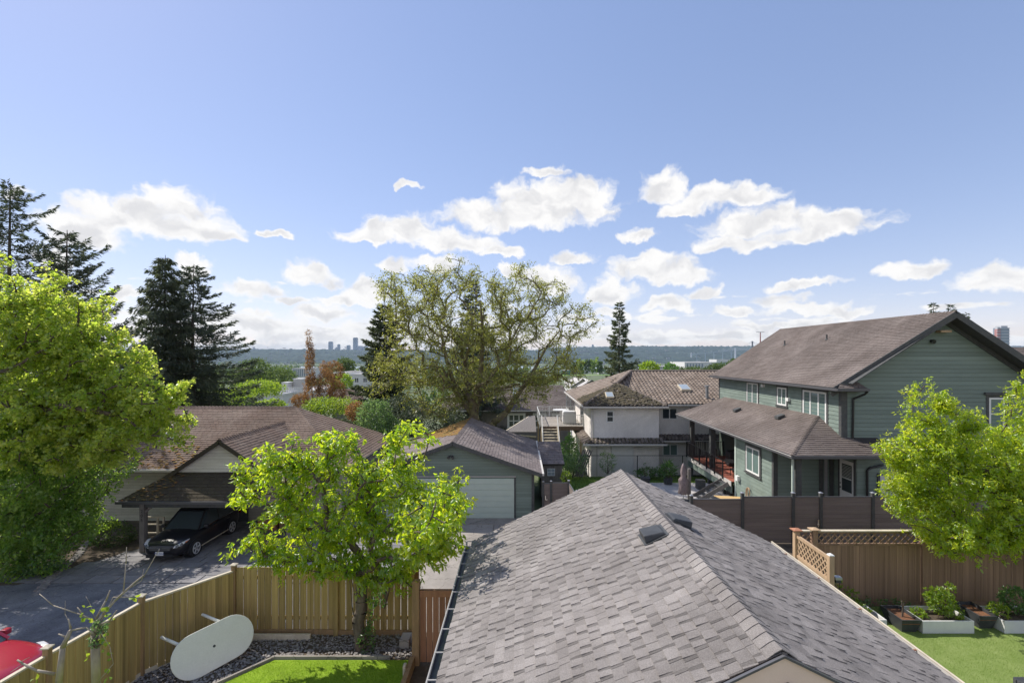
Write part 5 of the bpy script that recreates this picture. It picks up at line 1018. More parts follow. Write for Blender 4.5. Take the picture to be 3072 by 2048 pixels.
# lower storey
lwx, lw0, lw1 = 12.9, 24.6, 29.0
wallbox(gh, lwx+.03, lw0, -2.0, 15.99, lw1, LE-0.18, 'green_wall', 'lower_wall')
siding(gh, M_['green_siding'], (lwx+.03, 0, 0), Y_, (-1, 0, 0), [(lw0, -1.9), (lw1, -1.9), (lw1, LE-0.18), (lw0, LE-0.18)], 0.2)
siding(gh, M_['green_siding'], (0, lw0, 0), X_, (0, -1, 0), [(lwx, -0.6), (16.0, -0.6), (16.0, LE-0.18), (lwx, LE-0.18)], 0.2)
wallbox(gh, lwx-0.02, lw0-0.035, -0.6, lwx+0.2, lw0-0.002, LE-0.19, 'dark_trim', 'corner_trim'); wallbox(gh, lwx-0.02, lw0, -1.5, lwx+0.005, lw0+0.14, LE-0.19, 'dark_trim', 'corner_trim'); wallbox(gh, lwx-0.01, lw1-.12, -1.9, lwx+0.02, lw1+0.05, LE-0.19, 'green_door', 'corner_trim')
y_a, y_b = yw(2280, lwx), yw(2240, lwx)
window(gh, (lwx, y_a, 0.42), Y_, (-1, 0, 0), y_b-y_a, 1.42, (1, 1), 1, gm='glass_blind', trim='dark_trim', fw=0.085, tw=0.14)
mb = MB(); yy = yw(2220, lwx); mb.box(lwx-0.16, yy, -0.42, lwx-0.0, yy+0.3, -0.14); mb.build('dryer_vent', M_['white_trim'], gh)
yy = yw(2250, lwx); hz_ = thing('garden_hose', 'coiled tan garden hose hanging on the sunlit green wall', 'hose', (lwx-.1, yy, -0.5)); mb = MB()
for k in range(4):
    r = 0.16+0.03*k; pts = [(lwx-0.07-0.012*k, yy+r*math.cos(a)+0.02*k, -0.75+1.7*r*math.sin(a)-0.05*k) for a in np.linspace(0.3*k, 6.28+0.3*k, 15)]; mb.path(pts, 0.016, 5)
mb.build('hose_coil', M_['cedar_light'], hz_)
wallbox(gh, 16.0, 22.95, -0.8, 25.5, wy+.2, LE+0.0, 'green_wall', 'lower_wall'); siding(gh, M_['green_siding'], (0, 22.95, 0), X_, (0, -1, 0), [(16.0, -0.6), (25.5, -0.6), (25.5, LE-0.1), (16.0, LE-0.1)], 0.2)
wallbox(gh, 16.0, 23.16, -0.8, 16.3, lw0+.2, LE-0.19, 'green_wall', 'lower_wall'); siding(gh, M_['green_siding'], (15.99, 0, 0), Y_, (-1, 0, 0), [(22.95, -0.6), (lw0, -0.6), (lw0, LE-0.2), (22.95, LE-0.2)], 0.2)
wallbox(gh, 12.78, 22.35, -0.6, 13.03, 22.6, LE-0.18, 'dark_trim', 'porch_post'); wallbox(gh, 12.62, 22.4, -0.6, 12.7, 22.48, LE-0.18, 'green_door', 'corner_trim')
for x in (15.2, 15.72): wallbox(gh, x, lw0-0.06, -0.6, x+0.2, lw0-0.026, LE-0.2, 'dark_trim', 'door_trim')
wallbox(gh, 15.46, lw0-0.05, -0.6, 15.62, lw0-0.027, LE-0.2, 'grey_metal', 'door_trim')
d = wallbox(gh, 15.94, 23.1, -0.6, 15.965, 24.1, 1.8, 'white_trim', 'door')
mb = MB(); mb.box(15.925, 23.22, 0.3, 15.939, 23.92, 1.62); mb.build('door_glass', M_['glass'], d); mb = MB()
for k in range(9): mb.box(15.915, 23.24, 0.98+k*0.07, 15.924, 23.9, 1.0+k*0.07)
mb.build('blind', M_['blind'], d); mb = MB(); mb.box(15.91, 23.22, 0.92, 15.924, 23.92, 0.96); mb.build('glazing_bar', M_['white_trim'], d); mb = MB(); mb.tube((15.94, 24.02, 0.42), (15.87, 24.02, 0.42), 0.03); mb.tube((15.94, 24.02, 0.62), (15.9, 24.02, 0.62), 0.025); mb.build('handle', M_['black_metal'], d)
for y in (22.99, 24.12): wallbox(gh, 15.93, y, -0.6, 15.968, y+0.1, 1.95, 'dark_trim', 'door_trim')
mb = MB(); x = (2600-CX)/S*22.9; mb.path([(x+0.75, 22.86, 1.75), (x+0.15, 22.86, 1.62), (x, 22.86, 1.5), (x, 22.86, -0.6)], 0.05, 8); mb.build('downspout', M_['black_metal'], gh)
x = (2640-CX)/S*22.9; wallbox(gh, x, 22.90, -0.6, x+1.0, 22.92, 1.25, 'white_box', 'door'); wallbox(gh, x-0.12, 22.88, -0.6, x-0.005, 22.925, 1.35, 'dark_trim', 'door_trim')
# covered deck
DZ = -0.62; dk = thing('deck', 'covered red-floored deck with black baluster railing and stairs', 'deck', (13, 33, -1.8))
for k in range(28): x0 = 12.72+k*0.1; mb = MB(); mb.box(x0, 29.05, DZ-0.04, x0+0.094, 36.6, DZ); mb.build('floor_board', M_['deck_red'], dk)
wallbox(dk, 12.66, 29.05, DZ-0.30, 12.71, 36.6, DZ-0.005, 'gutter_white', 'rim_board'); wallbox(dk, 12.73, 29.1, DZ-0.75, 12.78, 36.6, DZ-0.31, 'green_siding', 'skirt_board')
for y, w in ((36.45, 0.28), (32.7, 0.32)): wallbox(dk, 12.85, y-w/2, DZ+.002, 12.85+w, y+w/2, LE-0.18, 'dark_trim', 'roof_post')
wallbox(dk, 15.0, 32.0, DZ+.002, 15.3, 32.3, LE-0.18, 'dark_trim', 'roof_post')
wallbox(dk, 15.45, 29.0, -1.9, 15.6, 37.0, LE-0.18, 'green_wall', 'house_wall')
for y in (36.3, 33, 30.5): wallbox(dk, 12.85, y, -2.1, 13.0, y+0.15, DZ-0.30, 'dark_trim', 'pier')
def railing(parent, p, q, z0, h=0.95, n=30, m='black_metal', posts=4, r=0.012, pw=0.05, top=0.05):
    a, b = Vector(p), Vector(q)
    for i in range(n):
        t = (i+.5)/n; c = a+(b-a)*t; mb = MB(); mb.bar(c+Vector((0, 0, z0+0.08)), c+Vector((0, 0, z0+h-0.02)), r*2, r*2, (0, 1, 0)); mb.build('baluster', M_[m], parent)
    for i in range(posts+1): c = a+(b-a)*i/posts; mb = MB(); mb.bar(c+Vector((0, 0, z0-0.1)), c+Vector((0, 0, z0+h+0.02)), pw, pw, (0, 1, 0)); mb.build('post', M_[m], parent)
    for z in (z0+0.07, z0+h): mb = MB(); mb.bar(a+Vector((0, 0, z)), b+Vector((0, 0, z)), top, 0.035); mb.build('handrail', M_[m], parent)
railing(dk, (12.62, 30.1, 0), (12.62, 36.6, 0), DZ, 1.05, 44, posts=5, pw=0.07); railing(dk, (12.62, 36.6, 0), (15.4, 36.6, 0), DZ, 1.05, 20, posts=2)
stp = MB(); sx0, sz0 = 12.6, DZ
for k in range(6): x = sx0-0.28*(k+1); z = sz0-0.19*(k+1); mb = MB(); mb.box(x-0.02, 29.15, z-0.04, x+0.27, 30.0, z); mb.build('tread', M_['dark_trim'], dk)
for y in (29.1, 30.03): strip(dk, (sx0-0.05, y, DZ-0.14), (sx0-1.85, y, -1.80), 0.05, 0.24, 'grey_wood', 'stringer')
for lab, x, y in (('dark patio set on the deck behind the railing', 13.8, 31.3),):
    t = thing('patio_set', lab, 'furniture', (x, y, DZ)); mb = MB(); mb.tube((x, y, DZ+0.7), (x, y, DZ+0.74), 0.6, n=20); mb.build('tabletop', M_['black_metal'], t); mb = MB(); mb.tube((x, y, DZ), (x, y, DZ+0.7), 0.05); mb.build('leg', M_['black_metal'], t)
for lab, x, y in (('black deck chair near the far roof post', 13.6, 34.3), ('black deck chair nearer the stairs', 13.5, 30.2)):
    t = thing('deck_chair', lab, 'chair', (x, y, DZ)); mb = MB(); mb.box(x-.28, y-.28, DZ+.4, x+.28, y+.28, DZ+.46); mb.build('seat', M_['black_metal'], t); mb = MB(); mb.box(x+.22, y-.28, DZ+.46, x+.28, y+.28, DZ+1.0); mb.build('backrest', M_['black_metal'], t)
    for a, b in ((-.25, -.25), (.25, -.25), (-.25, .25), (.25, .25)): mb = MB(); mb.tube((x+a, y+b, DZ), (x+a, y+b, DZ+.4), 0.02, n=6); mb.build('leg', M_['black_metal'], t)
t = thing('barbecue', 'covered black barbecue on the deck by the house wall', 'barbecue', (14.6, 33.2, DZ)); mb = MB(); mb.box(14.2, 32.9, DZ+.02, 15.1, 33.5, DZ+1.05); mb.build('cover', M_['black_plastic'], t, bevel=0.1)
# patio things
um = thing('patio_umbrella', 'closed mauve grey patio umbrella beside the deck stairs', 'umbrella', (9.8, 29, -1.8)); mb = MB(); g = np.random.default_rng(2)
zs = [(-1.35, .30), (-0.9, .22), (-0.55, .26), (-0.3, .13), (-0.05, .19), (0.25, .12), (0.45, .05)]; V = []; F = []
for z, r in zs:
    for i in range(14): a = 2*math.pi*i/14; rr2 = r*(1.2 if i % 2 else 0.65)*g.uniform(0.85, 1.15); V.append((9.8+rr2*math.cos(a), 29+rr2*math.sin(a), z))
for j in range(len(zs)-1):
    for i in range(14): F.append((j*14+i, j*14+(i+1) % 14, (j+1)*14+(i+1) % 14, (j+1)*14+i))
F.append(tuple(range(13, -1, -1))); F.append(tuple(range((len(zs)-1)*14, len(zs)*14))); link('canopy', mesh('canopy', V, F, M_['umbrella'], smooth=True), um)
mb = MB(); mb.tube((9.8, 29, -1.8), (9.8, 29, 0.5), 0.03, n=8); mb.build('pole', M_['grey_metal'], um); mb = MB(); mb.tube((9.8, 29, -1.8), (9.8, 29, -1.72), 0.35, n=16); mb.build('base', M_['black_plastic'], um)
fp = thing('patio_post', 'grey square post standing next to the closed umbrella', 'post', (10.25, 29.2, -1.8)); mb = MB(); mb.box(10.17, 29.2, -1.8, 10.33, 29.36, 0.1); mb.build('post_body', M_['grey_wood'], fp)
wt_ = thing('work_table', 'orange plywood table standing beside the deck stairs', 'table', (11.9, 26.6, -1.8)); mb = MB(); mb.prism([(10.9, 27.2, -0.95), (12.4, 26.9, -0.95), (12.75, 25.6, -0.95), (11.3, 25.6, -0.95)], (0, 0, 0.03)); mb.build('tabletop', M_['plywood'], wt_)
for a, b in ((11.2, 26.9), (12.2, 26.7), (12.5, 25.8), (11.5, 25.8)): mb = MB(); mb.box(a, b, -1.85, a+.05, b+.05, -0.95); mb.build('leg', M_['grey_wood'], wt_)
for k, (px, lab) in enumerate(((1936, 'grey tub planter at the left of the patio far edge'), (2004, 'grey tub planter with a small palm at the patio edge'))):
    Yq = 32.9; x = (px-CX)/S*Yq; t = thing('tub_planter', lab, 'planter', (x, Yq, -1.8)); mb = MB(); mb.tube((x, Yq, -1.8), (x, Yq, -1.35), 0.26, 0.34, 14); mb.build('tub', M_['black_plastic'], t)
bush('potted_palm', 'spiky pale palm leaves in the tub by the patio', [((10.08, 32.9, -0.9), (0.4, 0.4, 0.5))], 240, 0.4, M_['leaf_shade'], wr=0.12, cat='plant', seed=3); bush('potted_shrub', 'thin bare twiggy shrub in the left tub planter', [((8.5, 32.9, -0.7), (0.2, 0.2, 0.6))], 60, 0.1, M_['leaf_shade'], cat='plant', seed=4)
t = thing('storage_bin', 'dark bin under the deck at the edge of the patio', 'bin', (12, 31, -1.8)); mb = MB(); mb.box(11.6, 31.5, -1.8, 12.1, 32, -1.2); mb.build('bin_body', M_['dark_trim'], t)
# ---------------------------------------------------------------- chain link fence
cl = thing('chain_link_fence', 'black chain link fence on the lawn before the beige house', 'fence', (8, 36.9, -2.4))
for px in (1640, 1766, 1912, 2048): x = (px-CX)/S*36.9; mb = MB(); mb.tube((x, 36.9, -2.4), (x, 36.9, -0.66), 0.035, n=6); mb.build('post', M_['black_metal'], cl)
strip(cl, ((1640-CX)/S*36.9, 36.9, -0.68), ((2090-CX)/S*36.9, 36.9, -0.68), 0.035, 0.035, 'black_metal', 'top_rail')
mb = MB(); xa, xb = (1770-CX)/S*36.9, (2048-CX)/S*36.9; p = 0.11; H = 1.65; x = xa-H
while x < xb:
    for s in (1, -1):
        a0, a1 = max(x, xa), min(x+H, xb)
        if a1 > a0:
            za, zb_ = (a0-x, a1-x) if s > 0 else (H-(a0-x), H-(a1-x)); mb.bar((a0, 36.9, -2.35+za), (a1, 36.9, -2.35+zb_), 0.007, 0.007, (0, 1, 0))
    x += p*1.414
mb.build('wire_mesh', M_['grey_metal'], cl, kind='stuff')
# ---------------------------------------------------------------- beige house with clay tiles
bh = thing('beige_house', 'pinkish beige stucco house with wavy tile roof in the centre', 'house', (9, 40, -2.6))
def tiles(parent, m, poly, ud, pu=0.32, pv=0.40, amp=0.075, seed=1, nparts=0):
    P = [Vector(p) for p in poly]; u = Vector(ud).normalized(); n = (P[1]-P[0]).cross(P[2]-P[0]).normalized(); n = n if n.z > 0 else -n; v = n.cross(u); v = v if v.z > 0 else -v
    o = P[0]; Q = [((p-o).dot(u), (p-o).dot(v)) for p in P]; Q = Q if area2(Q) > 0 else Q[::-1]; rr = random.Random(seed)
    u0, u1 = min(q[0] for q in Q), max(q[0] for q in Q); v0, v1 = min(q[1] for q in Q), max(q[1] for q in Q); mb = MB(); k = 0; vv = v0; K = 5; T = []
    while vv < v1:
        uu = u0
        while uu < u1:
            c = clip([(uu, vv), (uu+pu, vv), (uu+pu, vv+pv), (uu, vv+pv)], Q)
            if len(c) > 2 and abs(area2(c)) > pu*pv*0.45: T.append((uu, vv))
            uu += pu
        vv += pv
    def emit(mb, uu, vv):
        j = rr.uniform(-.006, .006); a = [o+u*(uu+pu*i/K)+v*vv+n*(0.03+j+amp*abs(math.sin(math.pi*i/K))*1.3) for i in range(K+1)]; b = [o+u*(uu+pu*i/K)+v*(vv+pv+0.02)+n*(0.005+amp*abs(math.sin(math.pi*i/K))*1.1) for i in range(K+1)]; e = [q-n*0.03 for q in a]
        mb.add(a+b+e, [(i, i+1, i+K+2, i+K+1) for i in range(K)]+[(i+2*K+2, i+2*K+3, i+1, i) for i in range(K)], rr.random())
    cv = Vector((0, 0, CZ)); T.sort(key=lambda t: (o+u*t[0]+v*t[1]-cv).length) if nparts else None
    for t in T[:nparts]: q = MB(); emit(q, *t); q.build('roof_tile', M_[m], parent)
    for t in T[nparts:]: emit(mb, *t)
    mb.build('roof_tiles', M_[m], parent, kind='stuff')
WL_, WR_, WA, we, wa = (5.0, 37.6, 3.0), (11.45, 37.6, 3.0), (8.2, 41.3, 4.5), 3.0, 4.5
RL, RR2 = (10.55, 46.0, 5.42), (24.0, 46.0, 5.42); FL = (5.0, 53.8, 3.0); V1 = (8.2, 43.9, 4.5)
r1 = slab(bh, M_['roof_deck'], [WL_, WR_, WA], 0.14); tiles(r1, 'clay_tile_dirty', [WL_, WR_, WA], X_, seed=1, nparts=140)
r2 = slab(bh, M_['roof_deck'], [(11.45, 39.2, 3.0), (24, 39.2, 3.0), RR2, RL, V1], 0.14); tiles(r2, 'clay_tile', [(11.45, 39.2, 3.0), (24, 39.2, 3.0), RR2, RL, V1], X_, seed=2, nparts=160)
r3 = slab(bh, M_['roof_deck'], [WR_, (11.45, 39.2, 3.0), V1, WA], 0.1); tiles(r3, 'clay_tile_dirty', [WR_, (11.45, 39.2, 3.0), V1, WA], Y_, seed=3)
r4 = slab(bh, M_['roof_deck'], [FL, WL_, WA, V1, RL], 0.14); tiles(r4, 'clay_tile', [FL, WL_, WA, RL], Y_, seed=4, amp=0.02)
slab(bh, M_['clay_tile'], [(24, 53.8, 3.0), FL, RL, RR2], 0.14)
for a, b in ((WL_, WA), (WR_, WA), (WA, RL), (RL, RR2)): mb = MB(); A1, B1 = Vector(a)+Vector((0, 0, .06)), Vector(b)+Vector((0, 0, .06)); mb.tube(A1, B1, 0.13, 0.13, 8); mb.build('ridge_tiles', M_['clay_tile_dirty' if b == WA else 'clay_tile'], bh)
mosspatch('moss', bh, [(5.1, 37.7, 3.12), (11.2, 37.7, 3.12), (8.6, 41, 4.5), (7.9, 41, 4.5)], M_['dark_moss'], 9, 700, (0.06, 0.2), 0.05, 1.5); mosspatch('moss', bh, [(5.05, 37.7, 3.1), (5.1, 43, 3.1), (7.6, 41.5, 4.2), (7.6, 41, 4.3)], M_['dark_moss'], 10, 600, (0.06, 0.2), 0.05)
wallbox(bh, 5.6, 38.1, -2.9, 10.95, 53, 2.9, 'pink_stucco'); wallbox(bh, 10.951, 39.9, -2.9, 23.5, 53, 2.9, 'pink_stucco')
gutter(bh, (4.95, 37.52, 2.93), (11.55, 37.52, 2.93), 'gutter_white'); gutter(bh, (11.5, 39.12, 2.93), (23, 39.12, 2.93), 'gutter_white'); gutter(bh, (4.93, 37.5, 2.93), (4.93, 53.8, 2.93), 'gutter_white'); wallbox(bh, 5.02, 37.6, 2.84, 11.4, 38.09, 2.87, 'gutter_white', 'soffit'); wallbox(bh, 5.02, 38.09, 2.84, 5.59, 53, 2.87, 'gutter_white', 'soffit')
mb = MB(); mb.path([(5.75, 37.6, 2.85), (5.75, 38.02, 2.7), (5.75, 38.02, 0.5)], 0.05, 6); mb.build('downspout', M_['gutter_white'], bh); mb = MB(); mb.tube((6.05, 38.02, 0.1), (6.05, 38.02, -2.6), 0.05, n=6); mb.build('downspout', M_['gutter_white'], bh)
px2 = lambda px, y: (px-CX)/S*y
window(bh, (px2(1819, 38.1), 38.1, CZ-(1266-HY)/S*38.1), X_, (0, -1, 0), 0.58, 0.9, rows=2, fw=0.075); window(bh, (px2(1985, 39.9), 39.9, CZ-(1257-HY)/S*39.9), X_, (0, -1, 0), 1.28, 0.92, (1, 1), fw=0.075); window(bh, (px2(1987, 39.9), 39.9, -1.3), X_, (0, -1, 0), 1.27, 0.95, (1, 1), fw=0.075, gm='glass_blind')
window(bh, (px2(2068, 39.9), 39.9, 2.2), X_, (0, -1, 0), 0.8, 0.5, (1,), fw=0.04)
for a, b in ((1700, 1712), (1713, 1726), (1742, 1752)): ya, yb = 5.6*S/(b-CX), 5.6*S/(a-CX); window(bh, (5.6, ya, 0.7), Y_, (-1, 0, 0), yb-ya, 1.75, (1,), fw=0.08)
# dark tiled skirt between the storeys
sk = [(5.2, 37.3, 0.13), (11.3, 37.3, 0.13), (11.0, 38.08, 0.46), (5.58, 38.08, 0.46)]; s_ = slab(bh, M_['dark_moss'], sk, 0.1); tiles(s_, 'clay_tile_dirty', sk, X_, 0.3, 0.36, seed=7)
sk = [(11.2, 39.2, 0.08), (23, 39.2, 0.08), (23, 39.88, 0.45), (11.2, 39.88, 0.45)]; s_ = slab(bh, M_['dark_moss'], sk, 0.1); tiles(s_, 'clay_tile_dirty', sk, X_, 0.3, 0.36, seed=8)
sk = [(4.9, 37.3, 0.13), (5.58, 38.08, 0.46), (5.58, 46, 0.46), (4.9, 46, 0.13)]; s_ = slab(bh, M_['clay_tile_dirty'], sk, 0.1); tiles(s_, 'clay_tile_dirty', sk, Y_, 0.3, 0.36, seed=9)
gutter(bh, (4.85, 37.22, 0.07), (11.35, 37.22, 0.07), 'gutter_white'); gutter(bh, (11.3, 39.12, 0.01), (23, 39.12, 0.01), 'gutter_white')
mosspatch('moss', bh, [(5.2, 37.35, 0.15), (11.2, 37.35, 0.15), (11.0, 38, 0.44), (5.6, 38, 0.44)], M_['dark_moss'], 12, 700, (0.06, 0.16), 0.04)
wallbox(bh, 7.2, 37.9, -2.75, 8.9, 38.09, 0.0, 'white_box', 'garden_wall_panel')
def skylight(px, py, Yd, w, h, pitch):
    c = Vector(W(px, py, Yd)); n = Vector((0, -pitch, 1)).normalized(); v = Vector((0, 1, pitch)).normalized(); u = Vector((1, 0, 0)); mb = MB(); q = [c-u*w/2-v*h/2, c+u*w/2-v*h/2, c+u*w/2+v*h/2, c-u*w/2+v*h/2]; mb.prism([p+n*0.02 for p in q], n*0.2); f = mb.build('skylight', M_['rail_wood'], bh)
    mb = MB(); mb.prism([c-u*w*.42-v*h*.42+n*.221, c+u*w*.42-v*h*.42+n*.221, c+u*w*.42+v*h*.42+n*.221, c-u*w*.42+v*h*.42+n*.221], n*0.02); mb.build('skylight_glass', M_['glass_sky'], f)
mat('glass_sky', (0.25, 0.30, 0.34), rough=0.08, spec=0.9)
skylight(1828, 1190, 39.0, 0.62, 0.9, 0.4); skylight(2052, 1167, 42.0, 0.85, 1.25, 0.33)
mb = MB(); c = W(2121, 1205, 40.2); mb.tube((c[0], 40.2, c[2]-0.1), (c[0], 40.2, c[2]+1.25), 0.13, n=12); ch = mb.build('chimney_pipe', M_['grey_metal'], bh); mb = MB(); mb.tube((c[0], 40.2, c[2]+1.25), (c[0], 40.2, c[2]+1.36), 0.19, n=12); mb.build('rain_cap', M_['grey_metal'], ch)
for px, py, Yd in ((1962, 1135, 44.5), (2134, 1132, 44.6)): c = W(px, py, Yd); mb = MB(); mb.box(c[0]-0.2, Yd, c[2]-0.05, c[0]+0.2, Yd+0.3, c[2]+0.14); mb.build('roof_vent', M_['dark_trim'], bh)
# ---------------------------------------------------------------- white deck with stairs left of the beige house
wdk = thing('white_deck', 'raised white railed deck with timber stairs left of the beige house', 'deck', (3.5, 43, -3))
DZ2 = 0.75; dx0, dx1, dy0, dy1 = 1.75, 5.55, 42.4, 49.5
for k in range(22): y0_ = dy0+k*0.32; mb = MB(); mb.box(dx0, y0_, DZ2-0.06, dx1, y0_+0.31, DZ2); mb.build('floor_board', M_['concrete'], wdk)
wallbox(wdk, dx0, dy0-0.05, DZ2-0.35, dx1, dy0-0.002, DZ2-0.01, 'brown_wood', 'rim_board'); railing(wdk, (dx0, dy0, 0), (dx0, dy1, 0), DZ2, 1.0, 26, 'white_box', 3, 0.02, 0.09); railing(wdk, (dx0, dy1, 0), (dx1, dy1, 0), DZ2, 1.0, 24, 'white_box', 3, 0.02, 0.09); railing(wdk, (3.3, dy0, 0), (dx1, dy0, 0), DZ2, 1.0, 16, 'white_box', 1, 0.016, 0.07)
for k in range(9): y = dy0-0.3*(k+1); z = DZ2-0.2*(k+1); mb = MB(); mb.box(1.95, y, z-0.05, 3.2, y+0.28, z); mb.build('tread', M_['rail_wood'], wdk)
for x in (1.9, 3.25):
    strip(wdk, (x, dy0, DZ2-.1), (x, dy0-2.8, DZ2-1.95), 0.06, 0.26, 'rail_wood', 'stringer'); strip(wdk, (x, dy0, DZ2+0.95), (x, dy0-2.8, DZ2-0.95), 0.06, 0.07, 'white_box', 'handrail')
    wallbox(wdk, x-.04, dy0-2.8, DZ2-3, x+.04, dy0-2.72, DZ2-0.9, 'white_box', 'post')
for x, y in ((1.8, 42.5), (5.3, 42.5), (1.8, 49), (3.4, 42.5)): wallbox(wdk, x, y, -3.8, x+0.12, y+0.12, DZ2-0.36, 'cedar_light', 'support_post')
wallbox(wdk, 3.35, 42.44, -0.85, 5.5, 42.5, -0.75, 'rail_wood', 'support_beam')
t = thing('barbecue', 'white covered barbecue on the white railed deck', 'barbecue', (4.4, 44.2, DZ2)); mb = MB(); mb.box(3.9, 43.8, DZ2+.02, 5.1, 44.7, DZ2+1.15); mb.build('cover', M_['white_build'], t, bevel=0.12)
t = thing('patio_table', 'white table on the white railed deck behind the barbecue', 'table', (3.9, 46.5, DZ2)); mb = MB(); mb.tube((3.9, 46.5, DZ2+0.95), (3.9, 46.5, DZ2+1.02), 0.75, n=18); mb.build('tabletop', M_['white_box'], t); mb = MB(); mb.tube((3.9, 46.5, DZ2), (3.9, 46.5, DZ2+0.95), 0.05); mb.build('leg', M_['white_box'], t)
# ---------------------------------------------------------------- grey-brown house behind the deck
h3 = thing('grey_house', 'grey brown house with white framed windows behind the big walnut tree', 'house', (-2, 60, -5))
q3 = [(-10, 58.5, 0.35), (6.8, 58.5, 0.35), (6.0, 67.5, 2.85), (-8.5, 67.5, 2.85)]; r_ = slab(h3, M_['roof_deck'], q3, 0.15); shingles(r_, M_['shingle_brown'], q3, X_, 0.2, (0.3, 0.5), 0.03, seed=41)
q3 = [(6.8, 58.5, 0.35), (6.8, 76, 0.35), (6.0, 67.5, 2.85)]; slab(h3, M_['shingle_brown'], q3, 0.15)
wallbox(h3, -9.5, 59.3, -6.5, 6.2, 75, 0.3, 'grey_stucco'); gutter(h3, (-10, 58.42, 0.28), (6.8, 58.42, 0.28), 'gutter_white')
for pa, pb, c in ((1521, 1577, (1, 1, 1)), (1598, 1640, (1, 1)), (1655, 1690, (1, 1))): xa, xb = px2(pa, 59.3), px2(pb, 59.3); window(h3, (xa+.15, 59.3, -1.85), X_, (0, -1, 0), xb-xa-.3, 1.65, c, 2, gm='glass', fw=0.14, trim='white_trim', tw=0.12)
c = Vector(W(1548, 1180, 62)); mb = MB(); mb.prism([c+Vector((-0.4, 0, -.3)), c+Vector((0.45, 0, -.3)), c+Vector((0.45, 1, 0.5)), c+Vector((-0.4, 1, 0.5))], (0, -0.1, 0.25)); mb.build('skylight', M_['glass_sky'], h3)
aw = thing('lean_to_roof', 'low timber lean-to roof under the white deck', 'awning', (0, 50, -2)); mb = MB(); mb.prism([(-1.6, 50.5, -1.1), (1.7, 50.5, -1.1), (1.7, 54, 0.15), (1.1, 54, 0.15)], (0, 0, 0.1)); mb.build('roof', M_['grey_wood'], aw); mb = MB(); mb.bar((-1.7, 50.4, -1.1), (1.0, 54.1, 0.1), 0.12, 0.2); mb.build('rafter', M_['rail_wood'], aw); mb = MB(); mb.bar((-1.9, 50.4, -1.2), (1.7, 50.4, -1.5), 0.1, 0.14); mb.build('rafter', M_['rail_wood'], aw)
# garden shed
sh_ = thing('garden_shed', 'dark grey timber shed with four-pane window beside the green garage', 'shed', (2, 31, -2)); x0, x1 = 1.35, 2.72
wallbox(sh_, x0, 31, -2.1, x1, 33.6, 0.0, 'grey_wood', 'wall')
for k in range(11): w = (x1-x0)/11; mb = MB(); mb.box(x0+k*w+.004, 30.98, -2.1, x0+(k+1)*w-.004, 30.998, 0.0); mb.build('plank', M_['grey_wood'], sh_)
qs = [(x0-.15, 30.85, 0.02), (x1+.12, 30.85, 0.02), (x1+.02, 33.4, 1.0), (x0-.15, 33.4, 1.0)]; roofface(sh_, 'shingle_plum', qs, X_, 0.2, (0.3, 0.5), 0.02, 0.08, seed=44)
window(sh_, (px2(1642, 31), 30.98, -0.75), X_, (0, -1, 0), 0.48, 0.46, (1, 1), 2, fm='white_trim', gm='glass_sky', fw=0.025)
# ---------------------------------------------------------------- buildings beyond
def flatb(label, px0, px1, ytop, ybot, Y, dep, m='white_build', wins=6, roofm='flat_roof', rows=1, wfrac=0.5, cat='building'):
    x0, x1 = px2(px0, Y), px2(px1, Y); z1 = CZ-(ytop-HY)/S*Y; z0 = CZ-(ybot-HY)/S*Y-2; t = thing('flat_roof_building', label, cat, ((x0+x1)/2, Y, z0)); H = z1-z0
    wallbox(t, x0, Y, z0, x1, Y+dep, z1-0.3, m); wallbox(t, x0+.3, Y+.3, z1-0.299, x1-.3, Y+dep-.3, z1-0.22, roofm, 'roof')
    for a in ((x0-.15, Y-.15, x1+.15, Y+.299), (x0-.15, Y+dep-.299, x1+.15, Y+dep+.15), (x0-.15, Y+.3, x0+.299, Y+dep-.3), (x1-.299, Y+.3, x1+.15, Y+dep-.3)): wallbox(t, a[0], a[1], z1-0.45, a[2], a[3], z1, m, 'parapet')
    for r in range(rows):
        for k in range(wins): w = (x1-x0)/wins; window(t, (x0+w*(k+.5-wfrac/2), Y, z1-H*0.0-(1.6+1.5)*(r+1)+0.4), X_, (0, -1, 0), w*wfrac, 1.5, (1, 1), 1, fw=0.1)
    return t, x0, x1, z1
t, x0, x1, z1 = flatb('long white flat-roofed building behind the bungalow roof', 771, 850, 1180, 1215, 105, 6, wins=5)
t, x0, x1, z1 = flatb('white flat-roofed block with rooftop units behind the rusty tree', 852, 925, 1172, 1215, 112, 30, wins=4)
for lab, a, b, y, h in (('big grey rooftop unit on the white building', 880, 905, 118, 2.4), ('small white rooftop unit on the white building', 845, 862, 116, 1.6)):
    u = thing('rooftop_unit', lab, 'rooftop unit', (px2(a, y), y, z1)); wallbox(u, px2(a, y), y, z1-.2, px2(b, y), y+3, z1+h, 'grey_metal' if h > 2 else 'white_build', 'casing'); wallbox(u, px2(a, y)-.1, y-.1, z1+h+.001, px2(b, y)+.1, y+3.1, z1+h+.15, 'white_build', 'lid')
rs = thing('roof_screen', 'white slatted screen on the flat white roof', 'screen', (px2(850, 110), 110, z1)); 
for k in range(14): xq = px2(842, 110)+k*0.42; wallbox(rs, xq, 109.5, z1-.3, xq+.3, 109.6, z1+1.0, 'white_build', 'slat')
flatb('cream flat-roofed office with dark paned windows right of the rusty tree', 1032, 1108, 1121, 1165, 150, 25, 'white_build', 3, rows=1); flatb('lower wing of the cream office behind the conifer', 1108, 1160, 1135, 1170, 155, 20, 'white_build', 2)
flatb('pale office wing left of the cream office', 1000, 1031, 1117, 1160, 175, 20, 'pink_stucco', 2)
b_, x0, x1, z1 = flatb('white warehouse with tall dark vertical windows by the river', 876, 922, 1104, 1132, 480, 40, 'white_build', 0)
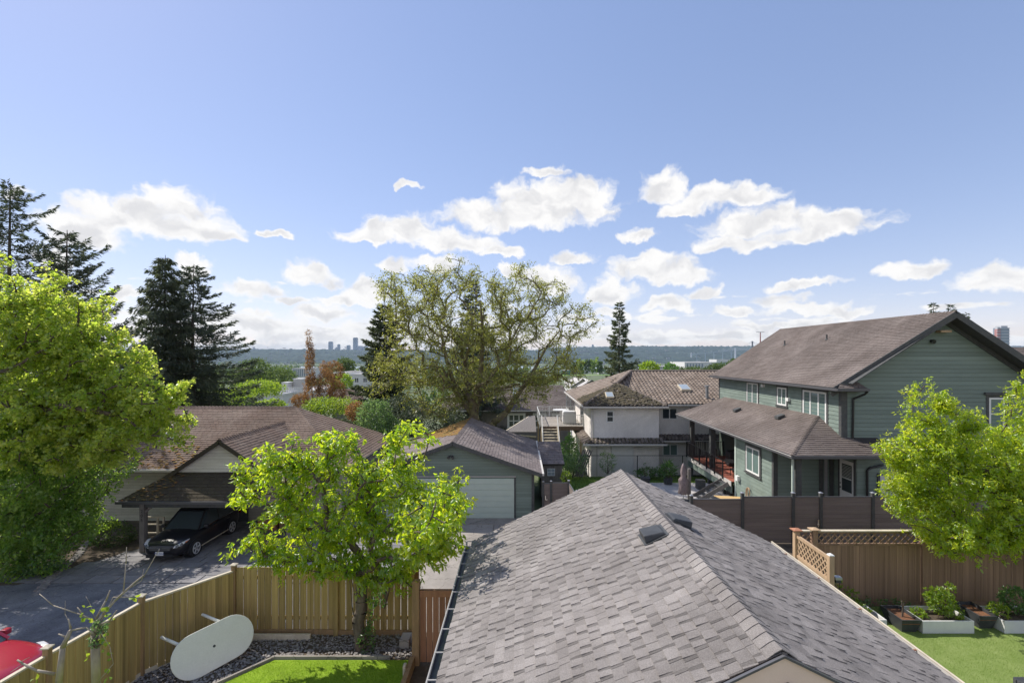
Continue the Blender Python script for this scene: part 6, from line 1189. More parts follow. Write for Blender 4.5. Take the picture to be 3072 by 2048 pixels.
for k in range(7): xq = x0+1.5+k*2.1; wallbox(b_, xq, 479.8, z1-8, xq+1.0, 479.99, z1-1.0, 'tower_glass', 'window')
b_, x0, x1, z1 = flatb('large pale warehouse with blue base on the flats', 2054, 2147, 1086, 1104, 900, 90, 'white_build', 0)
for k in range(6): xq = x0+4+k*5.5; wallbox(b_, xq, 899.7, z1-10, xq+2.5, 899.95, z1-3, 'tower_glass', 'window')
mat('blue_paint', (0.05, 0.08, 0.30), rough=0.6); mat('green_paint', (0.05, 0.13, 0.10), rough=0.7)
flatb('white shed with blue wall beyond the grey house roof', 1700, 1736, 1139, 1156, 190, 10, 'white_build', 0); flatb('low green shed at the left edge of the playing field', 1688, 1712, 1111, 1120, 700, 30, 'green_paint', 0)
flatb('pale low buildings among trees beyond the tile roof', 1968, 2010, 1098, 1108, 620, 30, 'white_build', 4); flatb('grey warehouse seen right of the fir', 2150, 2190, 1078, 1084, 1500, 60, 'white_build', 0)
gr_ = thing('gable_roof_building', 'pale grey low gable roofs left of the beige house', 'building', (20, 150, -18))
for a, b, yt, yb, Y in ((1712, 1768, 1139, 1163, 140), (1740, 1792, 1142, 1163, 132)):
    p0, p1, p2 = W(a, yb, Y), W((a+b)/2+10, yt, Y), W(b, yb-4, Y); mb = MB(); mb.prism([p0, p1, p2], (0, 22, 0)); mb.build('roof', M_['flat_roof'], gr_); strip(gr_, Vector(p0)+Vector((0, -.2, .15)), Vector(p1)+Vector((0, -.2, .15)), .3, .3, 'dark_trim', 'bargeboard'); strip(gr_, Vector(p1)+Vector((0, -.2, .15)), Vector(p2)+Vector((0, -.2, .15)), .3, .3, 'dark_trim', 'bargeboard'); wallbox(gr_, p0[0]+.3, Y+.3, -20, p2[0]-.3, Y+21, p0[2], 'white_build')
h5 = thing('brown_roof_house', 'brown shingle roofed house below the cream office', 'house', (-22, 70, -8)); qn = [W(985, 1218, 62), W(1100, 1218, 62), W(1082, 1166, 76), W(1010, 1166, 76)]; r_ = slab(h5, M_['roof_deck'], qn, 0.2); shingles(r_, M_['shingle_rust'], qn, X_, 0.3, (0.4, 0.6), 0.04, seed=51); wallbox(h5, qn[0][0]+.4, 62.5, -7, qn[1][0]-.4, 75, qn[0][2]-.1, 'grey_stucco')
c = W(1073, 1171, 74); mb = MB(); mb.box(c[0]-.3, 73.5, c[2]-.3, c[0]+.3, 74.2, c[2]+0.7); mb.build('chimney', M_['dark_trim'], h5)
h6 = thing('neighbour_house', 'brown shingle roof at the far right edge behind the green house', 'house', (34, 34, 0)); qn = [(31.5, 33, 4.9), (44, 33, 4.9), (44, 38.5, 7.6), (33.5, 38.5, 7.6)]; r_ = slab(h6, M_['roof_deck'], qn, 0.2); shingles(r_, M_['shingle_brown'], qn, X_, 0.25, (0.3, 0.5), 0.03, seed=52); wallbox(h6, 32.2, 33.6, -2, 43.5, 38, 4.8, 'grey_stucco'); strip(h6, (31.5, 32.95, 4.85), (44, 32.95, 4.85), .05, .2, 'dark_trim', 'fascia')
# ---------------------------------------------------------------- cars
mat('paint_black', (0.010, 0.010, 0.012), rough=0.28, spec=0.4, coat=0.3); mat('paint_red', (0.30, 0.012, 0.03), rough=0.25, spec=0.5, coat=0.8); mat('tyre', (0.02, 0.02, 0.02), rough=0.8)
mat('rim', (0.62, 0.62, 0.63), rough=0.35, metal=0.2); mat('lamp', (0.6, 0.62, 0.65), rough=0.1, spec=0.9); mat('amber', (0.5, 0.10, 0.02), rough=0.2); mat('tail_red', (0.30, 0.01, 0.01), rough=0.15); mat('plate', (0.7, 0.7, 0.68), rough=0.5); mat('plate_ink', (0.04, 0.06, 0.2), rough=0.5)
def carbuild(name, label, loc, rz, paint, plate=None, group='parked cars'):
    """local axes: +x forwards, +z up"""
    t = thing(name, label, 'car', loc, group, rz); 
    def L_(mb, nm, m, par=None, smooth=False, sub=0, bevel=0):
        me = mesh(nm, mb.v, mb.f, M_[m], mb.t, smooth); o = bpy.data.objects.new(nm, me); COL.objects.link(o); o.parent = par or t
        if bevel: b = o.modifiers.new('bevel', 'BEVEL'); b.width = bevel; b.segments = 2
        if sub: s = o.modifiers.new('sub', 'SUBSURF'); s.levels = sub; s.render_levels = sub
        return o
    st = [(-2.26, .66, .42, .92), (-2.2, .80, .30, 1.02), (-1.95, .90, .26, 1.08), (-1.4, .925, .22, 1.09), (-.5, .93, .20, 1.06), (.4, .93, .20, 1.03), (1.0, .93, .20, 1.02), (1.5, .92, .22, .97), (1.95, .86, .26, .88), (2.18, .72, .30, .78), (2.26, .50, .40, .68)]
    V = []; n = 0
    for x, w, zb, zs in st:
        pr = [(0, zb), (w*.8, zb), (w*.97, zb+.10), (w, (zb+zs)*.5), (w*.99, zs-.14), (w*.90, zs-.01), (w*.5, zs+.035), (0, zs+.05)]; ring = [(x, y, z) for y, z in pr]+[(x, -y, z) for y, z in pr[-2:0:-1]]; n = len(ring); V += ring
    F = [];
    for j in range(len(st)-1):
        for i in range(n): F.append((j*n+i, (j+1)*n+i, (j+1)*n+(i+1) % n, j*n+(i+1) % n))
    F.append(tuple(range(n))); F.append(tuple(range(len(V)-1, len(V)-n-1, -1))); mb = MB(); mb.add(V, F); bd = L_(mb, 'body', paint, smooth=True, sub=2)
    bl = [(.98, .78), (.80, .86), (-.4, .87), (-1.6, .85), (-2.08, .74)]; rf_ = [(.28, .60), (.05, .66), (-.5, .67), (-1.5, .64), (-1.82, .58)]
    lo = [(x, y, 1.03) for x, y in bl]; hi = [(x, y, 1.67 if 0 < i < 4 else 1.62) for i, (x, y) in enumerate(rf_)]
    mb = MB(); N = 5; V = lo+hi+[(x, -y, z) for x, y, z in lo]+[(x, -y, z) for x, y, z in hi]; F = []
    for i in range(N-1): F += [(i, i+N, i+1+N, i+1), (2*N+i+1, 3*N+i+1, 3*N+i, 2*N+i)]
    F += [(0, 2*N, 3*N, N), (N-1, 2*N-1, 4*N-1, 3*N-1)]+[(N+i, 3*N+i, 3*N+i+1, N+i+1) for i in range(N-1)]; mb.add(V, F); L_(mb, 'window', 'glass')
    mb = MB(); V = [(x, y*1.02, z+.012) for x, y, z in hi]+[(x, 0, z+.05) for x, y, z in hi]+[(x, -y*1.02, z+.012) for x, y, z in hi]; F = [(i, i+N, i+1+N, i+1) for i in range(N-1)]+[(N+i, 2*N+i, 2*N+i+1, N+i+1) for i in range(N-1)]; F = [f[::-1] for f in F]; mb.add(V, F); L_(mb, 'roof', paint, smooth=True)
    for s in (1, -1):
        for i in (0, 2, 3, 4):
            a = Vector((lo[i][0], s*lo[i][1], lo[i][2])); b = Vector((hi[i][0], s*hi[i][1], hi[i][2])); mb = MB(); mb.bar(a, b, 0.07 if i in (0, 4) else 0.05, 0.05, (1, 0, 0)); L_(mb, 'pillar', paint if i in (0, 4) else 'black_metal')
        for i in range(N-1): mb = MB(); mb.bar((hi[i][0], s*hi[i][1], hi[i][2]), (hi[i+1][0], s*hi[i+1][1], hi[i+1][2]), .05, .05); L_(mb, 'roof_rail', paint)
        mb = MB(); mb.bar((.75, s*.885, 1.035), (-1.95, s*.84, 1.05), .02, .022); L_(mb, 'window_trim', 'chrome'); mb = MB(); mb.bar((1.0, s*.935, .32), (-1.0, s*.935, .32), .02, .04); L_(mb, 'side_trim', 'rail_wood' if paint == 'paint_black' else 'black_metal')
        for x in (.15, -.9): mb = MB(); mb.bar((x, s*.935, .90), (x-.2, s*.935, .90), .03, .025); L_(mb, 'door_handle', 'chrome')
        for x in (.55, -.38, -1.25): mb = MB(); mb.bar((x, s*.936, .4), (x-.04, s*.925, 1.0), .004, .008, (1, 0, 0)); L_(mb, 'door_seam', 'black_metal')
        mb = MB(); mb.box(.62, s*.98-.09, 1.02, .78, s*.98+.09, 1.17); m_ = L_(mb, 'mirror', paint, bevel=.03)
        for x in (1.36, -1.32):
            mb = MB(); y0 = s*.60; y1 = s*.936; mb.tube((x, y0, .36), (x, y1, .36), .41, n=28); L_(mb, 'wheel_arch', 'black_metal')
            mb = MB(); mb.tube((x, s*.72, .345), (x, s*.942, .345), .345, n=28); w_ = L_(mb, 'wheel', 'tyre', bevel=.03); mb = MB(); mb.tube((x, s*.93, .345), (x, s*.950, .345), .245, n=24); L_(mb, 'hub', 'black_metal', w_)
            mb = MB()
            for k in range(5): a = 2*math.pi*k/5+.3; d = Vector((math.cos(a), 0, math.sin(a))); c = Vector((x, s*.957, .345)); mb.bar(c, c+d*.235, .075, .02, (0, 1, 0))
            for k in range(20): a, b = 2*math.pi*k/20, 2*math.pi*(k+1)/20; mb.bar((x+.232*math.cos(a), s*.957, .345+.232*math.sin(a)), (x+.232*math.cos(b), s*.957, .345+.232*math.sin(b)), .03, .022, (0, 1, 0))
            L_(mb, 'rim', 'rim', w_)
        hl = [(2.215, .52, .66), (2.07, .80, .74), (1.75, .905, .88), (1.95, .83, .86), (2.16, .56, .76)]; mb = MB(); V = [(x+.018, s*(y+.012), z) for x, y, z in hl]; V2 = [(x-.12, s*(y-.05), z) for x, y, z in hl]; f = [(0, 1, 2, 3, 4)]+[(i, i+5, (i+1) % 5+5, (i+1) % 5) for i in range(5)]; mb.add(V+V2, f if s > 0 else [q[::-1] for q in f]); h_ = L_(mb, 'headlight', 'lamp')
        mb = MB(); mb.tube((2.13, s*.66, .73), (2.19, s*.66, .725), .06, n=12); mb.tube((2.04, s*.78, .78), (2.11, s*.80, .775), .05, n=12); L_(mb, 'projector', 'chrome', h_); mb = MB(); mb.prism([(1.80, s*.908, .865), (1.93, s*.872, .80), (1.97, s*.85, .84)], (0, s*.012, 0)); L_(mb, 'indicator', 'amber', h_)
        mb = MB(); mb.prism([(-2.235, s*.62, .78), (-2.14, s*.86, .80), (-2.02, s*.905, .98), (-2.18, s*.70, 1.0)], (-.02, s*.02, 0)); L_(mb, 'tail_light', 'tail_red')
    mb = MB(); mb.prism([(2.27, -.42, .58), (2.27, .42, .58), (2.235, .48, .70), (2.235, -.48, .70)], (.02, 0, 0)); L_(mb, 'grille', 'black_metal'); mb = MB(); mb.bar((2.27, -.45, .71), (2.27, .45, .71), .02, .02); mb.tube((2.28, 0, .64), (2.30, 0, .64), .045, n=14); L_(mb, 'grille_badge', 'chrome')
    mb = MB(); mb.prism([(2.27, -.6, .28), (2.27, .6, .28), (2.28, .55, .44), (2.28, -.55, .44)], (.012, 0, 0)); L_(mb, 'bumper', 'black_metal'); 
    mb = MB(); mb.bar((.95, .70, 1.05), (.55, -.1, 1.10), .02, .02); mb.bar((1.0, -.1, 1.06), (.6, -.7, 1.08), .02, .02); L_(mb, 'wiper', 'black_metal')
    if plate:
        mb = MB(); mb.box(2.295, -.17, .39, 2.305, .17, .55); p_ = L_(mb, 'licence_plate', 'plate'); c = bpy.data.curves.new('plate_text', 'FONT'); c.body = plate; c.size = .11; c.align_x = 'CENTER'; c.align_y = 'CENTER'; c.extrude = .001; c.materials.append(M_['plate_ink']); o = bpy.data.objects.new('plate_text', tomesh(c)); COL.objects.link(o); o.parent = p_; o.location = (2.3065, 0, .47); o.rotation_euler = (math.pi/2, 0, math.pi/2)
    return t
carbuild('parked_car', 'black compact SUV parked nose out under the carport', (-15.3, 22.8, -1.94), -math.pi/2, 'paint_black', 'MR 266A')
carbuild('parked_car', 'red SUV behind the olive fence at the lower left corner', (-14.4, 11.9, -1.52), 0.0, 'paint_red')
# ---------------------------------------------------------------- the trees near the camera
bk = M_['bark']
broadleaf('cherry_tree', 'bright green cherry tree growing in the gravel before the back fence', 'tree', (-3.76, 11.4, 0.0), [(-3.8, 11.4, 0.9), (-3.75, 11.45, 1.7), (-3.85, 11.5, 2.2)],
    [PB(850, 1440, 95, 85, 11.25, .6), PB(1000, 1480, 170, 150, 11.2, .8), PB(870, 1370, 85, 60, 11.25, .5), PB(1000, 1345, 90, 55, 11.3, .5), PB(1235, 1335, 62, 70, 11.3, .6), PB(1300, 1490, 95, 85, 11.4, .8), PB(1165, 1450, 90, 90, 11.2, .9), PB(1190, 1620, 160, 80, 11.1, .7), PB(1180, 1720, 70, 30, 11.1, .4), PB(1310, 1660, 70, 45, 11.1, .5), PB(760, 1630, 50, 28, 11.2, .35), PB(870, 1670, 80, 36, 11.2, .45), PB(1010, 1700, 110, 38, 11.1, .5), PB(1100, 1745, 60, 26, 11.1, .35), PB(720, 1500, 32, 30, 11.2, .3), PB(740, 1400, 24, 20, 11.2, .25), PB(1270, 1570, 90, 75, 9.9, .7), PB(1335, 1510, 60, 55, 9.5, .6), PB(1365, 1575, 34, 44, 9.0, .5), PB(835, 1590, 75, 65, 11.2, .5), PB(950, 1640, 110, 55, 11.2, .6), PB(1340, 1600, 60, 60, 11.2, .5), PB(1375, 1495, 38, 22, 11.3, .3)],
    M_['leaf_cherry'], M_['bark'], ntar=460, nleaf=21000, lsize=0.132, r0=0.14, shape=6, nparts=300, droop=0.75, wr=0.42, spread=0.11, seed=3, clus=9, shell=0.3, step=0.22, tip=0.004, extra=0.04, sat=3, satr=0.16)
tw = thing('cherry_tree_sprig', 'long drooping leafy sprig reaching left from the cherry tree over the driveway', 'branch', tuple(W(800, 1570, 11.4))); pts = [W(830, 1560, 11.5), W(770, 1600, 11.4), W(720, 1645, 11.3), W(672, 1668, 11.2)]; mb = MB(); mb.path(pts, [.014, .01, .007, .004], 5); mb.build('twig', bk, tw)
g = np.random.default_rng(4); tt = g.random(90)*2.99; ii = tt.astype(int); fr = (tt-ii)[:, None]; PP = np.array(pts); ps_ = PP[ii]*(1-fr)+PP[ii+1]*fr+g.normal(0, .05, (90, 3)); dd = g.normal(size=(90, 3)); dd[:, 2] -= .9; leaves(tw, ps_, dd, g.uniform(.09, .15, 90), M_['leaf_cherry'], 'foliage', 0, 6, .42)
iv = bush('ivy', 'ivy climbing the right side of the cherry trunk', [((-3.5, 11.4, 0.9), (0.13, 0.15, 0.6)), ((-3.55, 11.3, 0.3), (0.22, 0.2, 0.35)), ((-4.1, 11.4, 2.0), (0.35, 0.3, 0.2))], 900, 0.07, M_['leaf_shade'], cat='ivy', seed=8)
bush('hanging_twig', 'leafy twig hanging low in front of the back fence', [PB(1148, 1770, 18, 55, 11.5), PB(1160, 1700, 30, 50, 11.5)], 260, 0.11, M_['leaf_shade'], cat='branch', seed=18, shape=6)
broadleaf('plum_tree', 'lime green fruit tree over the cedar fence at right', 'tree', (14.4, 12.95, 0), [(14.2, 12.9, 1.2), (13.6, 12.8, 2.0), (12.9, 12.7, 2.8)],
    [PB(2900, 1500, 190, 130, 12.6, 1.4), PB(2950, 1375, 160, 100, 12.6, 1.2), PB(2800, 1430, 110, 90, 12.6, .9), PB(2770, 1290, 60, 55, 12.6, .5), PB(2860, 1255, 50, 45, 12.6, .5), PB(3075, 1240, 45, 90, 12.6, .6), PB(2700, 1360, 60, 30, 12.5, .4), PB(2940, 1620, 130, 50, 12.4, .8), PB(3120, 1450, 140, 200, 12.8, 1.3), PB(3050, 1580, 90, 90, 12.5, .9), PB(3055, 1420, 80, 100, 12.5, .8), PB(2850, 1610, 90, 50, 12.4, .6), PB(2700, 1440, 60, 35, 12.4, .45), PB(2690, 1520, 40, 26, 12.4, .3), PB(2760, 1540, 70, 60, 12.4, .6), PB(2760, 1370, 70, 55, 12.5, .6), PB(3068, 1160, 18, 40, 12.6, .3), PB(2740, 1205, 22, 40, 12.6, .2), PB(2830, 1200, 22, 40, 12.6, .2)],
    M_['leaf_plum'], M_['bark'], ntar=560, nleaf=66000, lsize=0.10, r0=0.13, shape=6, nparts=300, droop=0.25, wr=0.42, spread=0.10, seed=5, clus=9, shell=0.35, step=0.22, tip=0.004, extra=0.2, sat=3, satr=0.16)
broadleaf('maple_tree', 'huge yellow green maple filling the left side of the view', 'tree', (-23.5, 18.9, -1.95), [(-23.3, 18.8, 0.5), (-22.6, 18.7, 2.5), (-21.0, 18.6, 4.3)],
    [PB(50, 950, 120, 130, 18.7, 1.8), PB(157, 980, 105, 110, 18.6, 1.6), PB(267, 1045, 95, 95, 18.4, 1.4), PB(357, 1120, 85, 80, 18.2, 1.2), PB(437, 1185, 75, 62, 18.0, 1.0), PB(517, 1215, 35, 38, 18, .5), PB(547, 1285, 26, 30, 18, .4), PB(90, 1160, 190, 130, 18.5, 2.2), PB(242, 1220, 150, 100, 18.4, 1.7), PB(402, 1280, 90, 50, 18.2, 1.0), PB(160, 1330, 190, 90, 18.4, 1.6), PB(302, 1330, 100, 60, 18.4, 1.0), PB(472, 1310, 40, 40, 18.2, .5), PB(352, 1230, 80, 70, 23.2, 1.4), PB(120, 815, 20, 22, 18.6, .3), PB(20, 800, 40, 26, 18.6, .4), PB(187, 850, 22, 20, 18.6, .3), PB(292, 905, 20, 20, 18.4, .3), PB(422, 1075, 22, 18, 18, .3), PB(532, 1160, 22, 16, 18, .25), PB(562, 1320, 20, 20, 18, .3)],
    M_['leaf_maple'], M_['bark'], ntar=900, nleaf=90000, lsize=0.118, r0=0.30, shape=2, droop=0.2, wr=0.85, spread=0.17, seed=7, clus=12, shell=0.35, step=0.4, tip=0.006, extra=0.1, sat=6, satr=0.2)
broadleaf('laurel_tree', 'dark leafy understorey tree below the maple at the left edge', 'tree', (-22.0, 20.5, -1.95), [(-22.0, 20.5, -1.0), (-21.6, 20.4, -0.2)],
    [PB(110, 1450, 160, 130, 20.3, 1.8), PB(230, 1450, 110, 110, 20.8, 1.3), PB(120, 1600, 130, 90, 20.0, 1.2), PB(40, 1700, 80, 80, 19.4, .9), PB(260, 1560, 50, 50, 21.5, .8), PB(310, 1390, 90, 60, 20.8, .9), PB(30, 1300, 120, 90, 18.4, 1.2), PB(60, 1430, 110, 90, 18.8, 1.2), PB(200, 1360, 110, 60, 19.5, 1.0), PB(150, 1680, 60, 40, 19.4, .6), PB(90, 1340, 140, 80, 20.3, 1.3), PB(40, 1620, 90, 110, 19.6, 1.0), PB(180, 1580, 110, 60, 20.0, 1.0), PB(20, 1400, 120, 160, 20.3, 1.5)],
    M_['leaf_broad'], M_['bark'], ntar=360, nleaf=52000, lsize=0.12, r0=0.14, shape=2, droop=0.2, wr=0.7, spread=0.22, seed=9, clus=10, shell=0.4, step=0.4, extra=0.5)
bush('garden_shrub', 'rounded golden topped shrub beside the numbered carport post', [PB(340, 1605, 62, 40, 22.8, .8), PB(310, 1580, 30, 16, 22.7, .4)], 2600, 0.10, M_['leaf_mid'], seed=11, cat='shrub'); bush('garden_shrub', 'golden new growth on top of the shrub by the carport', [PB(322, 1576, 40, 12, 22.6, .4)], 500, 0.09, M_['leaf_lime'], seed=12, cat='shrub'); bush('garden_shrub', 'low dark shrub at the kerb left of the lane', [PB(120, 1690, 70, 30, 19.5, .6)], 900, 0.10, M_['leaf_shade'], seed=13, cat='shrub')
kb = thing('rockery_kerb', 'low stone kerb curving along the dark garden bed at left', 'kerb', (-20, 20, -1.95)); g = np.random.default_rng(3)
kp = [W(95, 1790, 17.5), W(160, 1700, 19.5), W(232, 1650, 21.3), W(262, 1600, 23.0)]
for i in range(3):
    for k in range(7): a, b = np.array(kp[i]), np.array(kp[i+1]); c = a+(b-a)*(k+.5)/7; r = 0.16; mb = MB(); mb.tube((c[0], c[1]-r, -2.0), (c[0], c[1]+r, -2.0), 0.16*g.uniform(.8, 1.3), 0.17, 6); mb.build('stone', M_['stone'], kb)
sheet('garden_bed', [(-30, 14, -1.88), (-19.9, 14, -1.88), (-19.5, 18.5, -1.92), (-17.4, 22.4, -1.93), (-17.4, 26, -1.93), (-30, 26, -1.93)], M_['soil'], 0.3)
# pruned fig tree, lower left
fg = thing('fig_tree', 'pruned bare fig tree with new leaves in front of the left fence', 'tree', (-6.55, 7.3, 0)); mb = MB()
def pp(*a): return [W(x, y, Y) for x, y, Y in a]
mb.path(pp((278, 2400, 7.4), (288, 2048, 7.4), (285, 1900, 7.4), (288, 1862, 7.4)), [.07, .06, .055, .04], 9); mb.path(pp((168, 2400, 7.2), (176, 2048, 7.2), (188, 1940, 7.2), (212, 1890, 7.2)), [.055, .045, .035, .025], 9)
for path, r in ((((288, 1870, 7.4), (310, 1840, 7.4), (345, 1800, 7.4), (400, 1750, 7.4), (430, 1725, 7.4)), .032), (((430, 1730, 7.4), (470, 1660, 7.3), (480, 1645, 7.3)), .008), (((370, 1775, 7.4), (378, 1690, 7.4), (380, 1640, 7.4)), .012), (((285, 1860, 7.4), (230, 1838, 7.3), (160, 1815, 7.3), (118, 1780, 7.3)), .014), (((290, 1875, 7.4), (330, 1860, 7.3), (350, 1830, 7.3)), .026), (((288, 1855, 7.4), (318, 1800, 7.45), (330, 1770, 7.45)), .024), (((212, 1890, 7.2), (260, 1880, 7.2), (280, 1900, 7.2)), .02), (((200, 1910, 7.2), (175, 1900, 7.2)), .02), (((212, 1885, 7.2), (205, 1855, 7.2)), .02), (((165, 2020, 7.2), (110, 2010, 7.1), (70, 1990, 7.1), (52, 1978, 7.1)), .03), (((70, 1990, 7.1), (30, 2016, 7.0)), .008), (((60, 1985, 7.1), (88, 1970, 7.1)), .008), (((250, 1845, 7.3), (232, 1820, 7.3)), .018), (((295, 1880, 7.4), (340, 1790, 7.4), (395, 1790, 7.4)), .012), (((290, 2048, 7.3), (340, 1990, 7.2), (330, 1940, 7.2), (305, 1900, 7.2)), .007), (((215, 1880, 7.2), (195, 1840, 7.2), (196, 1800, 7.2)), .006), (((290, 1870, 7.4), (270, 1810, 7.4), (258, 1788, 7.4)), .006), (((395, 1760, 7.4), (425, 1740, 7.4), (432, 1705, 7.4)), .009)):
    P = pp(*path); n = len(P); mb.path(P, [r*.75*(1-.5*i/max(1, n-1)) for i in range(n)], 7)
mb.build('trunk', M_['fig_bark'], fg, smooth=True)
g = np.random.default_rng(6)
cl_ = [(262, 1842), (240, 1850), (262, 1812), (326, 1830), (332, 1855), (395, 1792), (310, 1940), (330, 1960), (325, 2030), (270, 1960), (100, 2038), (318, 1910), (310, 1925)]
P = np.array([W(x+g.normal(0, 8), y+g.normal(0, 8), 7.25) for x, y in cl_ for _ in range(3)]); d = g.normal(size=P.shape); d[:, 2] -= .2
leaves(fg, P, d, g.uniform(.05, .11, len(P)), M_['leaf_lime'], 'foliage', 0, 6, .75)
iv2 = bush('ivy', 'grey green creeper on the fig trunk at lower left', [PB(292, 1900, 18, 40, 7.35)], 300, 0.05, M_['leaf_laurel'], cat='ivy', seed=12)
# ---------------------------------------------------------------- the big sparse tree in the middle
walnut_blobs = [PB(1240, 900, 110, 90, 38, 4), PB(1380, 930, 190, 120, 38, 5), PB(1560, 900, 110, 80, 38, 4), PB(1230, 1060, 110, 110, 37.5, 4), PB(1420, 1080, 170, 120, 38, 5), PB(1600, 1050, 130, 120, 38, 4), PB(1730, 960, 70, 60, 38, 2.5), PB(1650, 880, 60, 50, 38, 2.5), PB(1280, 840, 60, 40, 38, 2), PB(1450, 830, 60, 30, 38, 2), PB(1300, 1190, 90, 70, 37, 3), PB(1560, 1160, 120, 60, 37.5, 3), PB(1150, 1130, 55, 60, 37.5, 2), PB(1160, 860, 40, 50, 38, 1.5), PB(1560, 830, 40, 30, 38, 1.5), PB(1350, 830, 50, 25, 38, 1.5), PB(1690, 1120, 60, 50, 37.5, 2)]
broadleaf('walnut_tree', 'large spreading tree with sparse olive leaves in the centre', 'tree', W(1424, 1340, 38), [W(1424, 1260, 38), W(1415, 1200, 38)], walnut_blobs, M_['leaf_olive'], M_['mossbark'], ntar=1300, nleaf=66000, lsize=0.18, r0=0.36, shape=2, droop=0.5, wr=0.42, spread=0.24, seed=13, clus=7, shell=0.3, step=0.45, tip=0.012, updir=0.3, wob=0.09, power=0.52, sat=3)
lb = thing('walnut_limb', 'thick mossy limb sweeping right from the walnut trunk over the garage roof', 'branch', W(1430, 1300, 37.6)); mb = MB()
mb.path(pp((1440, 1300, 37.7), (1480, 1268, 37.6), (1520, 1235, 37.6), (1545, 1195, 37.6), (1566, 1165, 37.6), (1590, 1135, 37.7), (1610, 1095, 37.8), (1640, 1040, 37.9), (1680, 990, 38)), [.30, .27, .24, .2, .17, .15, .12, .08, .05], 8); mb.path(pp((1590, 1135, 37.7), (1620, 1115, 37.5), (1650, 1100, 37.4)), [.1, .08, .05], 6); mb.path(pp((1430, 1210, 38), (1470, 1170, 38), (1530, 1160, 38), (1560, 1150, 38)), [.16, .12, .1, .06], 6); mb.path(pp((1424, 1250, 38), (1370, 1180, 38), (1340, 1080, 38), (1320, 980, 38)), [.26, .2, .15, .08], 8); mb.path(pp((1424, 1250, 38), (1440, 1150, 38), (1450, 1000, 38), (1440, 900, 38)), [.26, .2, .14, .06], 8); mb.build('trunk', M_['mossbark'], lb, smooth=True)
bush('undergrowth', 'dark shady undergrowth behind the green garage roof', [PB(1210, 1235, 90, 50, 40, 2), PB(1300, 1260, 110, 40, 40, 2)], 5000, 0.22, M_['needle_dark'], seed=20, cat='shrub')
# ---------------------------------------------------------------- conifers
nd, nc = M_['needle_dark'], M_['needle_cedar']
def con(name, label, px, pyt, Y, zb, rpx, **k):
    p = W(px, pyt, Y); return conifer(name, label, p[0], Y, zb, p[2]-zb, rpx*Y/S, k.pop('lm', nd), bk, **k)
con('spruce_tree', 'tall dark spruce at the far left edge rising above the maple', 30, 548, 32, -3, 400, nb=150, per=560, droop=0.2, upturn=0.75, lsz=0.33, seed=1, prof=0.7, gaps=0.6, group='dark conifers')
con('spruce_tree', 'wide dark spruce behind the maple with upturned tips', 200, 690, 33, -3, 300, nb=110, per=520, droop=0.15, upturn=0.8, lsz=0.33, seed=2, prof=0.6, gaps=0.6, group='dark conifers')
con('cedar_tree', 'cedar with drooping sprays and ragged pointed top', 495, 765, 42, -4.5, 175, nb=200, per=420, droop=0.35, upturn=0.0, hang=0.6, lsz=0.4, seed=3, prof=0.62, lm=nc, group='dark conifers', wr=0.18)
con('spruce_tree', 'dark spruce standing against the cedar on its right', 580, 795, 43, -4.5, 240, nb=150, per=520, droop=0.45, upturn=0.45, lsz=0.36, seed=4, prof=0.62, group='dark conifers')
con('spruce_tree', 'narrow spruce at the left side of the walnut crown', 1155, 912, 52, -6, 135, nb=180, per=560, droop=0.45, upturn=0.35, lsz=0.42, seed=5, prof=0.6, group='dark conifers', lm=nc)
con('spruce_tree', 'spruce top showing through the middle of the walnut crown', 1420, 835, 60, -8, 110, nb=160, per=400, droop=0.4, upturn=0.3, lsz=0.45, seed=6, prof=0.7, group='dark conifers')
con('fir_tree', 'lone tall fir standing free right of the walnut tree', 1858, 902, 88, -10, 80, nb=150, per=300, droop=0.55, upturn=0.35, lsz=0.55, seed=7, prof=0.75, lm=nc, wr=0.25, group='dark conifers')
con('fir_tree', 'short dark fir right of the lone tall fir', 1913, 1074, 110, -12, 26, nb=50, per=120, lsz=0.7, seed=8, prof=0.7, group='dark conifers')
con('fir_tree', 'left fir tip above the green house ridge', 2800, 906, 75, 0, 60, nb=60, per=200, lsz=0.6, seed=9, gaps=0.5, group='conifer tips above the green house ridge', upturn=0.5)
con('fir_tree', 'middle fir tip above the green house ridge', 2852, 911, 78, 0, 45, nb=60, per=200, lsz=0.6, seed=10, gaps=0.5, group='conifer tips above the green house ridge', upturn=0.5)
con('fir_tree', 'small fir tip right of the green house ridge peak', 2900, 938, 80, 0, 40, nb=50, per=160, lsz=0.6, seed=11, group='conifer tips above the green house ridge', upturn=0.5)
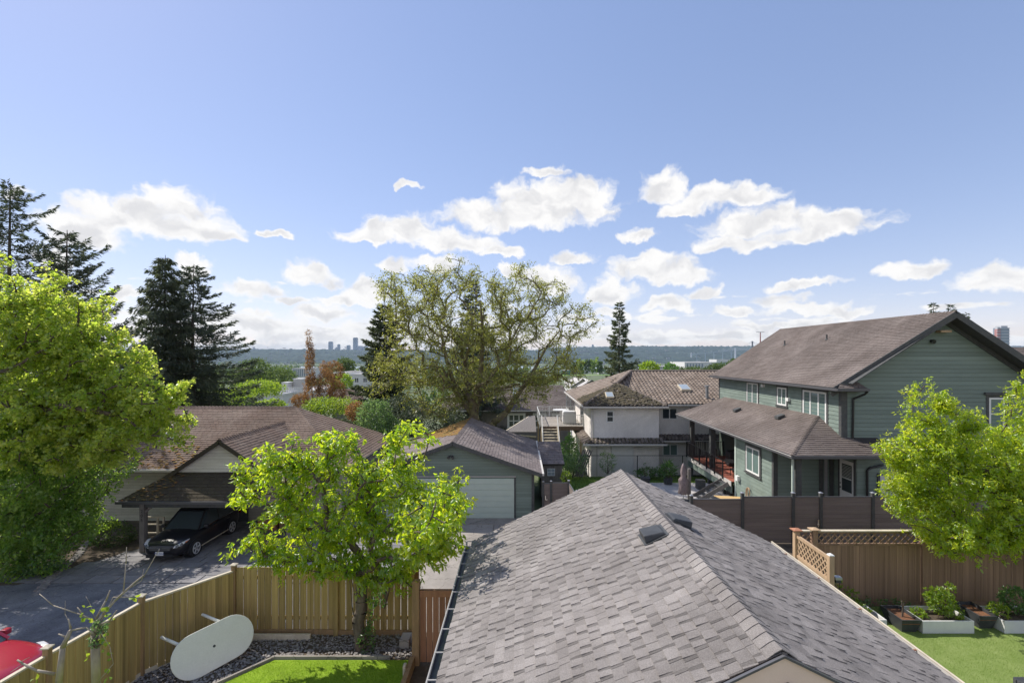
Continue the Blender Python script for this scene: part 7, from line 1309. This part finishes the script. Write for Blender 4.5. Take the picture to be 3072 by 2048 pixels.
# ---------------------------------------------------------------- mid-distance shrubs and trees
for lab, bl, n, ls, mt, sd in (
    ('tall rust brown weeping tree rising left of the skyline', [PB(930, 1100, 13, 80, 48, .5), PB(936, 1180, 28, 60, 48, .8), PB(925, 1010, 7, 35, 48, .2), PB(978, 1150, 26, 50, 48, .7), PB(1010, 1180, 28, 45, 48, .8), PB(900, 1200, 26, 22, 48, .8), PB(930, 1060, 11, 50, 48, .4)], 13000, .17, 'leaf_rust', 1),
    ('small weeping rust tree with arching top beside the tall rust tree', [PB(1000, 1110, 32, 32, 50, 1), PB(970, 1100, 12, 20, 50, .4)], 2600, .18, 'leaf_rust', 2),
    ('yellow green shrub behind the bungalow roof', [PB(1010, 1220, 75, 28, 40, 1.5), PB(960, 1215, 50, 22, 40, 1)], 4200, .14, 'leaf_lime', 3),
    ('glossy green laurel shrub beside the green garage', [PB(1125, 1250, 55, 55, 36, 1.2), PB(1160, 1300, 55, 50, 36, 1.2)], 6000, .16, 'leaf_laurel', 4),
    ('reddish brown shrub left of the laurel', [PB(1072, 1235, 35, 30, 38, .8)], 1800, .15, 'leaf_rust', 5),
    ('bright lime tree behind the bungalow at left', [PB(780, 1165, 75, 24, 75, 3), PB(700, 1195, 60, 25, 70, 2.5)], 5000, .3, 'leaf_lime', 6),
    ('lime shrub before the white flat-roofed building', [PB(812, 1213, 40, 14, 66, 2)], 1600, .28, 'leaf_lime', 7),
    ('grey green willow beyond the dark spruce', [PB(765, 1120, 45, 45, 130, 6), PB(830, 1140, 60, 40, 130, 6), PB(720, 1135, 30, 30, 130, 5)], 9000, .5, 'leaf_mid', 8),
    ('round green tree with dark poplar shape beside the cream office', [PB(1030, 1095, 20, 22, 200, 4), PB(1048, 1098, 14, 22, 200, 4)], 2200, .7, 'leaf_mid', 9),
    ('lime tree beside the cream office wall', [PB(1030, 1145, 26, 26, 110, 3), PB(1015, 1155, 20, 20, 110, 2)], 2600, .4, 'leaf_lime', 10),
    ('bright lime round tree above the tile roof ridge', [PB(1948, 1106, 26, 22, 95, 3)], 2200, .4, 'leaf_lime', 11),
    ('dark round tree above the tile roof ridge right of the lime tree', [PB(2012, 1108, 20, 16, 150, 4)], 1500, .6, 'leaf_shade', 12),
    ('green bushes before the pale warehouse', [PB(2080, 1112, 60, 10, 200, 5), PB(2160, 1105, 40, 14, 200, 5), PB(2210, 1095, 30, 18, 200, 5)], 4200, .8, 'leaf_mid', 13),
    ('twiggy shrub growing against the chain link fence', [PB(1735, 1385, 34, 34, 36, .8), PB(1700, 1395, 24, 38, 36, .8)], 1500, .12, 'leaf_laurel', 14),
    ('grey green shrub behind the chain link fence', [PB(1822, 1385, 28, 36, 36.4, .6)], 700, .10, 'leaf_laurel', 15),
    ('dry ivy tangle between the shed and the beige house', [PB(1708, 1360, 28, 60, 38, 1)], 1600, .16, 'leaf_shade', 16),
    ('low plants at the foot of the green shed wall', [PB(1960, 1415, 60, 12, 36, .6)], 1400, .12, 'leaf_shade', 17),
    ('bright green shrub at the corner of the garden shed', [PB(1698, 1430, 16, 18, 30, .5)], 500, .12, 'leaf_lime', 18)):
    bush('tree' if ls > .25 or 'tree' in lab.split() else 'shrub', lab, bl, n, ls, M_[mt], cat='tree' if ls > .25 or 'tree' in lab.split() else 'shrub', seed=sd+100, stems=10, wr=.3 if 'weeping' in lab else .55, droop=1.1 if 'weeping' in lab else .1)
for k, (px, h) in enumerate(((1722, 30), (1736, 42), (1748, 38), (1762, 44), (1775, 40), (1789, 46), (1800, 36))):
    bush('poplar_tree', ('%s poplar of the row along the playing field' % ['first', 'second', 'third', 'fourth', 'fifth', 'sixth', 'seventh'][k])+' counted from the left', [PB(px, 1119-h/2, 8, h/2, 600, 3)], 420, 2.2, M_['leaf_lime' if k % 3 else 'leaf_mid'], cat='tree', group='poplars along the playing field', seed=200+k, stems=3)
lg = thing('trunk_litter', 'stack of dark rotten planks leaning by the shed', 'planks', (4.6, 36.5, -2.3))
for k in range(5): mb = MB(); x = 4.0+k*0.16; mb.bar((x, 36.6-k*.05, -2.2), (x+0.9, 37.2, -0.3), 0.12, 0.05); mb.build('plank', M_['grey_wood'], lg)
# ---------------------------------------------------------------- air
mb = MB(); mb.box(-9500, -80, -66, 9500, 8800, 175); hm = bpy.data.materials.new('haze'); hm.use_nodes = True; nt_ = hm.node_tree; nt_.nodes.clear(); pv = nt_.nodes.new('ShaderNodeVolumePrincipled'); pv.inputs['Color'].default_value = (0.55, 0.74, 1.0, 1); pv.inputs['Density'].default_value = 0.00005; pv.inputs['Anisotropy'].default_value = 0.0
oo = nt_.nodes.new('ShaderNodeOutputMaterial'); nt_.links.new(pv.outputs[0], oo.inputs['Volume'])
hz = link('haze', mesh('haze', mb.v, mb.f, hm), kind='stuff'); hz['label'] = 'thin pale air haze over the whole view'; hz['category'] = 'haze'
